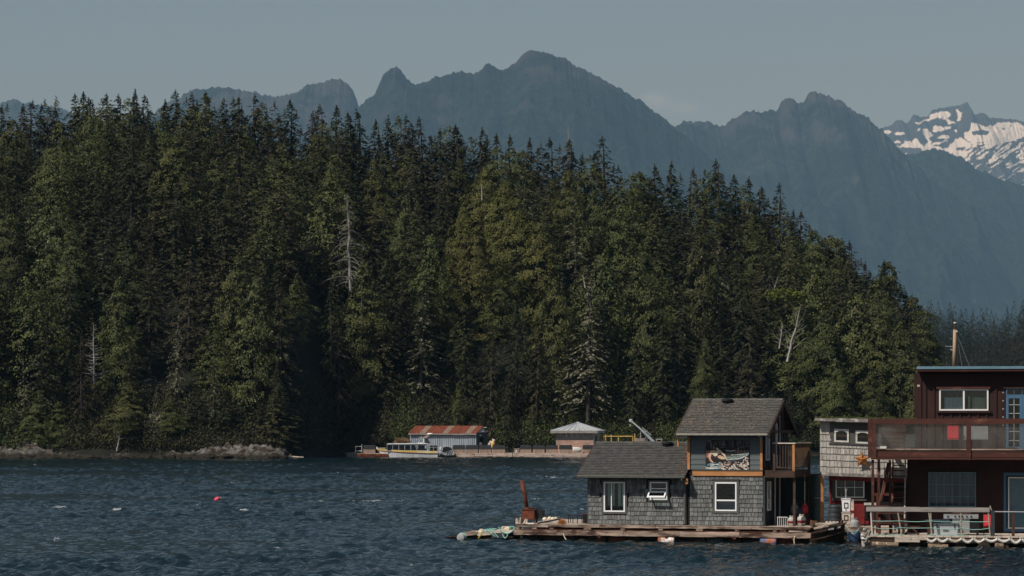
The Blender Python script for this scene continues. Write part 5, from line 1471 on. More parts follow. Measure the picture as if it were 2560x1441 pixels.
rope_obj('mooring_line', 'white line looped over the end of the timber float near the dark barge', [gw(1988, 1341, -1.0), gw(1986, 1345, -1.05), gw(1985, 1352, -1.05), gw(1986, 1360, -1.05)], M_ropecr, 0.022)

def stove():
    v = 1.0
    r = G.thing('wood_stove', 'rusty square wood stove with a leaning chimney pipe on the float end', 'stove', px=1325, v=v, z=ZT)
    s = 1/60.0
    W = 33*s; H = 0.40
    b_ = MB(); b_.box(-W/2, W/2, -0.28, 0.3, 0.14, 0.14+H).build('firebox', M_rust, r)
    MB().box(-W/2-0.03, W/2+0.03, -0.31, 0.33, 0.143+H, 0.175+H).build('top_plate', M_rustd, r)
    for sx in (-1, 1):
        for y in (-0.22, 0.24): MB().box(sx*(W/2-0.05)-0.03, sx*(W/2-0.05)+0.03, y-0.03, y+0.03, 0, 0.137).build('leg', M_rustd, r)
    MB().box(W/2+0.003, W/2+0.3, -0.1, 0.3, 0.2, 0.16+H).build('side_box', M_black, r)
    MB().box(W/2+0.30, W/2+0.42, 0.0, 0.1, 0.33, 0.37).build('handle', M_black, r)
    p = MB(); p.cyl((-0.12, 0.0, 0.18+H), (-0.37, 0.0, 1.80), 0.085, 0.085, 12); p.build('chimney_pipe', M_rust, r, True)
    MB().lathe([(0.14, 0), (0.13, 0.05), (0.09, 0.08)], (-0.12, 0, 0.177+H), 12).build('pipe_collar', M_rust, r)
    MB().blob((0.12, 0.0, 0.23+H), 0.09, 0.07, 0.05, 0.3, 3).build('kettle_lump', M_rustd, r)
stove()
def float_end_things():
    # driftwood posts
    for k, (px, h, ln, rr, lb) in enumerate(((1294, 0.22, -0.03, 0.085, 'stubby pale driftwood post at the corner of the float'), (1309, 0.20, 0.10, 0.05, 'short leaning driftwood peg between the corner post and the stove legs'), (1316, 0.17, 0.03, 0.05, 'short upright driftwood peg next to the stove legs'), (1300, 0.26, 0.02, 0.04, 'thin grey stake behind the corner post of the float'))):
        t = G.thing('driftwood_post', lb, 'post', px=px, v=-0.6, z=ZT)
        m = MB(); m.cyl((0, 0, -0.02), (ln, 0, h), rr, rr*0.75, 8); m.build('post', M_weath2, t)
        m = MB(); m.cyl((ln, 0, h), (ln*1.3, 0.01, h+0.03), rr*0.6, rr*0.3, 6); m.build('broken_tip', M_weath2, t)
    t = G.thing('sloping_board', 'long dark board propped at a slant beside the dry orange bush', 'board', px=1345, v=-0.3, z=ZT)
    m = MB(); a = Vector((0, 0, 0.03)); b_ = Vector((G.x(1398, -0.3)-G.x(1345, -0.3), 0, 0.21)); m.beam(a, b_, 0.2, 0.06); m.build('board', M_black, t)
    m = MB(); m.beam(a+Vector((0, 0, 0.045)), b_+Vector((0, 0, 0.045)), 0.2, 0.02); m.build('board_top', M_weath2, t)
    t = G.thing('white_plank', 'short flat white plank lying at the stove foot', 'plank', px=1317, v=-0.6, z=ZT+0.002)
    MB().box(0, 0.35, -0.1, 0.1, 0, 0.05).build('plank', M_foamw, t)
    t = G.thing('buoy_bundle', 'cluster of cream net floats lying on the slanting board', 'floats', px=1362, v=-0.2, z=ZT+0.12)
    for k, (x, z, r) in enumerate(((0, 0.08, 0.1), (0.2, 0.12, 0.09), (0.34, 0.1, 0.085), (0.1, 0.05, 0.07), (0.46, 0.13, 0.06))):
        MB().blob((x, 0.02*k, z), r, r, r*0.8, 0.12, k).build('net_float', M_ropecr, t)
    rs = np.random.RandomState(8); n = 700
    t = G.thing('dried_bush', 'round tuft of dry orange brown twigs on the float', 'bush', px=1405, v=-0.3, z=ZT)
    D = unit(rs.normal(0, 1, (n, 3))); D[:, 2] = np.abs(D[:, 2]); C = D*rs.uniform(0.4, 1, (n, 1))*np.array([0.2, 0.2, 0.24])
    V, Fq = sprays(C, unit(D+rs.normal(0, .4, (n, 3))), unit(rs.normal(0, 1, (n, 3))), 0.09, 0.02, rs)
    link('foliage', np_mesh('foliage', V, Fq, M_drybush), t)
    MB().cyl((0, 0, -0.01), (0, 0, 0.15), 0.05, 0.02, 6).build('stem', M_bark, t)
    # low black rail and mesh crate against the wall end
    t = G.thing('metal_rack', 'low black open metal rack standing at the end wall of the grey house', 'rack', px=1421, v=0.6, z=ZT)
    W = G.x(1455, 0.6)-G.x(1421, 0.6)
    for k in range(4): MB().box(k*W/3-0.015, k*W/3+0.015, -0.015, 0.015, 0, 0.32).build('upright', M_black, t)
    MB().box(-0.02, W+0.02, -0.02, 0.02, 0.323, 0.35).build('top_bar', M_black, t)
    for k in range(2): MB().box(k*W-0.012, k*W+0.012, 0.3, 0.324, 0, 0.32).build('upright', M_black, t)
    MB().box(-0.02, W+0.02, 0.3, 0.34, 0.323, 0.35).build('top_bar', M_black, t)
    t = G.thing('mesh_crate', 'black mesh crate pushed against the end wall of the grey house', 'crate', px=1457, v=0.5, z=ZT)
    W = 0.34
    for k in range(8): MB().box(0.02+k*(W-0.05)/8, 0.035+k*(W-0.05)/8, -0.012, 0.0, 0.03, 0.40).build('bar', M_black, t)
    MB().box(0, W, 0.003, 0.45, 0.02, 0.38).build('crate_body', M_black, t); MB().box(-0.02, W+0.02, -0.02, 0.47, 0.403, 0.43).build('lid', M_rustd, t)
float_end_things()

def log_raft():
    rg_ = random.Random(3)
    v = -0.4
    root = G.thing('log_raft', 'low wedge shaped log raft with cracked planks trailing off the float', 'raft', px=1158, v=v, z=0)
    W = G.x(1289, v)-G.x(1158, v)
    for k in range(5):
        y = -0.3+k*0.36
        m = MB(); rough_box(m, 0.02*k, W-0.02, y, y+0.34, -0.15, 0.24+0.03*(k % 2), rg_, 0.02, 7); m.build('log', M_log, root)
    segs = [(0.0, 0.75, 0.24, 0.30), (0.77, 1.45, 0.26, 0.42), (1.47, W-0.02, 0.36, 0.46)]
    for k, (a, b_, z0, z1) in enumerate(segs):
        m = MB(); m.hexa([(a, -0.42, z0-0.09), (b_, -0.42, z0-0.02), (b_, 1.4, z0), (a, 1.4, z0-0.05), (a, -0.42, z0+0.03), (b_, -0.42, z1-0.02), (b_, 1.4, z1), (a, 1.4, z0+0.1)]); m.build('plank', M_weath if k == 0 else M_weath2, root)
    m = MB(); m.hexa([(1.4, -0.46, 0.10), (W-0.3, -0.46, 0.10), (W-0.3, -0.425, 0.12), (1.4, -0.425, 0.12), (1.42, -0.46, 0.30), (W-0.35, -0.46, 0.33), (W-0.35, -0.425, 0.33), (1.42, -0.425, 0.30)]); m.build('side_board', M_darkgrey, root)
    # kelp at the nose
    t = G.thing('kelp_clump', 'wet black kelp trailing from the nose of the log raft', 'kelp', px=1150, v=v, z=0)
    m = MB()
    for k in range(26):
        x = -rg_.random()**1.2*0.85+0.25; m.blob((x, rg_.uniform(-0.3, 0.3), 0.03+0.16*max(0, 1+x)*rg_.random()), rg_.uniform(0.06, 0.16), 0.12, rg_.uniform(0.02, 0.07), 0.25, k, 7, 4)
    m.build('fronds', M_kelp, t)
    m = MB(); m.tube([(-0.2, -0.1, 0.05), (0.0, -0.15, 0.2), (0.1, -0.1, 0.3)], 0.03, 5); m.build('stem', M_kelp, t)
    t = G.thing('crab_float', 'grey drum float at the nose of the log raft wrapped in aqua rope', 'float', px=1155, v=v-0.5, z=0.1)
    m = MB(); m.M = Matrix.Rotation(PI/2, 4, 'X'); m.lathe([(0.14, -0.2), (0.18, -0.17), (0.18, 0.17), (0.14, 0.2)], (0, 0, 0), 12); m.build('drum', M_tank, t, True)
    m = MB(); m.M = Matrix.Rotation(PI/2, 4, 'X')
    for z in (-0.1, 0.0): m.lathe([(0.185, z), (0.2, z+0.02), (0.185, z+0.04)], (0, 0, 0), 12)
    m.build('rope_band', M_ropeaq, t)
    # ropes: heaps, then single lines
    for i, (p0, p1, zz, m_, lb, n) in enumerate(((1190, 1220, 0.40, M_ropecr, 'tangled cream rope heaped at the thin end of the log raft', 60), (1205, 1245, 0.42, M_ropeaq, 'tangled aqua rope heaped across the middle of the log raft', 70),
                                             (1250, 1284, 0.52, M_ropecr, 'cream and tan rope heap beside the corner post', 50), (1268, 1292, 0.54, M_ropeaq, 'small aqua rope heap against the corner post of the float', 40))):
        a, b_ = G.x(p0, v), G.x(p1, v); t = G.thing('rope_heap', lb, 'rope', u=(a+b_)/2, v=v+0.1, z=zz-0.10)
        m = MB(); p = Vector((0, 0, 0.05)); pts = [p]; hw = (b_-a)/2
        for k in range(n):
            q = Vector((rg_.uniform(-hw, hw), rg_.uniform(-0.35, 0.35), rg_.uniform(-0.02, 0.17)))
            p = p+(q-p)*0.55; pts.append(p.copy())
        m.tube(pts, 0.024, 5); m.build('rope_coils', m_, t)
    def sagline(lb, a, b_, sag, m_, r=0.022, vv=v-0.47, n=9):
        A = gw(*a, vv); B = gw(*b_, vv); pts = []
        for k in range(n+1):
            t = k/n; q = A.lerp(B, t); q.z -= sag*4*t*(1-t); pts.append(q)
        rope_obj('rope', lb, pts, m_, r)
    sagline('aqua rope sagging in a long loop from the raft to the timber float', (1246, 1318), (1288, 1320), 0.26, M_ropeaq, 0.028)
    sagline('aqua rope slanting down the raft side to the water, nearer the raft nose', (1219, 1327), (1238, 1342), 0.0, M_ropeaq, 0.02)
    sagline('second aqua rope slanting down the raft side just beyond the first', (1230, 1327), (1246, 1344), 0.0, M_ropeaq, 0.02)
    sagline('short aqua rope hanging in a bow beneath the rope heap', (1256, 1334), (1270, 1334), 0.2, M_ropeaq, 0.024)
    sagline('short yellow rope lashed low on the raft side', (1196, 1346), (1204, 1336), 0.0, mat('yellow_rope', S(150, 134, 40), S(180, 160, 60), 10), 0.026)
log_raft()

# propane tanks and bits on the float beside the house
M_tankw = mat('white_tank_paint', S(150, 148, 142), S(180, 176, 168), 5, 0.5)
def propane(frame, px, v, z, m, label, s=1.0, band=None):
    t = frame.thing('propane_tank', label, 'gas tank', px=px, v=v, z=z, group='propane tanks')
    MB().lathe([(0.10*s, 0.0), (0.11*s, 0.03*s), (0.145*s, 0.07*s), (0.155*s, 0.12*s), (0.155*s, 0.26*s), (0.14*s, 0.31*s), (0.09*s, 0.345*s), (0.03*s, 0.355*s)], (0, 0, 0), 14).build('tank_body', m, t, True)
    c = MB()
    for k in range(10):
        if k in (2, 7): continue
        a = 2*PI*k/10; a2 = 2*PI*(k+1)/10
        c.hexa([(0.085*s*math.cos(a), 0.085*s*math.sin(a), 0.33*s), (0.085*s*math.cos(a2), 0.085*s*math.sin(a2), 0.33*s), (0.078*s*math.cos(a2), 0.078*s*math.sin(a2), 0.33*s), (0.078*s*math.cos(a), 0.078*s*math.sin(a), 0.33*s),
                (0.09*s*math.cos(a), 0.09*s*math.sin(a), 0.42*s), (0.09*s*math.cos(a2), 0.09*s*math.sin(a2), 0.42*s), (0.082*s*math.cos(a2), 0.082*s*math.sin(a2), 0.42*s), (0.082*s*math.cos(a), 0.082*s*math.sin(a), 0.42*s)])
    c.build('collar', m, t)
    MB().cyl((0, 0, 0.35*s), (0, 0, 0.40*s), 0.025*s, 0.02*s, 6).build('valve', M_steel, t)
    if band: MB().lathe([(0.157*s, 0.1*s), (0.158*s, 0.2*s)], (0, 0, 0), 14).build('band', band, t)
    return t
propane(G, 1979, 0.75, ZT, M_tankw, 'white propane tank with a red band on the float by the slatted rack', 1.0, M_redwall)
propane(G, 2004, 0.75, ZT, M_tankw, 'larger white propane tank with a red band, second from the slatted rack', 1.15, M_redwall)
propane(G, 1987, 2.2, ZT+0.45, M_tank, 'grey propane tank raised on a crate before the green store room', 1.05)
propane(G, 2012, 2.2, ZT+0.45, M_redch, 'red propane tank raised on a crate before the green store room', 1.0)
t = G.thing('wooden_crate', 'dark wooden crate carrying two propane tanks', 'crate', px=1980, v=2.2, z=ZT)
w = G.x(2024, 2.2)-G.x(1980, 2.2)
for k in range(3): MB().box(0, w, -0.25, -0.22, 0.02+k*0.15, 0.14+k*0.15).build('slat', M_dark, t)
MB().box(0, w, -0.215, 0.22, 0, 0.42).build('crate_body', M_dark, t); MB().box(0, w, -0.22, 0.22, 0.423, 0.447).build('top', M_dark, t)
t = G.thing('blue_jug', 'blue plastic fuel jug between the raised tanks', 'jug', px=1999, v=2.0, z=ZT+0.45)
MB().box(-0.1, 0.1, -0.06, 0.06, 0, 0.24).build('jug_body', M_bluebar, t); MB().cyl((0.05, 0, 0.24), (0.05, 0, 0.28), 0.03, 0.03, 8).build('cap', M_black, t)
t = G.thing('slatted_rack', 'white slatted rack leaning by the door side of the grey house', 'rack', px=1943, v=-0.3, z=ZT)
W = G.x(1969, -0.3)-G.x(1943, -0.3)
MB().box(0, W, -0.02, 0.02, 0.37, 0.40).build('top_rail', M_foamw, t)
for k in range(6): MB().box(0.005+k*(W-0.03)/5, 0.028+k*(W-0.03)/5, -0.012, 0.012, 0, 0.367).build('slat', M_foamw if k == 0 else M_tankw, t)
t = G.thing('string_of_shells', 'string of small white shells hanging from the balcony beam', 'ornament', px=2012, v=0.6, z=ZT+0.9)
for k in range(11): MB().blob((0, 0, 0.05+k*0.085), 0.02, 0.02, 0.03 if k else 0.09, 0.1, k, 6, 4).build('shell', M_foamw if k > 1 else M_cedarw, t)
MB().cyl((0, 0, 0), (0, 0, 1.25), 0.005, 0.005, 4).build('string', M_ropecr, t)

# ---------------------------------------------------------------- dark wooden barge between the floats
def barge():
    B = Frame(2028, 119.2, 0)
    r = B.root('wooden_barge', 'dark open wooden barge bow with a planked foredeck nosing between the two floats', 'boat')
    X = B.x; zf = lambda py: B.z(py, 2060)
    x0, x1, x2 = X(2022), X(2098), X(2112)
    st = [(x0, zf(1331), 1.0), (X(2060), zf(1323), 0.95), (x1, zf(1313), 0.6), (x2, zf(1309), 0.06)]
    m = MB(); vs = []
    for x, z, hw in st: vs += [(x, -hw, z), (x, hw, z), (x-0.05, -hw*0.7, -0.35), (x-0.05, hw*0.7, -0.35)]
    fs = []
    for k in range(3):
        a = 4*k; b_ = a+4
        fs += [(a, a+2, b_+2, b_), (a+1, b_+1, b_+3, a+3), (a+2, a+3, b_+3, b_+2), (a, b_, b_+1, a+1)]
    fs += [(0, 1, 3, 2), (12, 14, 15, 13)]
    m.add(vs, fs); m.build('hull', M_log, r)
    for dz, tw in ((0.0, 0.07), (-0.28, 0.05)):
        m = MB()
        for k in range(3):
            a = st[k]; b_ = st[k+1]; m.beam((a[0], -a[2]-0.03, a[1]+dz), (b_[0], -b_[2]-0.03, b_[1]+dz), 0.06, tw)
        m.build('rubbing_strake', M_dark, r)
    for a, b_, z in ((2032, 2050, 1328), (2058, 2078, 1322), (2086, 2096, 1318)):
        m = MB(); xa, xb = X(a), X(b_); hw = 0.93 if a < 2080 else 0.72
        m.hexa([(xa, -hw-0.045, zf(z+3)), (xb, -hw-0.045, zf(z)), (xb, -hw+0.1, zf(z)), (xa, -hw+0.1, zf(z+3)), (xa, -hw-0.045, zf(z)), (xb, -hw-0.045, zf(z-4)), (xb, -hw+0.1, zf(z-4)), (xa, -hw+0.1, zf(z))]); m.build('hull_patch', M_weath2 if a < 2050 else M_tank, r)
    for k in range(6):
        t0 = k/6; y = -0.8+k*0.28
        m = MB(); a = (X(2030)+0.1*k, y, zf(1322)+0.02); b_ = (X(2094)-0.12*abs(k-2), y, zf(1305)); m.beam(a, b_, 0.24, 0.05); m.build('foredeck_plank', M_weath2, r)
    m = MB(); m.box(X(2028), X(2046), 0.4, 0.46, zf(1318), zf(1303)); m.box(X(2028), X(2030), -0.5, 0.4, zf(1316), zf(1301)); m.build('cabin_coaming', M_cedard, r)
    m = MB(); m.cyl((X(2100), -0.2, 0.35), (X(2104), -0.15, zf(1300)), 0.06, 0.07, 8); m.build('bow_post', M_dark, r)
    t = B.thing('rope_heap', 'pale rope and wire scraps lying on the barge foredeck', 'rope', px=2050, v=-0.4, z=zf(1317)+0.03)
    rg_ = random.Random(2); m = MB(); pts = [(0, 0, 0.03)]
    for k in range(24): pts.append((rg_.uniform(-0.3, 0.5), rg_.uniform(-0.2, 0.2), 0.03+rg_.random()*0.1))
    m.tube(pts, 0.015, 4); m.build('rope_coils', M_ropegr, t)
barge()
# ---------------------------------------------------------------- pale shingled shack
K = Frame(2050, 121.5, 7.0)
def shack():
    X, Z = K.x, K.z
    r = K.root('shingled_shack', 'pale cedar shingled shack with two arched windows over a red lower wall', 'shack')
    up = empty('upper_room', (0, 0, 0), 0, r)
    r2 = r
    ox, oz = X(2050), Z(1183, 2050)
    tilt = 0.036
    def U(x, z): return z-(x-ox)*tilt      # the upper room sags to one side
    zb = Z(1183, 2050); zt = Z(1054, 2050)
    x0, x1 = X(2050), X(2287)
    COL.objects.unlink(up); bpy.data.objects.remove(up)
    wins = [(X(2085.5), X(2122), Z(1104, 2100), Z(1071, 2100)), (X(2139), X(2176), Z(1105.5, 2155), Z(1073, 2155))]
    holes = wins
    zt2 = zt
    w = MB(); wall_cells(w, x0, x1, zb, zt2, 0.003, 0.12, [(a+0.03, b_-0.03, c+0.03, d-0.03) for a, b_, c, d in wins])
    w.box(x0, x0+0.1, 0.123, 2.6, zb, zt2); w.box(x0+0.1, x1, 0.123, 2.6, zb, zb+0.08); w.box(x0+0.1, x1, 2.5, 2.6, zb+0.08, zt2)
    w.v = [(x, y, U(x, z)) for x, y, z in w.v]
    w.build('wall', M_shl, r)
    # shingle courses (each its own piece), following the sag
    rnd = random.Random(6); me = shingle_mesh(M_shl); z = zb+0.02; row = 0; step = Z(1102, 2060)-Z(1118, 2060)
    wt = [(a-0.14, b_+0.14, c-0.1, d+0.16) for a, b_, c, d in wins]
    wt = [(X(2075), X(2287), Z(1107, 2100), zt+0.3)]
    while z < zt2-0.04:
        x = x0-rnd.uniform(0, 0.05); h = min(step, zt2-z)
        while x < x1-0.02:
            wd = rnd.uniform(0.10, 0.19); a = max(x, x0); b_ = min(x+wd, x1); x += wd
            if b_-a < 0.03: continue
            if any(q[0] < (a+b_)/2 < q[1] and z+h*0.5 > q[2] for q in wt): continue
            o = link('shingle', me, r, (a, 0.0, U((a+b_)/2, z)+rnd.uniform(-0.01, 0.006))); o.scale = (b_-a, 1.1, h-0.004); o.rotation_euler = (0, tilt, 0)
        z += step; row += 1
    # grey band around the windows
    m = MB(); wall_cells(m, X(2075), x1, Z(1107, 2100), zt2-0.01, -0.03, 0.0, [(a, b_, c, d) for a, b_, c, d in wins]); m.v = [(x, y, U(x, z)) for x, y, z in m.v]
    m.build('window_band', M_trimg, r)
    m = MB(); m.hexa([(X(2072), -0.08, U(X(2072), Z(1109, 2100))), (x1, -0.08, U(x1, Z(1109, 2100))), (x1, -0.003, U(x1, Z(1109, 2100))), (X(2072), -0.003, U(X(2072), Z(1109, 2100))),
                      (X(2072), -0.08, U(X(2072), Z(1106, 2100))), (x1, -0.08, U(x1, Z(1106, 2100))), (x1, -0.003, U(x1, Z(1106, 2100))), (X(2072), -0.003, U(X(2072), Z(1106, 2100)))]); m.build('sill', M_trimg, r)
    for a, b_, c, d in wins:
        # arched opening: frame with a curved head
        m = MB(); n = 8; fw = 0.07; cx = (a+b_)/2; hw = (b_-a)/2; rise = 0.13
        def arch(t, off):   # t from -1..1
            return (cx+t*(hw-off), d-off-rise*abs(t)**2.2)
        m.box(a, a+fw, -0.07, 0.03, c, d-rise); m.box(b_-fw, b_, -0.07, 0.03, c, d-rise); m.box(a+fw, b_-fw, -0.07, 0.03, c, c+fw)
        for k in range(n):
            t0, t1 = -1+2*k/n, -1+2*(k+1)/n
            p0, p1 = arch(t0, 0.05), arch(t1, 0.05)
            xa = a+(b_-a)*k/n; xb = a+(b_-a)*(k+1)/n
            m.hexa([(xa, -0.07, p0[1]-0.03), (xb, -0.07, p1[1]-0.03), (xb, 0.03, p1[1]-0.03), (xa, 0.03, p0[1]-0.03), (xa, -0.07, d), (xb, -0.07, d), (xb, 0.03, d), (xa, 0.03, d)])
        m.v = [(x, y, U(x, z)) for x, y, z in m.v]
        f = m.build('window', M_foamw, r)
        m = MB(); m.box(a+fw, b_-fw, -0.01, -0.003, c+fw, d-0.06); m.v = [(x, y, U(x, z)) for x, y, z in m.v]; m.build('pane', M_glass, f)
        m = MB(); m.cyl((a+fw+0.02, 0.17, c+0.27), (b_-fw-0.02, 0.17, c+0.27), 0.055, 0.055, 10); m.v = [(x, y, U(x, z)) for x, y, z in m.v]; m.build('rolled_blind', mat('orange_blind', S(200, 110, 70), S(230, 140, 90), 5) if a < X(2100) else M_cedarw, f)
        m = MB(); m.box(a+fw, b_-fw, 0.18, 0.19, c+0.3, d-0.05); m.v = [(x, y, U(x, z)) for x, y, z in m.v]; m.build('blind', M_dark, f)
    # roof with a lichened fascia
    a, b_ = X(2036, -0.35), x1+0.1; zf0 = Z(1046, 2040, -0.35); zf1 = Z(1053, 2040, -0.35)
    cuts = [a, X(2088, -0.35), b_]
    for k in range(2):
        p, q = cuts[k], cuts[k+1]-0.006; dz = 0.02*k
        m = MB(); m.box(p, q, -0.35, -0.30, zf1-dz, zf0+0.01*k); m.v = [(x, y, U(x, z)*1+0.5*(x-ox)*tilt) for x, y, z in m.v]; m.build('fascia', M_fasc, r)
    m = MB(); m.box(a+0.02, b_, -0.297, 2.9, zf0-0.09, zf0-0.015); m.v = [(x, y, U(x, z)+0.5*(x-ox)*tilt+y*0.03) for x, y, z in m.v]; m.build('roof', M_dark, r)
    # moss fringe
    rs = np.random.RandomState(4); n = 1500; xs = rs.uniform(a, b_, n); C = np.stack([xs, rs.uniform(-0.34, 1.2, n), np.array([U(x, zf0)+0.5*(x-ox)*tilt for x in xs])+0.03+rs.rand(n)*0.1*vnoise(xs*4, xs*0)], 1)
    V, Fq = sprays(C, unit(rs.normal(0, 1, (n, 3))), unit(rs.normal(0, 1, (n, 3))), 0.09, 0.04, rs)
    o = link('moss', np_mesh('moss', V, Fq, ML_cedar), r); o['kind'] = 'stuff'
    # bottom trim under the shingles
    m = MB(); m.box(x0-0.01, x1, -0.05, 0.1, zb-0.1, zb+0.015); m.v = [(x, y, U(x, z)) for x, y, z in m.v]; m.build('bottom_board', M_fasc, r)
    m = MB(); m.box(X(2072, 0.4), x1, 0.3, 0.4, zb-0.28, zb-0.12); m.v = [(x, y, U(x, z)) for x, y, z in m.v]; m.build('red_beam', M_redwall, r)
    m = MB(); m.box(x0, x1, 0.1, 2.6, zb-0.12, zb-0.003); m.v = [(x, y, U(x, z)) for x, y, z in m.v]; m.build('floor', M_dark, r)
    # lower wall set back
    v = 0.7; zd = 0.7
    lw = (X(2089, v), X(2161, v), Z(1245, 2120, v), Z(1193, 2120, v))
    m = MB(); wall_cells(m, X(2073, v), X(2290, v), zd, Z(1190, 2100, v), v, v+0.1, [lw]); m.build('lower_wall', M_redwall, r)
    m = MB(); m.box(X(2073, v), X(2073, v)+0.1, v+0.103, 2.6, zd, Z(1190, 2100, v)); m.box(X(2073, v)+0.1, X(2290, v), 2.5, 2.6, zd, Z(1190, 2100, v)); m.build('lower_wall', M_redwall, r)
    m = MB(); m.box(X(2081, v), lw[0]-0.003, v-0.06, v-0.003, lw[2]-0.05, lw[3]); m.box(X(2081, v), X(2166, v), v-0.09, v-0.003, lw[2]-0.12, lw[2]-0.053); m.build('trim', M_trimg, r)
    window(r, *lw, v, fmat=M_cream, fr=0.05, vb=(0.33, 0.66), hb=(0.5,), bar=0.02)
    m = MB(); m.box(lw[1]+0.003, X(2290, v), v-0.04, v-0.003, zd+0.2, lw[3]); m.build('dark_boarding', M_sheath, r)
    m = MB(); m.cyl((lw[0]+0.25, v+0.5, lw[2]), (lw[0]+0.22, v+0.5, lw[3]), 0.05, 0.05, 6); m.build('inside_post', M_cedarw, r)
    # corner post
    m = MB(); m.box(X(2051, -0.1), X(2060, -0.1), -0.17, -0.03, 0.55, zb-0.105); m.build('corner_post', M_cedarw, r)
    return r
shack()
def shack_float():
    r = K.root('plank_float', 'low dark plank float in front of the red lower wall', 'float'); X = K.x
    x0, x1 = X(2040), X(2235); 
    n = 16
    for k in range(n):
        a = x0+(x1-x0)*k/n; MB().box(a, a+(x1-x0)/n-0.015, -1.2, 2.8, 0.60, 0.65+0.004*(k % 2)).build('deck_board', M_weath2, r)
    m = MB(); m.box(x0, x1, -1.26, -1.203, 0.45, 0.655); m.build('edge_plank', M_weath, r)
    for k in range(4):
        m = MB(); x = x0+0.3+k*0.75; m.cyl((x, -1.15, 0.2), (x, 2.8, 0.2), 0.24, 0.22, 10); m.build('log', M_log, r)
    for k in range(2):
        z = 1.55-k*0.85
        m = MB(); m.tube([(X(2036), 2.4, z), (X(2056, -.1), -0.06, z), ], 0.012, 4)
    m = MB(); m.beam((X(2020, 1.5), 1.5, K.z(1245.5, 2050, 1.5)), (X(2072, 1.5), 1.5, K.z(1245.5, 2050, 1.5)), 0.04, 0.03); m.build('white_rail', M_foamw, r)
    m = MB(); m.beam((X(2020, 1.5), 1.5, K.z(1272, 2050, 1.5)), (X(2072, 1.5), 1.5, K.z(1271, 2050, 1.5)), 0.03, 0.02); m.build('white_rail', M_tank, r)
shack_float()
ZK = 0.655
def shack_things():
    X = K.x
    t = K.thing('water_barrel', 'ribbed dark plastic barrel beside the white cabinet', 'barrel', px=2087, v=-0.7, z=ZK)
    prof = [(0.22, 0)]; z = 0.03
    for k in range(4): prof += [(0.26, z), (0.27, z+0.1), (0.255, z+0.12), (0.27, z+0.14)]; z += 0.2
    prof += [(0.26, 0.86), (0.2, 0.9)]
    MB().lathe(prof, (0, 0, 0), 16).build('barrel_body', M_barrel, t, True); MB().lathe([(0.19, 0.903), (0.19, 0.93)], (0, 0, 0), 14).build('lid', M_black, t)
    for (z0, z1, m, lb, nm) in ((0.62, 1.16, M_white, 'white cabinet with an oval framed front stacked on the tan one', 'upper'), (0.1, 0.6, M_weath2, 'tan cabinet beneath the white one', 'lower')):
        t = K.thing('storage_box', lb, 'cabinet', px=2104, v=-0.8, z=ZK+z0)
        H = z1-z0-0.005; W = 0.36
        c = MB(); c.hexa([(0.03, 0, 0), (W-0.02, 0, 0), (W-0.02, 0.5, 0), (0.03, 0.5, 0), (0, 0, H-0.03), (W, 0, H-0.03), (W, 0.5, H-0.03), (0, 0.5, H-0.03)]); c.build('box_body', m, t)
        MB().box(-0.02, W+0.02, -0.02, 0.52, H-0.028, H).build('lid', m, t)
        f = MB(); 
        f.box(0.10, 0.27, -0.022, -0.002, 0.14, 0.17).box(0.10, 0.27, -0.022, -0.002, 0.34, 0.37).box(0.10, 0.125, -0.022, -0.002, 0.17, 0.34).box(0.245, 0.27, -0.022, -0.002, 0.17, 0.34)
        f.build('latch_frame', M_black, t); MB().cyl((0.18, -0.02, 0.07), (0.18, -0.001, 0.07), 0.025, 0.025, 10).build('plug', M_black, t)
        MB().hexa([(W+0.003, 0.03, 0.05), (W+0.14, 0.03, 0.05), (W+0.14, 0.5, 0.05), (W+0.003, 0.5, 0.05), (W+0.003, 0.03, H-0.06), (W+0.14, 0.03, H-0.06), (W+0.14, 0.5, H-0.06), (W+0.003, 0.5, H-0.06)]).build('side_panel', M_weath2, t)
    t = K.thing('wooden_pallet', 'low block of timber under the stacked cabinets', 'pallet', px=2103, v=-0.8, z=ZK)
    for k in range(3): MB().box(0, 0.5, 0.02+k*0.17, 0.14+k*0.17, 0, 0.095).build('plank', M_weath2, t)
    t = K.thing('hand_pump', 'small steel hand pump on top of the white cabinet', 'pump', px=2115, v=-0.5, z=ZK+1.16)
    MB().lathe([(0.05, 0), (0.03, 0.02), (0.025, 0.3), (0.04, 0.31), (0.03, 0.36)], (0, 0, 0), 8).build('pump_body', M_steel, t); MB().box(-0.06, 0.06, -0.015, 0.015, 0.37, 0.4).build('handle', M_steel, t)
    propane(K, 2137, -1.0, 0.50, M_tank, 'grey propane tank standing on a blue drum near the rope rail', 1.25)
    t = K.thing('blue_drum', 'dark blue drum half sunk between the floats', 'barrel', px=2137, v=-1.5, z=-0.25)
    MB().lathe([(0.22, 0), (0.24, 0.05), (0.24, 0.65), (0.2, 0.72)], (0, 0.3, 0), 14).build('barrel_body', M_bluebar, t, True); MB().lathe([(0.17, 0.723), (0.17, 0.74)], (0, 0.3, 0), 12).build('lid', M_bluebar, t)
    t = K.thing('grey_bucket', 'small grey jug standing by the cedar post', 'jug', px=2066, v=-0.3, z=ZK)
    MB().lathe([(0.08, 0), (0.1, 0.02), (0.09, 0.2), (0.04, 0.26), (0.04, 0.3)], (0, 0, 0), 10).build('jug_body', M_tank, t, True); MB().box(-0.02, 0.02, -0.12, -0.1, 0.08, 0.2).build('handle', M_tank, t)
    t = K.thing('orange_can', 'small rusty orange can by the black barrel', 'can', px=2073, v=-0.6, z=ZK)
    MB().lathe([(0.06, 0), (0.06, 0.12), (0.04, 0.14)], (0, 0, 0), 10).build('can_body', M_rust, t); MB().lathe([(0.045, 0.143), (0.045, 0.155)], (0, 0, 0), 10).build('lid', M_rustd, t)
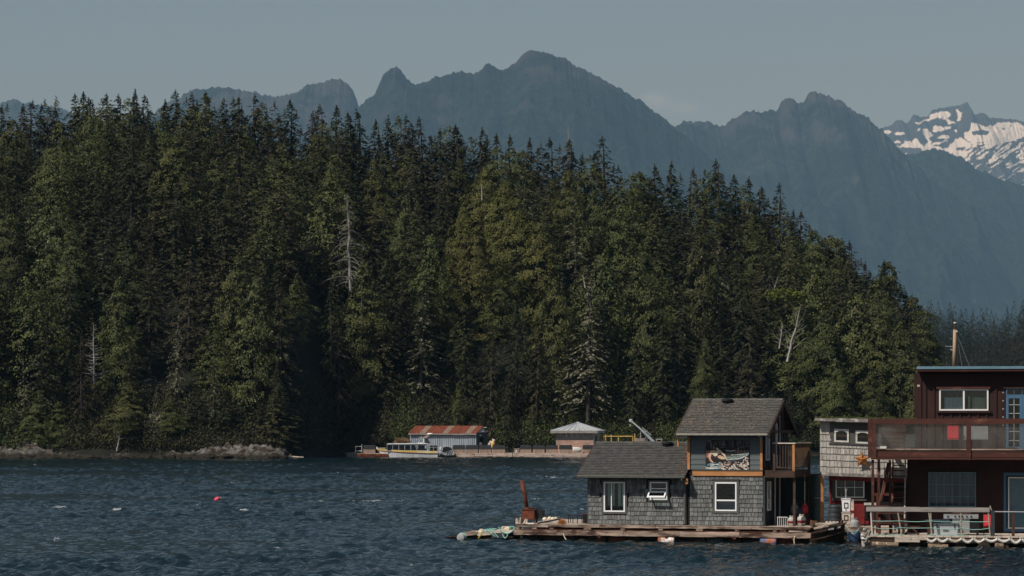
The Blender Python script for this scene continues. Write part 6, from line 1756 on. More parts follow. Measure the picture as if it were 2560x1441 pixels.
    t = K.thing('wash_table', 'white edged wash table with dark legs against the red wall', 'table', px=2160, v=0.1, z=ZK)
    MB().box(0, 0.5, 0, 0.45, 0.86, 0.95).build('table_top', M_tankw, t)
    for x in (0.02, 0.44):
        for y in (0.03, 0.38): MB().box(x, x+0.04, y, y+0.04, 0, 0.857).build('leg', M_black, t)
    # ropes between the floats
    for k, (a, b_, sag, m_, lb) in enumerate(((( -0.0, 0), (0, 0), 0, M_ropeaq, ''),)):
        pass
    def line(lb, pa, pb, sag, m_, r, v):
        A, B = [Vector((K.Ox+K.x(q[0], v)*K.c+v*K.s, K.Oy-K.x(q[0], v)*K.s+v*K.c, K.z(q[1], q[0], v))) for q in (pa, pb)]
        pts = [A.lerp(B, k/8)-Vector((0, 0, sag*4*(k/8)*(1-k/8))) for k in range(9)]
        rope_obj('rope', lb, pts, m_, r)
    line('aqua rope drooping from the black barrel to the propane tank', (2105, 1302), (2146, 1324), 0.25, M_ropeaq, 0.014, -1.6)
    line('thin white line slanting behind the blue drum', (2112, 1310), (2134, 1336), 0.02, M_ropecr, 0.012, -1.65)
    line('aqua rope draped low over the blue drum', (2128, 1334), (2148, 1320), 0.12, M_ropeaq, 0.014, -1.7)
    line('dark hose curving down from the barge bow to the water', (2098, 1302), (2108, 1352), -0.1, M_black, 0.05, -1.6)
    # the tin star
    v = -0.22
    t = K.thing('tin_star', 'five pointed copper coloured tin star hung on the pale shingles', 'star', px=2155.5, v=v, z=K.z(1149.5, 2155, v))
    R = 0.36; pts = []
    for k in range(10):
        a = PI/2+k*PI/5+0.04; rr = R if k % 2 == 0 else R*0.4
        pts.append((rr*math.cos(a), 0.05, rr*math.sin(a)))
    m = MB(); vs = pts+[(0, -0.09, 0), (0, 0.09, 0)]
    m.add(vs, [(k, 10, (k+1) % 10) for k in range(10)]+[((k+1) % 10, 11, k) for k in range(10)]); m.build('star_body', M_starr, t)
    MB().cyl((0, 0.05, R*0.9), (0, 0.12, R+0.05), 0.01, 0.01, 5).build('hook', M_black, t)
shack_things()
# ---------------------------------------------------------------- the brown house on its float
H = Frame(2300, 118.0, 9.0)
def brown_house():
    X, Z = H.x, H.z
    r = H.root('float_house', 'dark red brown two storey house with a blue roof edge and glass fronted balcony', 'house')
    xl, xr = X(2300), X(2830); zd = 0.5
    zt = Z(927, 2300); zf = Z(1125, 2300)        # top of wall, upper floor
    up = (X(2348), X(2471), Z(1027, 2400), Z(973, 2400))
    dr = (X(2515), X(2596), zf+0.03, Z(972, 2500))
    lw = (X(2321), X(2440), Z(1268, 2400), Z(1181, 2400)); ld = (X(2509), X(2600), zd+0.05, Z(1182, 2500))
    m = MB(); ho = [(a+0.02, b_-0.02, c+0.02, d-0.02) for a, b_, c, d in (up, dr, lw, ld)]
    wall_cells(m, xl, xr, zf-0.2, zt, 0.003, 0.15, ho[:2]); m.build('wall', M_brown, r)
    m = MB(); wall_cells(m, X(2268), xr, zd, zf-0.203, 0.003, 0.15, ho[2:]); m.build('lower_wall', M_brown, r)
    m = MB(); m.box(xl, xl+0.15, 0.153, 7, zf-0.2, zt).box(X(2268), X(2268)+0.15, 0.153, 7, zd, zf-0.203).box(xr-0.15, xr, 0.153, 7, zd, zt).box(X(2268)+0.15, xr-0.15, 6.85, 7, zd, zt); m.build('side_wall', M_brown, r)
    MB().box(xl+0.15, xr-0.15, 0.153, 6.85, zf-0.2, zf).build('floor', M_inner, r)
    MB().box(X(2268)+0.15, xr-0.15, 0.153, 6.85, zd-0.05, zd).build('floor', M_inner, r)
    # battens, upstairs and down
    for px in (2301.5, 2314, 2335, 2355, 2378, 2400, 2423, 2445, 2467, 2490, 2512, 2533, 2556, 2580, 2602, 2624, 2646, 2668, 2690, 2712, 2734, 2756, 2780, 2802):
        x = X(px); w = 0.06
        segs = [(zf, zt)]
        if up[0]-0.15 < x < up[1]+0.1: segs = [(zf, up[2]-0.12), (up[3]+0.14, zt)]
        if dr[0]-0.1 < x < dr[1]+0.1: segs = [(dr[3]+0.1, zt)]
        for a, b_ in segs: MB().box(x-w/2, x+w/2, -0.045, 0, a, b_-0.002).build('batten', M_brown, r)
    for k in range(26):
        x = X(2272)+k*0.35
        if lw[0]-0.1 < x < lw[1]+0.1 or ld[0]-0.1 < x < ld[1]+0.1: segs = []
        else: segs = [(zd, zf-0.21)]
        for a, b_ in segs: MB().box(x-0.03, x+0.03, -0.025, 0, a, b_).build('batten', M_brown, r)
    # roof edge
    ov = 0.55
    a = X(2292, -ov); z0, z1, z2 = Z(929, 2300, -ov), Z(923.3, 2300, -ov), Z(916.5, 2300, -ov)
    MB().box(a+0.03, xr+0.2, -ov, -ov+0.04, z0, z1-0.002).build('fascia', M_brownl, r)
    MB().box(a, xr+0.22, -ov-0.04, -ov+0.02, z1, z2).build('blue_edge', M_blue, r)
    MB().box(a, a+0.05, -ov+0.043, 7.4, z0, z2-0.003).build('fascia', M_brownl, r)
    m = MB(); m.box(a+0.053, xr+0.2, -ov+0.043, 7.4, z1, z2-0.01); m.build('roof', M_darkgrey, r)
    m = MB(); m.box(a+0.053, xr, -ov+0.043, -0.003, z1-0.03, z1-0.005); m.build('soffit', M_dark, r)
    # side lamp
    m = MB(); m.box(xl-0.12, xl-0.003, 0.3, 0.4, Z(967, 2300), Z(962, 2300)); m.build('wall_lamp', M_weath2, r)
    # upstairs window
    f = window(r, *up, 0.0, fmat=M_cream, fr=0.06, vb=(0.5,), bar=0.07)
    MB().box(up[0]-0.12, up[1]+0.08, -0.11, -0.001, up[3]+0.003, up[3]+0.12).build('head_trim', M_brownl, f)
    MB().box(up[0]-0.1, up[1]+0.1, -0.1, -0.001, up[2]-0.09, up[2]-0.003).build('sill', M_brown, f)
    def curtain(x0, x1, z0, z1, y, m_, parent, n=12, amp=0.03):
        c = MB(); vs = []; fs = []
        for k in range(n*2+1):
            x = x0+(x1-x0)*k/(2*n); yy = y+amp*math.sin(k*PI/1.5); zz = z1-0.03*abs(math.sin(k*0.55))
            vs += [(x, yy, z0), (x, yy, zz), (x, yy+0.01, z0), (x, yy+0.01, zz)]
        for k in range(2*n):
            i = 4*k; fs += [(i, i+4, i+5, i+1), (i+2, i+3, i+7, i+6), (i+1, i+5, i+7, i+3)]
        c.add(vs, fs); return c.build('curtain', m_, parent)
    zc = Z(993, 2400)
    curtain(X(2361), X(2406), up[2]+0.03, zc, 0.05, M_curt, f); curtain(X(2430), X(2464), up[2]+0.03, zc, 0.05, M_curtg2, f); curtain(X(2420), X(2426), up[2]+0.03, zc+0.05, 0.05, M_curtg2, f, 3)
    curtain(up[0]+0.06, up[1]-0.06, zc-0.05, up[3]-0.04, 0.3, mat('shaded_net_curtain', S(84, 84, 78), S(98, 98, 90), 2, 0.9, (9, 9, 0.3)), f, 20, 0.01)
    # upstairs french doors
    mid = (dr[0]+dr[1])/2; ztr = Z(990, 2520)
    for k, (p, q) in enumerate(((dr[0], mid-0.003), (mid+0.003, dr[1]))):
        d = window(r, p, q, dr[2], ztr, 0.0, fmat=M_blued, fr=0.1 if k == 0 else 0.12, vb=(0.5,), hb=(0.16, 0.33, 0.5, 0.67, 0.83), bar=0.001)
        d.name = 'glass_door'
        g = MB(); x = (p+q)/2; g.box(x-0.012, x+0.012, -0.02, -0.009, dr[2]+0.12, ztr-0.1)
        for t in (0.16, 0.33, 0.5, 0.67, 0.83): z = dr[2]+(ztr-dr[2])*t; g.box(p+0.1, x-0.013, -0.02, -0.009, z-0.012, z+0.012).box(x+0.013, q-0.1, -0.02, -0.009, z-0.012, z+0.012)
        g.build('muntin', M_cream, d)
    f = window(r, dr[0], dr[1], ztr+0.003, dr[3], 0.0, fmat=M_blued, fr=0.045, vb=(0.25, 0.5, 0.75), bar=0.02)
    MB().box(dr[0]-0.12, dr[1]+0.1, -0.1, -0.001, dr[3]+0.003, dr[3]+0.05).build('head_trim', M_dark, r)
    # lower window and door
    f = window(r, *lw, 0.0, fmat=M_blue, fr=0.04, vb=(0.166, 0.333, 0.5, 0.666, 0.833), hb=(0.30, 0.64), bar=0.025)
    curtain(lw[0]+0.05, lw[1]-0.04, lw[2]+0.02, lw[3]-0.04, 0.2, M_curtp, f, 22, 0.04)
    d = MB(); d.box(ld[0], ld[0]+0.11, -0.05, 0.05, ld[2], ld[3]).box(ld[1]-0.11, ld[1], -0.05, 0.05, ld[2], ld[3]).box(ld[0]+0.11, ld[1]-0.11, -0.05, 0.05, ld[3]-0.12, ld[3]).box(ld[0]+0.11, ld[1]-0.11, -0.05, 0.05, ld[2], ld[2]+0.16)
    d = d.build('glass_door', M_blued, r)
    ia, ib, ic, id_ = X(2520), X(2590), Z(1322, 2530), Z(1193, 2530)
    fr = MB(); fr.box(ia, ia+0.05, -0.07, -0.003, ic, id_).box(ib-0.05, ib, -0.07, -0.003, ic, id_).box(ia+0.05, ib-0.05, -0.07, -0.003, id_-0.05, id_).box(ia+0.05, ib-0.05, -0.07, -0.003, ic, ic+0.05)
    fr.build('inner_frame', M_cream, d); MB().box(ia+0.05, ib-0.05, -0.03, -0.02, ic+0.05, id_-0.05).build('pane', M_glass, d)
    MB().box(ia+0.05, ib-0.05, 0.06, 0.07, ic+0.05, id_-0.05).build('blind', mat('blue_grey_blind', S(110, 128, 138), S(124, 142, 150), 3), d)
    # balcony -----------------------------------------------------
    v = -2.3; XB = lambda px: X(px, v); ZB = lambda py: Z(py, 2300, v)
    bl, br_ = XB(2170), XB(2790)
    zfl = ZB(1124.5)
    n = 18
    for k in range(9):
        y0 = v+k*(-v)/9; MB().box(bl+0.1, br_, y0+0.003, y0+(-v)/9-0.01, zfl-0.05, zfl-0.002).build('deck_board', M_brownl, r)
    MB().box(bl+0.1, X(2300)-0.01, 0.003, 2.4, zfl-0.05, zfl-0.002).build('deck_board', M_brownl, r)
    cuts = [2190, 2416, 2640, 2790]
    for a, b_ in zip(cuts[:-1], cuts[1:]):
        g = 0.0 if a != 2416 else 0.0
        MB().box(XB(a)+0.02, XB(b_)-0.004, v-0.035, v-0.003, ZB(1143), ZB(1131)).build('rim_board', M_brownl, r)
        MB().box(XB(a)+0.02, XB(b_)-0.004, v-0.055, v-0.003, ZB(1149.5), ZB(1144)).build('rim_board', M_brownl, r)
        MB().box(XB(a)+0.02, XB(b_)-0.004, v-0.02, v+0.02, ZB(1130.5), ZB(1126)).build('rim_board', M_dark, r)
        MB().box(XB(a)+0.02, XB(b_)-0.004, v-0.05, v+0.03, ZB(1125.7), ZB(1122.5)).build('bottom_rail', M_weath, r)
    MB().box(bl+0.12, br_, v+0.02, v+0.2, ZB(1149), zfl-0.055).build('joist_beam', M_dark, r)
    for k in range(14): MB().box(bl+0.2+k*0.6, bl+0.26+k*0.6, v+0.203, 0, zfl-0.22, zfl-0.055).build('joist', M_dark, r)
    for a, b_, c, d in ((2170, 2180, 1047, 1146), (2180.5, 2191, 1048, 1147), (2416, 2427, 1048, 1150), (2660, 2671, 1048, 1150)):
        MB().box(XB(a), XB(b_), v-0.09, v+0.06, ZB(d), ZB(1060.5) if a != 2170 else ZB(c)).build('balcony_post', M_brownl, r)
    rail = [(2180.5, 2415.8), (2416, 2640), (2640.2, 2790)]
    for a, b_ in rail: MB().box(XB(a), XB(b_), v-0.1, v+0.05, ZB(1060.2), ZB(1047)).build('hand_rail', M_brownl, r)
    MB().box(bl, bl+0.12, v+0.063, 2.4, ZB(1060), ZB(1047)).build('hand_rail', M_brownl, r)
    MB().box(bl, bl+0.06, v+0.063, 2.4, ZB(1143), ZB(1126)).build('rim_board', M_brownl, r)
    for a, b_ in ((2191.3, 2303), (2303.5, 2415.7), (2427.3, 2543), (2543.5, 2659.5), (2671.3, 2790)):
        MB().box(XB(a), XB(b_), v-0.012, v, ZB(1122), ZB(1060.6)).build('glass_panel', M_dglass, r)
    MB().box(XB(2294.5), XB(2301), v-0.02, v-0.014, ZB(1065), ZB(1060.8)).build('blue_sticker', M_blue, r)
    MB().box(XB(2200), XB(2216), v-0.06, v-0.02, ZB(1122), ZB(1116)).build('rail_clip', M_foamw, r)
    # posts below the balcony
    for px, vv in ((2178.5, v+0.1), (2193.5, 0.2), (2440, v+0.3), (2700, v+0.1)):
        if px == 2440: continue
        MB().box(X(px, vv), X(px, vv)+0.11, vv-0.05, vv+0.06, zd-0.05, ZB(1150)-0.003).build('balcony_leg', M_brownl, r)
    # staircase up to the balcony
    vs_ = -0.9; sx0, sx1 = X(2229, vs_), X(2264, vs_); zt_, zb_ = Z(1158, 2240, vs_), zd+0.25; n = 12
    st = MB()
    for k in range(n):
        t = (k+0.5)/n; z = zb_+(zt_-zb_)*t; y = vs_-0.5+1.5*t
        MB().box(sx0+0.06, sx1-0.06, y-0.12, y+0.12, z-0.02, z+0.02).build('stair_tread', M_brownl, r)
    for x, m_ in ((sx0, M_brownl), (sx1-0.06, M_weath2)):
        MB().hexa([(x, vs_-0.7, zb_-0.25), (x+0.055, vs_-0.7, zb_-0.25), (x+0.055, vs_+1.0, zt_-0.05), (x, vs_+1.0, zt_-0.05), (x, vs_-0.7, zb_), (x+0.055, vs_-0.7, zb_), (x+0.055, vs_+1.0, zt_+0.12), (x, vs_+1.0, zt_+0.12)]).build('stringer', m_, r)
    for dx in (0, -0.14):
        m = MB(); m.beam((X(2224.5+dx*30, vs_), vs_-0.2, Z(1158, 2224, vs_)), (X(2206+dx*30, vs_), vs_-0.8, Z(1254, 2206, vs_)), 0.06, 0.07); m.build('stair_rail', M_rust if dx == 0 else M_dark, r)
    m = MB(); m.box(X(2223, vs_), X(2228, vs_), vs_-0.3, vs_-0.2, zd, Z(1150, 2226, vs_)); m.build('stair_post', M_brownl, r)
    return r
M_curtg2 = mat('cream_curtain', S(186, 184, 160), S(214, 212, 186), 2, 0.9, (8, 8, 0.3))
brown_house()

def brown_things():
    X, Z = H.x, H.z; zd = 0.5; zfl = Z(1124.5, 2300, -2.3)
    rg_ = random.Random(12)
    # plank screen on the balcony
    t = H.thing('plank_screen', 'stack of weathered horizontal boards standing behind the balcony glass', 'screen', px=2203, v=0.6, z=zfl)
    W = X(2265, 0.6)-X(2203, 0.6)
    for k in range(6): MB().box(0, W-rg_.uniform(0, 0.06), -0.02, 0.01, 0.02+k*0.17, 0.155+k*0.17).build('plank', M_brownl if k % 2 else M_dark, t)
    for x in (0.05, W-0.1): MB().box(x, x+0.06, 0.013, 0.06, 0, 1.02).build('upright', M_dark, t)
    # chairs
    def chair(px0, px1, py0, m, lb, v, z, fold=True):
        t = H.thing('deck_chair', lb, 'chair', px=px0, v=v, z=z)
        W = X(px1, v)-X(px0, v); top = Z(py0, px0, v)-z
        MB().box(0.01, W-0.01, 0.0, 0.02, top-0.5, top).build('backrest', m, t); MB().box(0.01, W-0.01, -0.42, -0.01, 0.40, 0.425).build('seat', m, t)
        for x in (0, W-0.03):
            for y in (-0.42, 0.02): MB().box(x, x+0.03, y, y+0.025, 0, 0.39 if y < 0 else top-0.503).build('leg', M_black, t)
        return t
    chair(2368, 2397, 1065, M_redch, 'red canvas deck chair behind the balcony glass', -1.2, zfl)
    chair(2427, 2471, 1066, M_greych, 'wide grey canvas deck chair behind the balcony glass', -1.2, zfl)
    chair(2408, 2421, 1065.5, M_greych, 'narrow grey folded chair hidden partly by the balcony post', -0.9, zfl)
    t = H.thing('string_lights', 'string of small bulbs hanging beside the upstairs blue door', 'lights', px=2508, v=-0.12, z=Z(1067, 2500))
    MB().cyl((0, 0, 0), (0, 0, Z(972, 2508)-Z(1067, 2500)), 0.006, 0.006, 4).build('wire', M_black, t)
    for k in range(5): MB().blob((0, -0.01, 0.05+k*0.33), 0.035, 0.035, 0.035, 0, k, 6, 4).build('bulb', M_tank, t)
    t = H.thing('shell_dish', 'pale dish of shells on the balcony floor by the blue door', 'dish', px=2530, v=-1.6, z=zfl)
    MB().lathe([(0.1, 0), (0.26, 0.05), (0.27, 0.06)], (0, 0, 0), 12).build('dish', M_foamw, t)
    for k in range(6): MB().blob((rg_.uniform(-.16, .16), rg_.uniform(-.1, .1), 0.09), 0.06, 0.05, 0.035, 0.2, k, 6, 4).build('shell', M_foamw, t)
    # float ------------------------------------------------------
    v0 = -3.4; XF = lambda px: X(px, v0); ZF = lambda py: Z(py, 2300, v0)
    r = H.root('log_float', 'barnacled log float with white planks and foam fenders under the brown house', 'float')
    x0, x1 = XF(2172), XF(2800)
    for k in range(30):
        a = x0+(x1-x0)*k/30; MB().box(a, a+(x1-x0)/30-0.015, v0+0.05, 7.5, zd-0.06, zd-0.004*(k % 2)).build('deck_board', M_weath2, r)
    MB().box(x0, x1, v0+0.1, v0+0.5, 0.2, zd-0.065).build('under_beam', M_log, r)
    for k, px in enumerate((2185, 2232, 2285, 2345, 2400, 2460, 2510, 2580, 2640, 2700, 2760)):
        m = MB(); rr = rg_.uniform(0.18, 0.25); m.cyl((XF(px), v0-rg_.uniform(-0.05, 0.25), 0.07), (XF(px)+0.1, 7, 0.07), rr, rr, 11); m.build('log', M_log, r)
    for a, b_, zz in ((2180, 2246, 1362), (2320, 2370, 1366), (2488, 2508, 1363)):
        m = MB(); m.cyl((XF(a), v0-0.2, ZF(zz)), (XF(b_), v0-0.15, ZF(zz+1)), 0.12, 0.1, 9); m.build('log', M_logb, r)
    for a, b_, py0, py1 in ((2237, 2278, 1344, 1350), (2278.4, 2317, 1344.4, 1350), (2237, 2300, 1350.5, 1356)):
        m = MB(); rough_box(m, XF(a), XF(b_)-0.01, v0-0.1, v0+0.04, ZF(py1), ZF(py0), rg_, 0.01, 5); m.build('edge_plank', M_weath2, r)
    for a, b_ in ((2317, 2440), (2440.5, 2560), (2560.5, 2700)):
        m = MB(); rough_box(m, XF(a), XF(b_)-0.01, v0-0.04, v0+0.04, ZF(1357), ZF(1347), rg_, 0.008, 7); m.build('edge_plank', M_weath, r)
    # white scalloped fender hose, one swag after another
    px = 2316
    while px < 2700:
        w = rg_.uniform(24, 34); a, b_ = XF(px), XF(px+w); z0 = ZF(1347.5); dep = rg_.uniform(0.10, 0.17); pts = []
        for k in range(9): tt = k/8; pts.append((a+(b_-a)*tt, v0-0.12, z0-dep*math.sin(tt*PI)+0.02))
        m = MB()
        for p, q in zip(pts[:-1], pts[1:]): m.cyl(p, q, 0.055, 0.055, 7)
        m.build('fender_swag', M_foamw, r); px += w+1
    # clutter at the float corner
    t = H.thing('corner_clutter', 'heap of pale rope and shells hanging off the float corner', 'rope', px=2166, v=v0+0.2, z=0.30)
    m = MB(); pts = [Vector((0, 0, 0.3))]
    for k in range(60): pts.append(pts[-1]+(Vector((rg_.uniform(-0.25, 0.25), rg_.uniform(-.2, .2), rg_.uniform(-0.25, 0.5)))-pts[-1])*0.5)
    m.tube(pts, 0.028, 5); m.build('rope_coils', M_ropegr, t)
    for k in range(5): MB().blob((rg_.uniform(-.22, .25), -0.1, rg_.uniform(-0.2, 0.45)), 0.08, 0.07, 0.06, 0.25, k, 7, 4).build('float_lump', M_foamw if k < 2 else M_tank, t)
    t = H.thing('outboard_motor', 'old grey outboard motor clamped at the float corner', 'motor', px=2158, v=v0+0.3, z=0.0)
    MB().box(-0.1, 0.12, -0.1, 0.14, 0.38, 0.62).build('cowl', M_tank, t); MB().hexa([(-0.04, -0.05, -0.2), (0.05, -0.05, -0.2), (0.05, 0.08, -0.2), (-0.04, 0.08, -0.2), (-0.07, -0.05, 0.37), (0.08, -0.05, 0.37), (0.08, 0.1, 0.37), (-0.07, 0.1, 0.37)]).build('leg', M_weath2, t)
    # fence along the float edge ----------------------------------
    f = H.thing('rope_fence', 'rope fence of leaning stanchions under a grey plank rail along the float edge', 'fence', px=2166, v=v0+0.15, z=zd)
    vv = v0+0.15; bx = X(2166, vv); L = lambda px: X(px, vv)-bx; LZ = lambda py: Z(py, 2300, vv)-zd
    MB().box(L(2165.5), L(2300)-0.004, -0.06, 0.08, LZ(1279.5), LZ(1268)).build('top_plank', M_weath2g, f)
    MB().box(L(2300), L(2474), -0.06, 0.08, LZ(1280), LZ(1268.8)).build('top_plank', M_weath2g, f)
    stn = [((2177, 1280), (2181, 1338), M_foamw), ((2245, 1281), (2255, 1347), M_ropegr), ((2322, 1281), (2332, 1348), M_ropegr), ((2327, 1281), (2329, 1347), M_ropegr), ((2402, 1281), (2404, 1347), M_ropegr), ((2471, 1281), (2476, 1347), M_ropegr)]
    for a, b_, m_ in stn:
        m = MB(); m.cyl((L(a[0]), 0, LZ(a[1])), (L(b_[0]), 0, LZ(b_[1])), 0.03, 0.03, 7); m.build('stanchion', m_, f)
    MB().box(L(2477), L(2487), 0.0, 0.12, LZ(1350), LZ(1276)).build('fence_post', M_darkgrey, f)
    m = MB(); m.cyl((L(2475), 0.05, LZ(1264)), (L(2479), 0.05, LZ(1278)), 0.025, 0.035, 6); m.build('post_tip', M_ropegr, f)
    MB().box(L(2529), L(2537), 0.0, 0.1, LZ(1343), LZ(1283)).build('fence_post', M_dark, f)
    m = MB(); m.cyl((L(2484), 0.03, LZ(1279)), (L(2700), 0.03, LZ(1280.5)), 0.03, 0.03, 6); m.build('pipe_rail', M_tank, f)
    xs = [2179, 2250, 2328, 2403, 2474]
    for py, sg in ((1303, 2), (1320, 3), (1337, 4)):
        for a, b_ in zip(xs[:-1], xs[1:]):
            s_ = rg_.uniform(0.3, 1.3)*sg; pts = [(L(a+(b_-a)*k/7), -0.03, LZ(py+s_*4*(k/7)*(1-k/7)+rg_.uniform(-.4, .4))) for k in range(8)]
            m = MB(); m.tube(pts, 0.013, 4); m.build('rope_line', M_ropeaq, f)
    # grill
    vg = -2.4; t = H.thing('gas_grill', 'stainless steel gas grill with a row of knobs behind the rope fence', 'grill', px=2359, v=vg, z=zd)
    g = lambda px: X(px, vg)-X(2359, vg); gz = lambda py: Z(py, 2400, vg)-zd
    MB().box(g(2359), g(2446), -0.06, 0.5, gz(1297), gz(1286.5)).build('control_panel', M_steel, t)
    MB().box(g(2381), g(2424), 0.0, 0.5, 0.08, gz(1297)-0.003).build('cabinet', M_steel, t)
    MB().box(g(2424)+0.003, g(2449), 0.02, 0.5, 0.08, gz(1297)-0.003).build('side_cabinet', M_black, t)
    for px in (2370, 2388, 2398, 2406, 2417, 2428): MB().cyl((g(px), -0.1, gz(1291.5)), (g(px), -0.062, gz(1291.5)), 0.035, 0.035, 10).build('knob', M_black, t)
    m = MB(); n = 8
    for k in range(n):
        a0, a1 = PI*k/n, PI*(k+1)/n; c = 0.25
        p = [(0.25-0.25*math.cos(a), gz(1286)+0.26*math.sin(a)) for a in (a0, a1)]
        m.hexa([(g(2381), p[0][0], gz(1286)), (g(2428), p[0][0], gz(1286)), (g(2428), p[1][0]+1e-4, gz(1286)), (g(2381), p[1][0]+1e-4, gz(1286)), (g(2381), p[0][0], p[0][1]+1e-3), (g(2428), p[0][0], p[0][1]+1e-3), (g(2428), p[1][0]+1e-4, p[1][1]+1e-3), (g(2381), p[1][0]+1e-4, p[1][1]+1e-3)])
    m.build('hood', M_dark, t)
    for px in (2384, 2444): MB().cyl((g(px), 0.05, 0.0), (g(px), 0.05, 0.077), 0.04, 0.04, 8).build('wheel', M_black, t)
    # cooler
    vc = -2.9; t = H.thing('cool_box', 'large pale grey cool box with black latches on the float deck', 'cooler', px=2334, v=vc, z=zd)
    c = lambda px: X(px, vc)-X(2334, vc); cz = lambda py: Z(py, 2400, vc)-zd; W = c(2395)
    MB().hexa([(0.03, 0.02, 0.02), (W-0.03, 0.02, 0.02), (W-0.03, 0.45, 0.02), (0.03, 0.45, 0.02), (0, 0, cz(1314)), (W, 0, cz(1314)), (W, 0.47, cz(1314)), (0, 0.47, cz(1314))]).build('cooler_body', M_cooler, t)
    MB().box(-0.01, W+0.01, -0.015, 0.485, cz(1314)+0.004, cz(1308.5)).build('lid', M_cooler, t)
    for x in (0.12, W-0.15): MB().box(x, x+0.03, -0.04, -0.018, cz(1322), cz(1310)).build('latch', M_black, t)
    MB().box(W*0.38, W*0.62, -0.012, -0.004+0.02, cz(1329), cz(1323)).build('badge', M_tank, t)
    for k in range(5): MB().box(W*0.40+k*W*0.042, W*0.425+k*W*0.042, -0.018, -0.013, cz(1328.3), cz(1323.7)).build('badge_letter', M_darkgrey, t)
    t = H.thing('blue_board', 'thin pale blue board lying across to the cool box', 'board', px=2314, v=-2.9, z=Z(1303.5, 2340, -2.9))
    MB().box(0, X(2374, -2.9)-X(2314, -2.9), 0, 0.4, 0, 0.04).build('board', M_blue, t)
    t2 = H.thing('plastic_tub', 'dark tub holding up the end of the pale blue board', 'tub', px=2316, v=-2.85, z=zd)
    hh = Z(1303.5, 2340, -2.9)-zd-0.003
    MB().hexa([(0.04, 0.03, 0), (0.28, 0.03, 0), (0.28, 0.33, 0), (0.04, 0.33, 0), (0, 0, hh), (0.3, 0, hh), (0.3, 0.36, hh), (0, 0.36, hh)]).build('tub_body', M_dark, t2); MB().box(-0.012, 0.312, -0.015, -0.002, hh-0.04, hh-0.01).build('rim', M_dark, t2)
    chair(2458, 2479, 1287, M_redch, 'red canvas chair standing at the dark fence post on the lower float', -2.6, zd)
    # picnic table under the stairs
    vp = -2.2; t = H.thing('picnic_table', 'dark red brown picnic table under the balcony stairs', 'table', px=2190, v=vp, z=zd)
    c = lambda px: X(px, vp)-X(2190, vp)
    for k in range(4): MB().box(0, c(2262), k*0.17, k*0.17+0.155, 0.82, 0.86).build('table_plank', M_brownl, t)
    for y in (-0.45, 0.95):
        for k in range(2): MB().box(0, c(2270), y+k*0.14, y+k*0.14+0.125, 0.44, 0.475).build('bench_plank', M_brownl, t)
    for x in (c(2198), c(2248)):
        for s_ in (-1, 1):
            m = MB(); m.beam((x, 0.33+s_*0.5, 0.0), (x, 0.33+s_*0.12, 0.817), 0.09, 0.05); m.build('leg', M_brownl, t)
        MB().box(x-0.04, x+0.04, -0.43, 1.18, 0.36, 0.437).build('cross_bar', M_brownl, t)
    t = H.thing('trestle', 'low triangular timber trestle beside the picnic table', 'trestle', px=2262, v=-2.3, z=zd)
    for a, b_ in (((0, 0, 0), (0.28, 0, 0.3)), ((0.55, 0, 0), (0.28, 0.003, 0.3)), ((-0.05, 0.05, 0.31), (0.6, 0.05, 0.31))):
        m = MB(); m.beam(a, b_, 0.05, 0.07); m.build('brace', M_brownl, t)
    t = H.thing('side_bench', 'brown timber bench with a back near the stair foot', 'bench', px=2186, v=-0.6, z=zd)
    c = lambda px: X(px, -0.6)-X(2186, -0.6); cz = lambda py: Z(py, 2200, -0.6)-zd
    MB().box(0, c(2262), -0.3, 0.1, cz(1267), cz(1264)).build('seat', M_brownl, t); MB().box(0, c(2262), 0.12, 0.16, cz(1240), cz(1233)).build('backrest', M_brownl, t)
    for px in (2190, 2226, 2256): MB().box(c(px), c(px)+0.08, 0.1, 0.117, 0, cz(1234)).build('leg', M_brownl, t)
    for px in (2190, 2256): MB().box(c(px), c(px)+0.07, -0.28, -0.2, 0, cz(1267)-0.003).build('leg', M_brownl, t)
M_logb = mat('barnacled_log', S(74, 60, 48), S(140, 122, 100), 8, 0.9, c3=S(190, 178, 158), scale3=6, amt3=0.58, w3=0.06)
M_weath2g = mat('grey_rail_plank', S(108, 104, 100), S(142, 136, 130), 4, 0.85, (0.3, 1.5, 1.5), objrand=0.06)
brown_things()

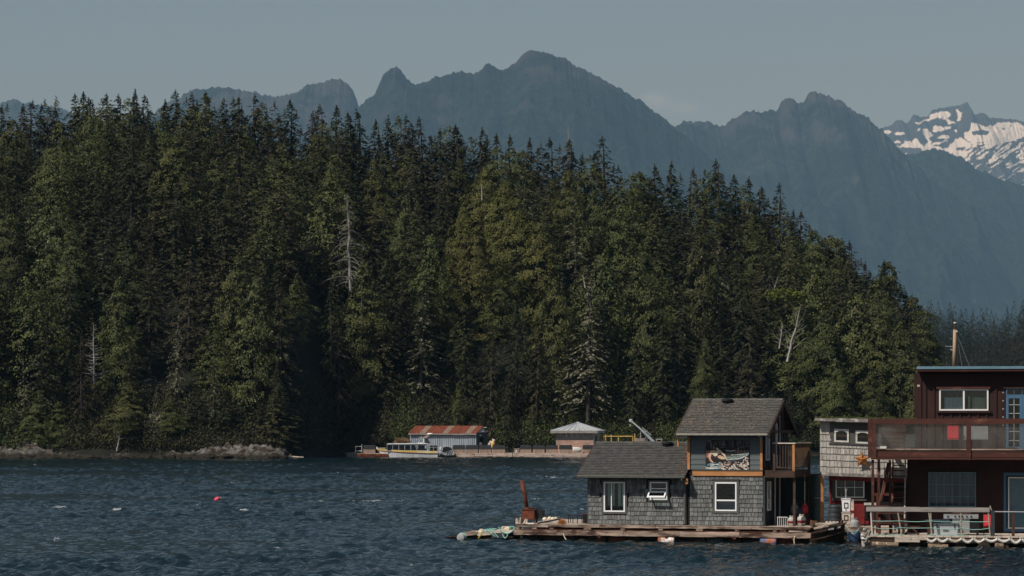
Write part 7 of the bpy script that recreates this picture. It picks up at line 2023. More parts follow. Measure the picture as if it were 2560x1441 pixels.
# weathered pole with guy wires behind the brown house
def pole():
    Y = 134.0; A = P(2385.5, 920, Y); Tp = P(2386, 806, Y)
    t = thing('mooring_pile', 'tall weathered timber pole with guy wires rising behind the blue roof edge', 'pole', (A.x, Y, 0))
    s = Y/F; 
    m = MB(); m.cyl((-0.02, 0, -1.5), (0.0, 0, A.z), 0.11, 0.095, 10); m.cyl((0, 0, A.z+0.001), (0.03, 0, P(0, 824, Y).z), 0.095, 0.075, 10); m.build('pole', M_pole, t, True)
    z1 = P(0, 824, Y).z
    m = MB(); m.lathe([(0.085, 0), (0.06, 0.05), (0.07, 0.12), (0.05, 0.2), (0.065, 0.27), (0.055, Tp.z-z1-0.06)], (0.03, 0, z1), 9); m.build('carved_top', M_dark, t)
    m = MB(); m.lathe([(0.07, 0), (0.07, 0.04), (0.03, 0.06)], (0.03, 0, Tp.z-0.055), 9); m.build('cap', M_orange, t)
    zb = P(0, 867, Y).z; m = MB(); m.beam((-0.42, 0, zb+0.02), (-0.05, 0, zb), 0.03, 0.03); m.build('cross_bar', M_tank, t)
    m = MB(); m.beam((-0.18, -0.02, zb-0.12), (-0.05, 0, zb-0.2), 0.05, 0.05); m.build('bracket', M_tank, t)
    MB().blob((0.11, -0.05, z1-0.1), 0.06, 0.05, 0.04, 0.2, 2).build('pulley', M_foamw, t)
    for x in (0.62, 1.3, 0.25):
        m = MB(); m.cyl((0.09, 0, z1-0.14), (x*1.8, 0.4, 3.6), 0.008, 0.008, 4); m.build('guy_wire', M_tank, t)
pole()
# ---------------------------------------------------------------- far docks across the inlet
D = Frame(1100, 410.0, 0.0)
M_corr = mat('corrugated_blue_grey', S(116, 128, 138), S(150, 158, 165), 1.2, 0.6, (1, 1, 0.3), c3=S(150, 120, 104), scale3=0.8, amt3=0.62, w3=0.1, objrand=0.06)
M_rustroof = mat('rusty_red_sheet', S(92, 50, 36), S(124, 68, 50), 1.5, 0.75, (1.5, 1, 1), c3=S(86, 40, 32), scale3=1.3, amt3=0.55, w3=0.1, objrand=0.1)
M_clearsh = mat('yellowed_clear_sheet', S(108, 92, 80), S(136, 120, 106), 2, 0.6)
M_metalroof = mat('pale_metal_roof', S(140, 144, 146), S(164, 168, 170), 2, 0.45, objrand=0.04)
M_pinkwood = mat('pinkish_cedar_board', S(134, 108, 96), S(176, 146, 130), 1.6, 0.8, (0.5, 1, 2), c3=S(112, 84, 72), scale3=2.5, amt3=0.55, w3=0.1)
M_boxwood = mat('grey_pink_slat', S(112, 96, 86), S(156, 136, 122), 2, 0.85, (2, 1, 0.5), objrand=0.12)
M_blk = mat('black_tarp', (0.012, 0.014, 0.016), (0.02, 0.022, 0.025), 2, 0.7)
M_dockw = mat('pale_dock_timber', S(130, 114, 104), S(186, 168, 154), 1.5, 0.85, (0.4, 1, 2), c3=S(70, 54, 46), scale3=1.0, amt3=0.55, w3=0.1, objrand=0.08)
M_yhull = mat('faded_yellow_gelcoat', S(206, 164, 98), S(232, 194, 128), 1.2, 0.5, (0.4, 1, 1), c3=S(220, 206, 176), scale3=0.6, amt3=0.55, w3=0.1)
M_whull = mat('stained_white_hull', S(150, 152, 154), S(186, 188, 190), 1.0, 0.5, (1, 1, 0.4), c3=S(140, 116, 100), scale3=0.9, amt3=0.6, w3=0.08)
M_yrail = mat('yellow_rail_paint', S(170, 136, 74), S(204, 170, 104), 3, 0.6)
M_tint = glass_mat('tinted_glass', (0.03, 0.034, 0.036), 0.12)
ZD = 0.55
def far_dock(px0, px1, label, v0=0.0, v1=5.0, red=False):
    r = D.root('dock_float', label, 'dock'); x0, x1 = D.x(px0, v0), D.x(px1, v0)
    n = max(3, int((x1-x0)/1.1))
    for k in range(n): MB().box(x0+(x1-x0)*k/n, x0+(x1-x0)*(k+1)/n-0.02, v0, v1, ZD-0.1, ZD-0.006*(k % 2)).build('deck_plank', M_dockw, r)
    k = 0; x = x0; rg_ = random.Random(int(px0))
    while x < x1-0.1:
        w = rg_.uniform(1.6, 3.0); e = min(x+w, x1)
        m = MB(); rough_box(m, x, e-0.03, v0-0.16, v0-0.01, 0.06+rg_.uniform(0, 0.06), ZD-0.07, rg_, 0.03, 5); m.build('edge_timber', M_rust if red else M_dockw, r); x = e
    m = MB(); m.box(x0+0.1, x1-0.1, v0+0.1, v1, -0.3, ZD-0.12); m.build('float_log', M_log, r)
far_dock(893, 985, 'short far dock with a rusty edge reaching past the moored boat', -1.2, 3, True)
far_dock(1104, 1281, 'far dock of pale timbers in front of the corrugated shed', 0, 7)
far_dock(1282, 1700, 'far dock of pinkish timbers in front of the hip roofed hut', -0.5, 9)

def far_shed():
    Sf = Frame(1191, 413.0, 17.0)
    r = Sf.root('boat_shed', 'corrugated metal boat shed with a rusty red roof and three pale roof sheets', 'shed')
    X, Z = Sf.x, Sf.z
    xl = X(1025); W = -xl; dep = 7.0
    ze = Z(1081.5, 1100); zr = Z(1066, 1110, 2.6); ym = 2.6
    dep = 5.2
    # corrugated wall sheets, each its own
    n = 12
    def corr(x0, x1, y0, z0, z1, m_, ribs, par):
        mb = MB(); k = ribs*2
        for i in range(k):
            a = x0+(x1-x0)*i/k; b_ = x0+(x1-x0)*(i+1)/k; d = 0.08 if i % 2 else 0.0
            mb.box(a, b_-0.012, y0-0.03-d, y0-0.005, z0, z1)
        return mb.build('wall_sheet', m_, par)
    for k in range(n): corr(xl+W*k/n+0.004, xl+W*(k+1)/n-0.004, 0, 0.45+0.03*(k % 2), ze-0.05, M_corr, 3, r)
    m = MB(); m.box(xl, 0, 0, 0.1, 0.4, ze-0.02).box(xl, xl+0.1, 0.1, dep, 0.4, ze-0.02).box(xl+0.1, 0, dep-0.1, dep, 0.4, ze-0.02); m.build('frame_wall', M_darkgrey, r)
    m = MB(); m.box(-0.1, 0, 0.1, 1.5, 0.4, ze-0.02).box(-0.1, 0, 3.4, dep-0.1, 0.4, ze-0.02).box(-0.1, 0, 1.5, 3.4, ze-0.7, ze-0.02); m.build('end_wall', mat('shaded_blue_end', S(40, 56, 66), S(52, 70, 80), 2), r)  # end wall colour darkened to imitate the side turned from the sun
    m = MB(); m.add([(-0.1, 0, ze-0.017), (-0.1, dep, ze-0.017), (-0.1, ym, zr-0.05), (0, 0, ze-0.017), (0, dep, ze-0.017), (0, ym, zr-0.05)], [(0, 1, 2), (5, 4, 3), (0, 3, 4, 1), (1, 4, 5, 2), (2, 5, 3, 0)]); m.build('gable_wall', M_corr, r)
    n = 12; a0, a1 = xl-0.1, 0.15
    pale = {2: 1, 6: 1, 10: 1}
    for k in range(n):
        p, q = a0+(a1-a0)*k/n, a0+(a1-a0)*(k+1)/n-0.008
        for ya, yb in ((-0.45, ym), (dep+0.45, ym)):
            mb = MB(); rb = 8
            for i in range(rb):
                u0, u1 = p+(q-p)*i/rb, p+(q-p)*(i+1)/rb; d = 0.03 if i % 2 else 0
                dz = (ze-(zr-ze)/(ym)*0.45)
                mb.hexa([(u0, ya, dz), (u1, ya, dz), (u1, yb, zr), (u0, yb, zr), (u0, ya, dz+0.05+d), (u1, ya, dz+0.05+d), (u1, yb, zr+0.05+d), (u0, yb, zr+0.05+d)])
            mb.build('roof_sheet', M_clearsh if k in pale else M_rustroof, r)
    m = MB(); x = a0
    rg_ = random.Random(4)
    while x < a1-0.1:
        e = min(a1, x+rg_.uniform(0.6, 1.4)); m.box(x, e-0.02, -0.49, -0.46, ze-0.32-rg_.uniform(0, 0.06), ze-0.16); x = e
    m.build('fascia', M_weath2g, r)
    for k in range(5): MB().box(0.16, 0.5+0.1*k % 0.3, 0.6+k, 0.66+k, zr-0.2-abs(ym-0.6-k)*0.55, zr-0.14-abs(ym-0.6-k)*0.55).build('purlin_end', M_foamw, r)
    m = MB(); m.lathe([(0.22, -0.3), (0.28, 0), (0.2, 0.3)], (0.25, 1.0, 1.8), 9); m.build('hung_buoy', M_weath2, r)
far_shed()

def hip_hut():
    Y = 413.0; T = Frame(1391, Y, 12.0); X, Z = T.x, T.z
    r = T.root('hip_roofed_hut', 'square cedar hut with a pale metal hip roof on the far dock', 'hut')
    W = X(1483); dep = 4.6; zt = Z(1083, 1430); zm = Z(1101, 1430)
    m = MB(); m.box(0.02, W-0.02, 0.05, 0.15, ZD, zt).box(0.02, 0.12, 0.15, dep, ZD, zt).box(0.12, W-0.12, dep-0.1, dep, ZD, zt); m.build('wall', M_pinkwood, r)
    m = MB(); m.box(W-0.12, W-0.02, 0.15, 1.6, ZD, zt).box(W-0.12, W-0.02, 3.2, dep, ZD, zt).box(W-0.12, W-0.02, 1.6, 3.2, zt-0.4, zt); m.build('side_wall', M_corr, r)
    MB().box(W-0.1, W-0.05, 1.62, 3.18, ZD, zt-0.41).build('door', M_dark, r)
    n = 4
    for k in range(n): MB().box(0.05, W-0.05, 0.0, 0.047, zm+(zt-zm)*k/n+0.01, zm+(zt-zm)*(k+1)/n-0.01).build('board', M_weath2g, r)
    n = 8
    rg_ = random.Random(2)
    for k in range(n):
        a = 0.05; z0 = ZD+(zm-ZD)*k/n
        while a < W-0.06:
            w = rg_.uniform(0.35, 0.9); b_ = min(a+w, W-0.05); MB().box(a, b_-0.02, -0.01*(rg_.random() > .5), 0.047, z0+0.01, z0+(zm-ZD)/n-0.01).build('board', M_pinkwood, r); a = b_
    for x in (0, W): MB().box(x-0.06, x+0.06, -0.04, 0.049, ZD, zt).build('corner_post', M_weath2g, r)
    e = 0.75; zf0, zf1 = zt-0.02, Z(1077, 1430)
    MB().box(-e, W+e, -e, -e+0.08, zf0, zf1).build('fascia', M_weath2g, r); MB().box(W+e-0.08, W+e, -e+0.083, dep+e, zf0, zf1).build('fascia', M_corr, r); MB().box(-e, -e+0.08, -e+0.083, dep+e, zf0, zf1).build('fascia', M_weath2g, r)
    cx, cy = W/2, dep/2; za = Z(1058.5, 1445, cy); tw = 0.35
    # standing seam panels
    def face(cor0, cor1, top0, top1, n_):
        for k in range(n_):
            t0, t1 = k/n_, (k+1)/n_-0.01
            a = Vector(cor0).lerp(Vector(cor1), t0); b_ = Vector(cor0).lerp(Vector(cor1), t1); c = Vector(top0).lerp(Vector(top1), t1); d = Vector(top0).lerp(Vector(top1), t0)
            up_ = Vector((0, 0, 0.05))
            m = MB(); m.hexa([a-up_, b_-up_, c-up_, d-up_, a, b_, c, d]); m.beam(a+up_*0.6, d+up_*0.6, 0.05, 0.07); m.build('roof_panel', M_metalroof, r)
    q = [(-e, -e, zf1), (W+e, -e, zf1), (W+e, dep+e, zf1), (-e, dep+e, zf1)]; t_ = [(cx-tw, cy-tw, za), (cx+tw, cy-tw, za), (cx+tw, cy+tw, za), (cx-tw, cy+tw, za)]
    for k in range(4): face(q[k], q[(k+1) % 4], t_[k], t_[(k+1) % 4], 8)
    m = MB(); m.add([(cx-tw-.1, cy-tw-.1, za), (cx+tw+.1, cy-tw-.1, za), (cx+tw+.1, cy+tw+.1, za), (cx-tw-.1, cy+tw+.1, za), (cx, cy, za+0.22)], [(0, 1, 4), (1, 2, 4), (2, 3, 4), (3, 0, 4), (3, 2, 1, 0)]); m.build('ridge_cap', M_metalroof, r)
hip_hut()

def dock_boxes():
    "slatted boxes with sloping black tops"
    me_s = MB().box(0, 1, -0.03, 0, 0, 1).mesh('slat', M_boxwood)
    lab = {908: 'lone slatted box with a black top on the short rusty edged dock', 1132: 'first slatted box with black top beside the outboard motor', 1164: 'second slatted black topped box counted from the outboard motor', 1197: 'third slatted black topped box from the outboard motor',
           1231: 'slatted black topped box at the open end of the row before the shed', 1300: 'slatted black topped box next to the short unlidded crate', 1332: 'second slatted black topped box along from the short crate', 1365: 'slatted black topped box just before the hip roofed hut',
           1398: 'slatted black topped box between the hut front and the white dinghy', 1457: 'slatted black topped box beyond the white dinghy, half hidden by the grey roof'}
    for a, b_ in ((908, 939), (1132, 1163), (1164, 1195.5), (1197, 1229), (1231, 1263.5), (1300, 1329), (1332, 1362), (1365, 1395.5), (1398, 1431), (1457, 1488)):
        v = 0.5 if a > 1000 else -0.6
        t = D.thing('slatted_box', lab[int(a)], 'box', px=a, v=v, z=ZD, group='slatted boxes along the far docks')
        W = D.x(b_-0.7, v)-D.x(a, v); zh = D.z(1122.8, a, v)-ZD; zt = D.z(1114, a, v)-ZD+0.05
        MB().box(0.03, W-0.03, 0.003, 1.0, 0, zh).build('box_body', M_boxwood, t)
        n = 9
        for k in range(n):
            o = link('slat', me_s, t, (k*W/n+0.01, 0, 0.0)); o.scale = (W/n-0.02, 1, zh)
        MB().add([(-0.03, -0.08, zh+0.003), (W+0.03, -0.08, zh+0.003), (W+0.03, 1.06, zh+0.003), (-0.03, 1.06, zh+0.003), (0.03, 0.45, zt), (W-0.03, 0.45, zt), (W-0.03, 0.7, zt), (0.03, 0.7, zt)],
                 [(3, 2, 1, 0), (0, 1, 5, 4), (4, 5, 6, 7), (2, 3, 7, 6), (1, 2, 6, 5), (3, 0, 4, 7)]).build('lid', M_blk, t)
    t = D.thing('wooden_crate', 'short plain wooden crate at the dock gap before the row of boxes', 'crate', px=1285, v=0.4, z=ZD)
    MB().box(0, 0.75, 0, 0.8, 0, 0.62).build('crate_body', M_boxwood, t); MB().box(-0.04, 0.79, -0.04, 0.84, 0.623, 0.7).build('lid', M_weath2g, t)
    t = D.thing('white_bollard', 'small white plastic bollard on the dock edge before the boxes', 'bollard', px=1291, v=-0.2, z=ZD)
    MB().lathe([(0.13, 0), (0.12, 0.3), (0.14, 0.34), (0.1, 0.42)], (0, 0, 0), 9).build('post', M_foamw, t); MB().lathe([(0.11, 0.423), (0.05, 0.47)], (0, 0, 0), 9).build('cap', M_foamw, t)
    # dinghy on its side
    t = D.thing('dinghy', 'white dinghy lying bottom up between two slatted boxes', 'boat', px=1432, v=0.1, z=ZD+0.1)
    L_ = D.x(1456, 0.1)-D.x(1432, 0.1); m = MB(); vs = []; fs = []; n = 8; k_ = 7
    for i in range(n+1):
        s = i/n; w = 0.40*max(0.0, 1-max(0, s-0.35)**2/0.4225)**0.5 if s > 0.35 else 0.40
        for j in range(k_):
            a = PI*j/(k_-1); vs.append((L_*s, -0.3*math.sin(a)*(w/0.4+0.05), 0.4+w*math.cos(a)))
    for i in range(n):
        for j in range(k_-1): fs.append((i*k_+j, i*k_+j+1, (i+1)*k_+j+1, (i+1)*k_+j))
    fs.append(tuple(range(k_))[::-1]); fs.append(tuple(n*k_+j for j in range(k_)))
    m.add(vs, fs); m.build('hull', M_foamw, t, True)
    MB().box(0.45, 0.55, -0.35, -0.3, -0.1, 0.3).build('skeg', M_tank, t); MB().box(0.1, L_*0.8, 0.02, 0.06, 0.02, 0.1).build('gunwale', M_tank, t)
    # planters and odds on top of the docks
    t = D.thing('buoy_cluster', 'tan and cream buoys hung on a short pole beside the shed', 'buoys', px=1229, v=3.5, z=ZD)
    MB().cyl((0.1, 0, 0), (0.1, 0, 2.1), 0.06, 0.05, 6).build('pole', M_weath2, t)
    for k, (x, z, q) in enumerate(((-0.25, 1.2, .28), (0.15, 1.4, .3), (0.3, 1.75, .22), (0.05, 1.0, .26), (-0.15, 1.55, .2))): MB().blob((x, -0.1, z), q, q*0.7, q*1.15, 0.05, k).build('buoy', M_yhull if k % 2 else M_weath2, t)
    rs = np.random.RandomState(2); n = 500
    t = D.thing('dry_grass_clump', 'mound of dry tan grass on the dock behind the boat cabin', 'grass', px=1006, v=2.6, z=ZD)
    Dd = unit(rs.normal(0, 1, (n, 3))); Dd[:, 2] = np.abs(Dd[:, 2]); C = Dd*rs.uniform(0.5, 1, (n, 1))*np.array([1.25, 0.7, 0.7])+np.array([0, 0, 1.45])
    V, Fq = sprays(C, unit(Dd+np.array([0.3, 0, 0.5])+rs.normal(0, .3, (n, 3))), unit(rs.normal(0, 1, (n, 3))), 0.5, 0.07, rs)
    link('foliage', np_mesh('foliage', V, Fq, mat('dry_tan_grass', S(96, 78, 60), S(150, 122, 94), 3)), t); MB().box(-1.0, 1.0, -0.4, 0.4, 0, 1.5).build('planter', M_boxwood, t)
    # skiff and rack at the left end
    t = D.thing('work_skiff', 'small dark skiff with a white rack moored off the end of the rusty edged dock', 'boat', px=886, v=-0.8, z=0.0)
    MB().hexa([(-0.9, 0.2, -0.1), (1.2, 0.2, -0.1), (1.2, 1.0, -0.1), (-0.9, 1.0, -0.1), (-1.5, 0, 0.7), (1.3, 0, 0.65), (1.3, 1.2, 0.65), (-1.5, 1.2, 0.7)]).build('hull', M_darkgrey, t)
    m = MB(); m.box(0.1, 1.1, 0.1, 0.14, 0.85, 0.95).box(0.1, 0.16, 0.1, 0.16, 0.66, 0.85).box(0.15, 1.05, 0.1, 0.15, 1.5, 1.56).box(0.15, 0.2, 0.1, 0.15, 0.95, 1.5).box(1.0, 1.06, 0.1, 0.15, 0.66, 1.85); m.build('rack', M_foamw, t)
    # yellow rail, crane and container
    t = D.thing('yellow_railing', 'faded yellow pipe railing on the far dock beside the crane', 'railing', px=1509, v=3, z=ZD)
    g = lambda px: D.x(px, 3)-D.x(1509, 3); gz = lambda py: D.z(py, 1500, 3)-ZD
    for px, tp in ((1510, 1090), (1514, 1087), (1528, 1087), (1546, 1090), (1582, 1090), (1587, 1084)): MB().box(g(px)-0.05, g(px)+0.05, -0.04, 0.04, 0, gz(tp)).build('upright', M_yrail, t)
    MB().box(g(1509.5), g(1583), -0.09, -0.043, gz(1092), gz(1090)).build('top_rail', M_yrail, t); MB().box(g(1509.5), g(1583), -0.09, -0.043, gz(1112), gz(1110.5)).build('mid_rail', M_yrail, t)
    t = D.thing('dock_crane', 'pale tilted hydraulic crane boom on the far dock', 'crane', px=1636, v=4, z=ZD)
    c = lambda px, py: (D.x(px, 4)-D.x(1636, 4), 0, D.z(py, 1600, 4)-ZD)
    m = MB(); m.beam(c(1638, 1109), c(1606, 1077), 0.48, 0.36); m.build('boom_base', M_corr, t)
    m = MB(); m.beam(c(1606, 1077), c(1577, 1052), 0.26, 0.2); m.build('boom_tip', M_metalroof, t)
    m = MB(); m.beam(c(1623, 1090), c(1601, 1071), 0.12, 0.12, up=(0, 1, 0)); m.v = [(x+0.25, y-0.2, z+0.1) for x, y, z in m.v]; m.build('hydraulic_ram', M_tank, t)
    MB().blob(c(1577, 1052), 0.28, 0.15, 0.25, 0.1, 1).build('boom_head', M_metalroof, t)
    m = MB(); m.cyl(c(1576, 1054), c(1576, 1064), 0.03, 0.03, 5); m.build('hook_cable', M_black, t); MB().blob(c(1576, 1064.5), 0.13, 0.1, 0.18, 0.1, 2).build('hook', M_tank, t)
    m = MB(); m.cyl((c(1638, 1109)[0], 0, 0), c(1638, 1109), 0.35, 0.3, 8); m.build('pedestal', M_corr, t)
    m = MB(); a = c(1601, 1080); b_ = c(1614, 1096); m.box(a[0], a[0]+0.1, 0.3, 0.4, b_[2], a[2]).box(a[0]+0.7, a[0]+0.8, 0.3, 0.4, b_[2], a[2]).box(a[0], a[0]+0.8, 0.28, 0.42, a[2], a[2]+0.12); m.build('support_frame', M_tank, t)
    t = D.thing('storage_container', 'dull grey steel container under the crane boom', 'container', px=1590, v=5, z=ZD)
    W = D.x(1620, 5)-D.x(1590, 5); Hh = D.z(1096, 1600, 5)-ZD
    MB().box(0, W, 0, 2.2, 0, Hh).build('container_body', M_weath2g, t)
    for k in range(6): MB().box(0.05+k*W/6, 0.05+k*W/6+W/12, -0.05, -0.003, 0.1, Hh-0.1).build('panel', M_weath2g, t)
    t = D.thing('work_table', 'small table with gear on it at the crane foot', 'table', px=1640, v=3, z=ZD)
    Hh = D.z(1099, 1640, 3)-ZD; MB().box(0, 0.9, 0, 0.6, Hh, Hh+0.07).build('table_top', M_foamw, t)
    for x in (0.03, 0.8): MB().box(x, x+0.07, 0.05, 0.12, 0, Hh-0.003).build('leg', M_tank, t)
    MB().blob((0.4, 0.3, Hh-0.2), 0.3, 0.2, 0.12, 0.2, 5).build('gear_bag', M_rust, t)
    # log by the shore
    t = D.thing('drift_log', 'bleached drift log lying at the foot of the shore rocks', 'log', px=700, v=-14, z=0.1)
    m = MB(); m.cyl((0, 0, 0.15), (3.2, 0.3, 0.05), 0.2, 0.08, 8); m.build('log', M_weath2, t); m = MB(); m.cyl((1.2, 0, 0.2), (1.5, -0.2, 0.5), 0.06, 0.03, 6); m.build('branch_stub', M_weath2, t)
dock_boxes()

def tour_boat():
    Bf = Frame(938, 408.2, 0.0); X = Bf.x; Z = Bf.z
    r = Bf.root('tour_boat', 'old covered aluminium tour boat with faded yellow gunwale moored before the shed', 'boat')
    xb, xs = X(939.5), X(1094); L = xs-xb; hw = 1.35
    # hull sections from bow to stern
    st = []
    for k in range(13):
        s = k/12
        w = hw*min(1, (s*2.6+0.02))**0.55
        zg = Z(1122.5+5.5*min(1, s*1.3)**0.7, 1000)     # gunwale
        zy = Z(1126.5+7.5*min(1, s*1.2)**0.7, 1000)     # yellow band bottom
        keel = -0.35+0.95*(1-min(1, s/0.14))**1.5
        xk = xb+L*s+0.75*(1-min(1, s/0.3))*1.0
        st.append((xb+L*s, w, zg, zy, keel, xk))
    def skin(name, m_, zt_i, zb_i, wf_t, wf_b):
        mb = MB(); vs = []; fs = []
        for (x, w, zg, zy, kl, xk) in st:
            zt_ = zg if zt_i == 0 else zy; zb_ = zy if zb_i == 1 else kl
            xx = x if zt_i == 0 else x+(xk-x)*0.25; xx2 = x+(xk-x)*0.25 if zb_i == 1 else xk
            vs += [(xx, -w*wf_t+1.35, zt_), (xx2, -w*wf_b+1.35, zb_), (xx2, w*wf_b+1.35, zb_), (xx, w*wf_t+1.35, zt_)]
        n = len(st)
        for k in range(n-1):
            for j in range(3): fs.append((4*k+j, 4*k+4+j, 4*k+5+j, 4*k+1+j))
        fs.append((0, 1, 2, 3)); fs.append((4*n-1, 4*n-2, 4*n-3, 4*n-4))
        if zt_i == 0:
            for k in range(n-1): fs.append((4*k, 4*k+3, 4*k+7, 4*k+4))
        mb.add(vs, fs); return mb.build(name, m_, r)
    skin('lower_hull', M_whull, 1, 0, 1.0, 0.93)
    skin('gunwale_band', M_yhull, 0, 1, 1.03, 1.0)
    m = MB()
    for a, b_ in zip(st[:-1], st[1:]):
        pa = (a[0]+(a[5]-a[0])*0.25, -a[1]*1.03+1.35, a[3]); pb = (b_[0]+(b_[5]-b_[0])*0.25, -b_[1]*1.03+1.35, b_[3]); m.beam(pa, pb, 0.06, 0.07)
    m.build('rub_rail', M_rust, r)
    # cabin
    v = 0.25; XX = lambda px: X(px, v); ZZ = lambda py: Z(py, 1000, v)
    zb, zt = ZZ(1126.5), ZZ(1113.5); zr = ZZ(1110.5)
    cuts = [967.5, 981.7, 997, 1011.8, 1027]
    for sy, nm in ((v, 0), (2.45, 1)):
        f = MB(); f.box(XX(967), XX(1072), sy-0.03, sy+0.03, zb-0.15, zb); f.box(XX(968), XX(1064), sy-0.03, sy+0.03, zt, zr)
        for px in cuts: f.box(XX(px)-0.03, XX(px)+0.03, sy-0.035, sy+0.035, zb, zt)
        f.hexa([(XX(1043), sy-0.035, zb), (XX(1044.5), sy-0.035, zb), (XX(1044.5), sy+0.035, zb), (XX(1043), sy+0.035, zb), (XX(1037.5), sy-0.035, zt), (XX(1039), sy-0.035, zt), (XX(1039), sy+0.035, zt), (XX(1037.5), sy+0.035, zt)])
        f.hexa([(XX(1070.5), sy-0.035, zb), (XX(1072.5), sy-0.035, zb), (XX(1072.5), sy+0.035, zb), (XX(1070.5), sy+0.035, zb), (XX(1062.5), sy-0.035, zt), (XX(1064.5), sy-0.035, zt), (XX(1064.5), sy+0.035, zt), (XX(1062.5), sy+0.035, zt)])
        fo = f.build('window_frame', M_tank, r)
        if nm == 0:
            cc = cuts+[1041]
            for a, b_ in zip(cc[:-1], cc[1:]): MB().box(XX(a)+0.045, XX(b_)-0.045, sy-0.005, sy+0.005, zb, zt).build('pane', M_tint, fo)
            MB().box(XX(1045), XX(1062), sy-0.005, sy+0.005, zb, zt).build('pane', M_tint, fo)
    MB().box(XX(967), XX(967)+0.06, v+0.033, 2.41, zb-0.1, zt).build('front_frame', M_whull, r)
    m = MB(); m.hexa([(XX(966), v-0.12, zr-0.04), (XX(1068), v-0.12, zr), (XX(1068), 2.6, zr), (XX(966), 2.6, zr-0.04), (XX(970), v-0.05, zr+0.08), (XX(1066), v-0.05, zr+0.12), (XX(1066), 2.5, zr+0.12), (XX(970), 2.5, zr+0.08)]); m.build('cabin_roof', M_whull, r)
    MB().box(XX(985), XX(1066), 0.6, 2.1, st[6][2]+0.02, zb+0.25).build('seats', M_black, r)
    # wheelhouse
    zw = ZZ(1097.5); zc = zr+0.12
    m = MB(); m.hexa([(XX(1038), 0.6, zc), (XX(1046), 0.6, zc), (XX(1046), 2.2, zc), (XX(1038), 2.2, zc), (XX(1049), 0.65, zw), (XX(1052), 0.65, zw), (XX(1052), 2.15, zw), (XX(1049), 2.15, zw)]); m.build('windscreen_frame', M_darkgrey, r)
    m = MB(); 
    for a, b_, c, d in ((1042, 1044, 1051, 1052.5), (1058, 1060.5, 1057.5, 1060)):
        m.hexa([(XX(a), 0.55, zc), (XX(b_), 0.55, zc), (XX(b_), 0.62, zc), (XX(a), 0.62, zc), (XX(c), 0.55, zw), (XX(d), 0.55, zw), (XX(d), 0.62, zw), (XX(c), 0.62, zw)])
    m.box(XX(1050), XX(1061), 0.55, 0.62, zw, zw+0.1); m.box(XX(1041), XX(1061), 0.55, 0.62, zc, zc+0.08)
    fo = m.build('window_frame', M_white, r)
    m = MB(); m.hexa([(XX(1045), 0.58, zc+0.08), (XX(1058), 0.58, zc+0.08), (XX(1058), 0.6, zc+0.08), (XX(1045), 0.6, zc+0.08), (XX(1052), 0.58, zw), (XX(1057), 0.58, zw), (XX(1057), 0.6, zw), (XX(1052), 0.6, zw)]); m.build('pane', M_glass, fo)
    m = MB(); m.hexa([(XX(1061), 0.55, zc), (XX(1075), 0.55, zc), (XX(1075), 2.2, zc), (XX(1061), 2.2, zc), (XX(1061), 0.6, zw+0.05), (XX(1068), 0.6, zw+0.05), (XX(1068), 2.15, zw+0.05), (XX(1061), 2.15, zw+0.05)]); m.build('wheelhouse_side', M_darkgrey, r)
    MB().box(XX(1047), XX(1069), 0.5, 2.3, zw+0.103, zw+0.2).build('wheelhouse_roof', M_tank, r)
    m = MB(); m.beam((XX(1058), 1.3, zw+0.2), (XX(1073), 1.3, ZZ(1089)), 0.3, 0.18); m.beam((XX(1066), 1.3, zw+0.2), (XX(1075), 1.3, ZZ(1089)), 0.2, 0.1); m.build('radar_arch', M_pinkwood, r)
    MB().lathe([(0.34, 0), (0.46, 0.06), (0.46, 0.16), (0.3, 0.24)], (XX(1075), 1.3, ZZ(1087.5)), 12).build('radome', M_white, r, True)
    m = MB(); m.cyl((XX(1053), 1.3, zw+0.2), (XX(1053), 1.3, ZZ(1090)), 0.04, 0.03, 6); m.build('mast', M_whull, r)
    MB().blob((XX(1053), 1.3, ZZ(1089.5)), 0.1, 0.1, 0.12, 0, 1).build('mast_light', M_rust, r)
    # aft rails
    m = MB(); zg = st[-1][2]
    for z_ in (zg+0.45, zg+0.8): m.box(XX(1070), XX(1096), v, v+0.05, z_, z_+0.06)
    for px in (1072, 1083, 1094): m.box(XX(px), XX(px)+0.06, v+0.053, v+0.1, zg, zg+0.85)
    m.build('stern_rail', M_tank, r)
    MB().box(XX(1074), XX(1092), 0.6, 2.0, zg-0.1, zg+0.75).build('engine_box', M_black, r)
    m = MB(); m.beam((XX(1098), 0.8, 0.2), (XX(1101), 0.8, ZZ(1117)), 0.2, 0.15); m.beam((XX(1104), 0.8, ZZ(1136)), (XX(1099), 0.8, ZZ(1119)), 0.12, 0.15); m.build('transom_bracket', M_white, r)
    # bow rail and cleat
    m = MB(); m.cyl((XX(942), 1.35, st[0][2]), (XX(941), 1.35, st[0][2]+0.28), 0.09, 0.08, 6); m.box(XX(942), XX(963), 1.3, 1.36, st[1][2]+0.12, st[1][2]+0.17); m.build('bow_post', M_white, r)
    # outboards
    for k, (vv, px) in enumerate(((0.3, 1104), (1.3, 1102))):
        e = Bf.thing('outboard_motor', ('black' if k == 0 else 'second black')+(' outboard motor with silver leg tilted up at the tour boat stern' if k == 0 else ' outboard motor behind the first at the tour boat stern'), 'motor', px=px, v=vv, z=0)
        c = lambda p, q: (X(p, vv)-X(px, vv), Z(q, 1100, vv))
        m = MB(); m.prism([c(1105, 1131), c(1112, 1132), c(1126, 1126), c(1132, 1125.5), c(1126, 1119), c(1116, 1117), c(1108, 1119)], 0.0, 0.55); m.build('cowl', M_black, e)
        m = MB(); m.prism([c(1112, 1132.5), c(1108, 1137), c(1118, 1139), c(1134, 1138), c(1137, 1133), c(1131, 1127), c(1126, 1127)], 0.1, 0.42); m.build('midsection', M_metalroof, e)
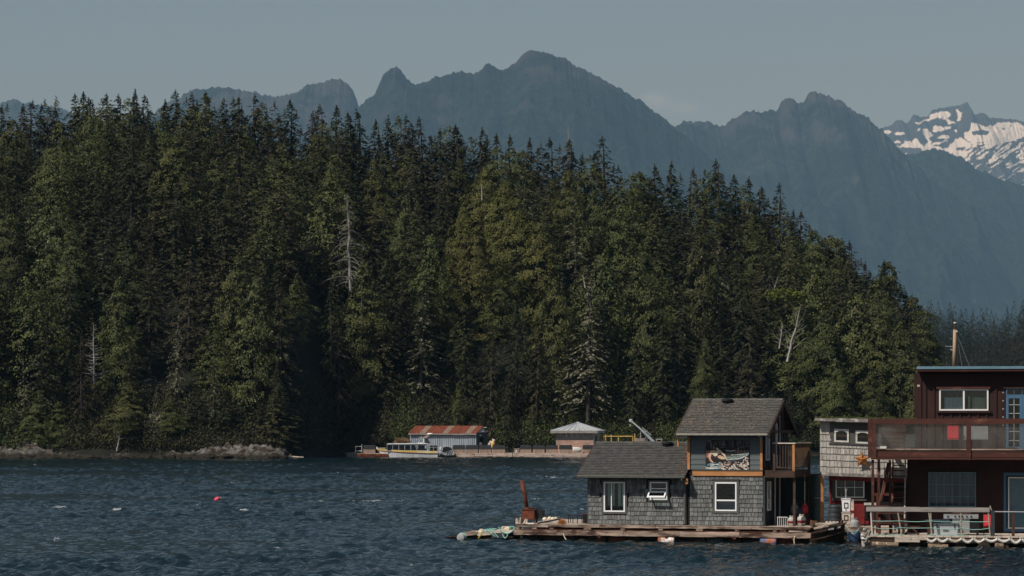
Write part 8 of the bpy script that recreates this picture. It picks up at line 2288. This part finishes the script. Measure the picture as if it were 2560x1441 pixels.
        for i in range(3): m = MB(); m.beam((*[c(1121+i*5, 1129)[0]], 0.08, c(1121+i*5, 1129)[1]), (c(1117+i*5, 1138)[0], 0.08, c(1117+i*5, 1138)[1]), 0.03, 0.1); m.build('stripe', M_black, e)
        m = MB(); m.prism([c(1109, 1137), c(1112, 1143), c(1118, 1143), c(1118, 1139)], 0.15, 0.35); m.build('lower_unit', M_black, e)
tour_boat()

# ---------------------------------------------------------------- buoy and whitecaps
A = Vector(((543-1280)/F*184, 184, 0.0))
t = thing('mooring_buoy', 'small bright pink mooring buoy floating alone on open water', 'buoy', A); t.scale = (0.8, 0.8, 0.8)
m = MB(); m.M = Matrix.Rotation(math.radians(62), 4, 'Y'); m.lathe([(0.06, -0.26), (0.15, -0.2), (0.18, -0.05), (0.18, 0.08), (0.13, 0.2), (0.05, 0.25)], (0, 0, 0.0), 14)
m.build('float_body', mat('pink_buoy_plastic', S(176, 56, 82), S(196, 76, 98), 3, 0.4), t, True, (0, 0, 0.12))
m = MB(); m.cyl((0.2, 0, 0.2), (0.32, 0, 0.27), 0.03, 0.03, 6); m.build('eye', M_foamw, t)
def foam():
    rs = np.random.RandomState(9); V = []; Fs = []; n = 0
    spots = [(292, 1277, 26, 4), (145, 1270, 30, 2.5), (610, 1277, 20, 2.5), (935, 1254, 42, 2), (800, 1255, 12, 2), (1384, 1196, 13, 4), (1365, 1193, 6, 2.5), (1336, 1249, 14, 1.6), (1450, 1276, 14, 2), (995, 1188, 8, 2), (88, 1163, 8, 1.5),
             (845, 1183, 5, 2), (1186, 1194, 4, 2), (1262, 1222, 4, 1.5), (580, 1208, 8, 1.4), (492, 1264, 8, 1.5), (140, 1350, 8, 2), (690, 1372, 10, 2), (1470, 1264, 6, 2), (1000, 1254, 12, 1.5), (1260, 1166, 5, 1.5), (1030, 1420, 6, 2), (700, 1166, 6, 1.2)]
    for px, py, w, h in spots:
        Y0 = CH*F/(py-HY)
        for k in range(int(6+w*1.3)):
            if rs.rand() < 0.3: continue
            dx = rs.normal(0, w*0.3)/F*Y0; dy = rs.normal(0, 0.3)*min(1, h/3); x = (px-1280)/F*Y0+dx; y = Y0+dy+dx*0.3
            r = rs.uniform(0.015, 0.05)*min(1.0, h/3); z = rs.uniform(0.0, 0.03+0.022*h)
            q = [(x-r*2, y-r, z), (x+r*2, y-r*0.8, z), (x+r*1.6, y+r, z+0.01), (x-r*1.4, y+r, z+0.01), (x, y, z+r*0.9)]
            V += q; Fs += [(n, n+1, n+4), (n+1, n+2, n+4), (n+2, n+3, n+4), (n+3, n, n+4)]; n += 5
    mb = MB(); mb.add(V, Fs)
    o = mb.build('foam', mat('white_foam', (0.3, 0.33, 0.35), (0.44, 0.46, 0.47), 4, 0.9)); tag(o, 'scattered small whitecaps breaking on the dark water', kind='stuff')
foam()
print('objects', len(bpy.data.objects))
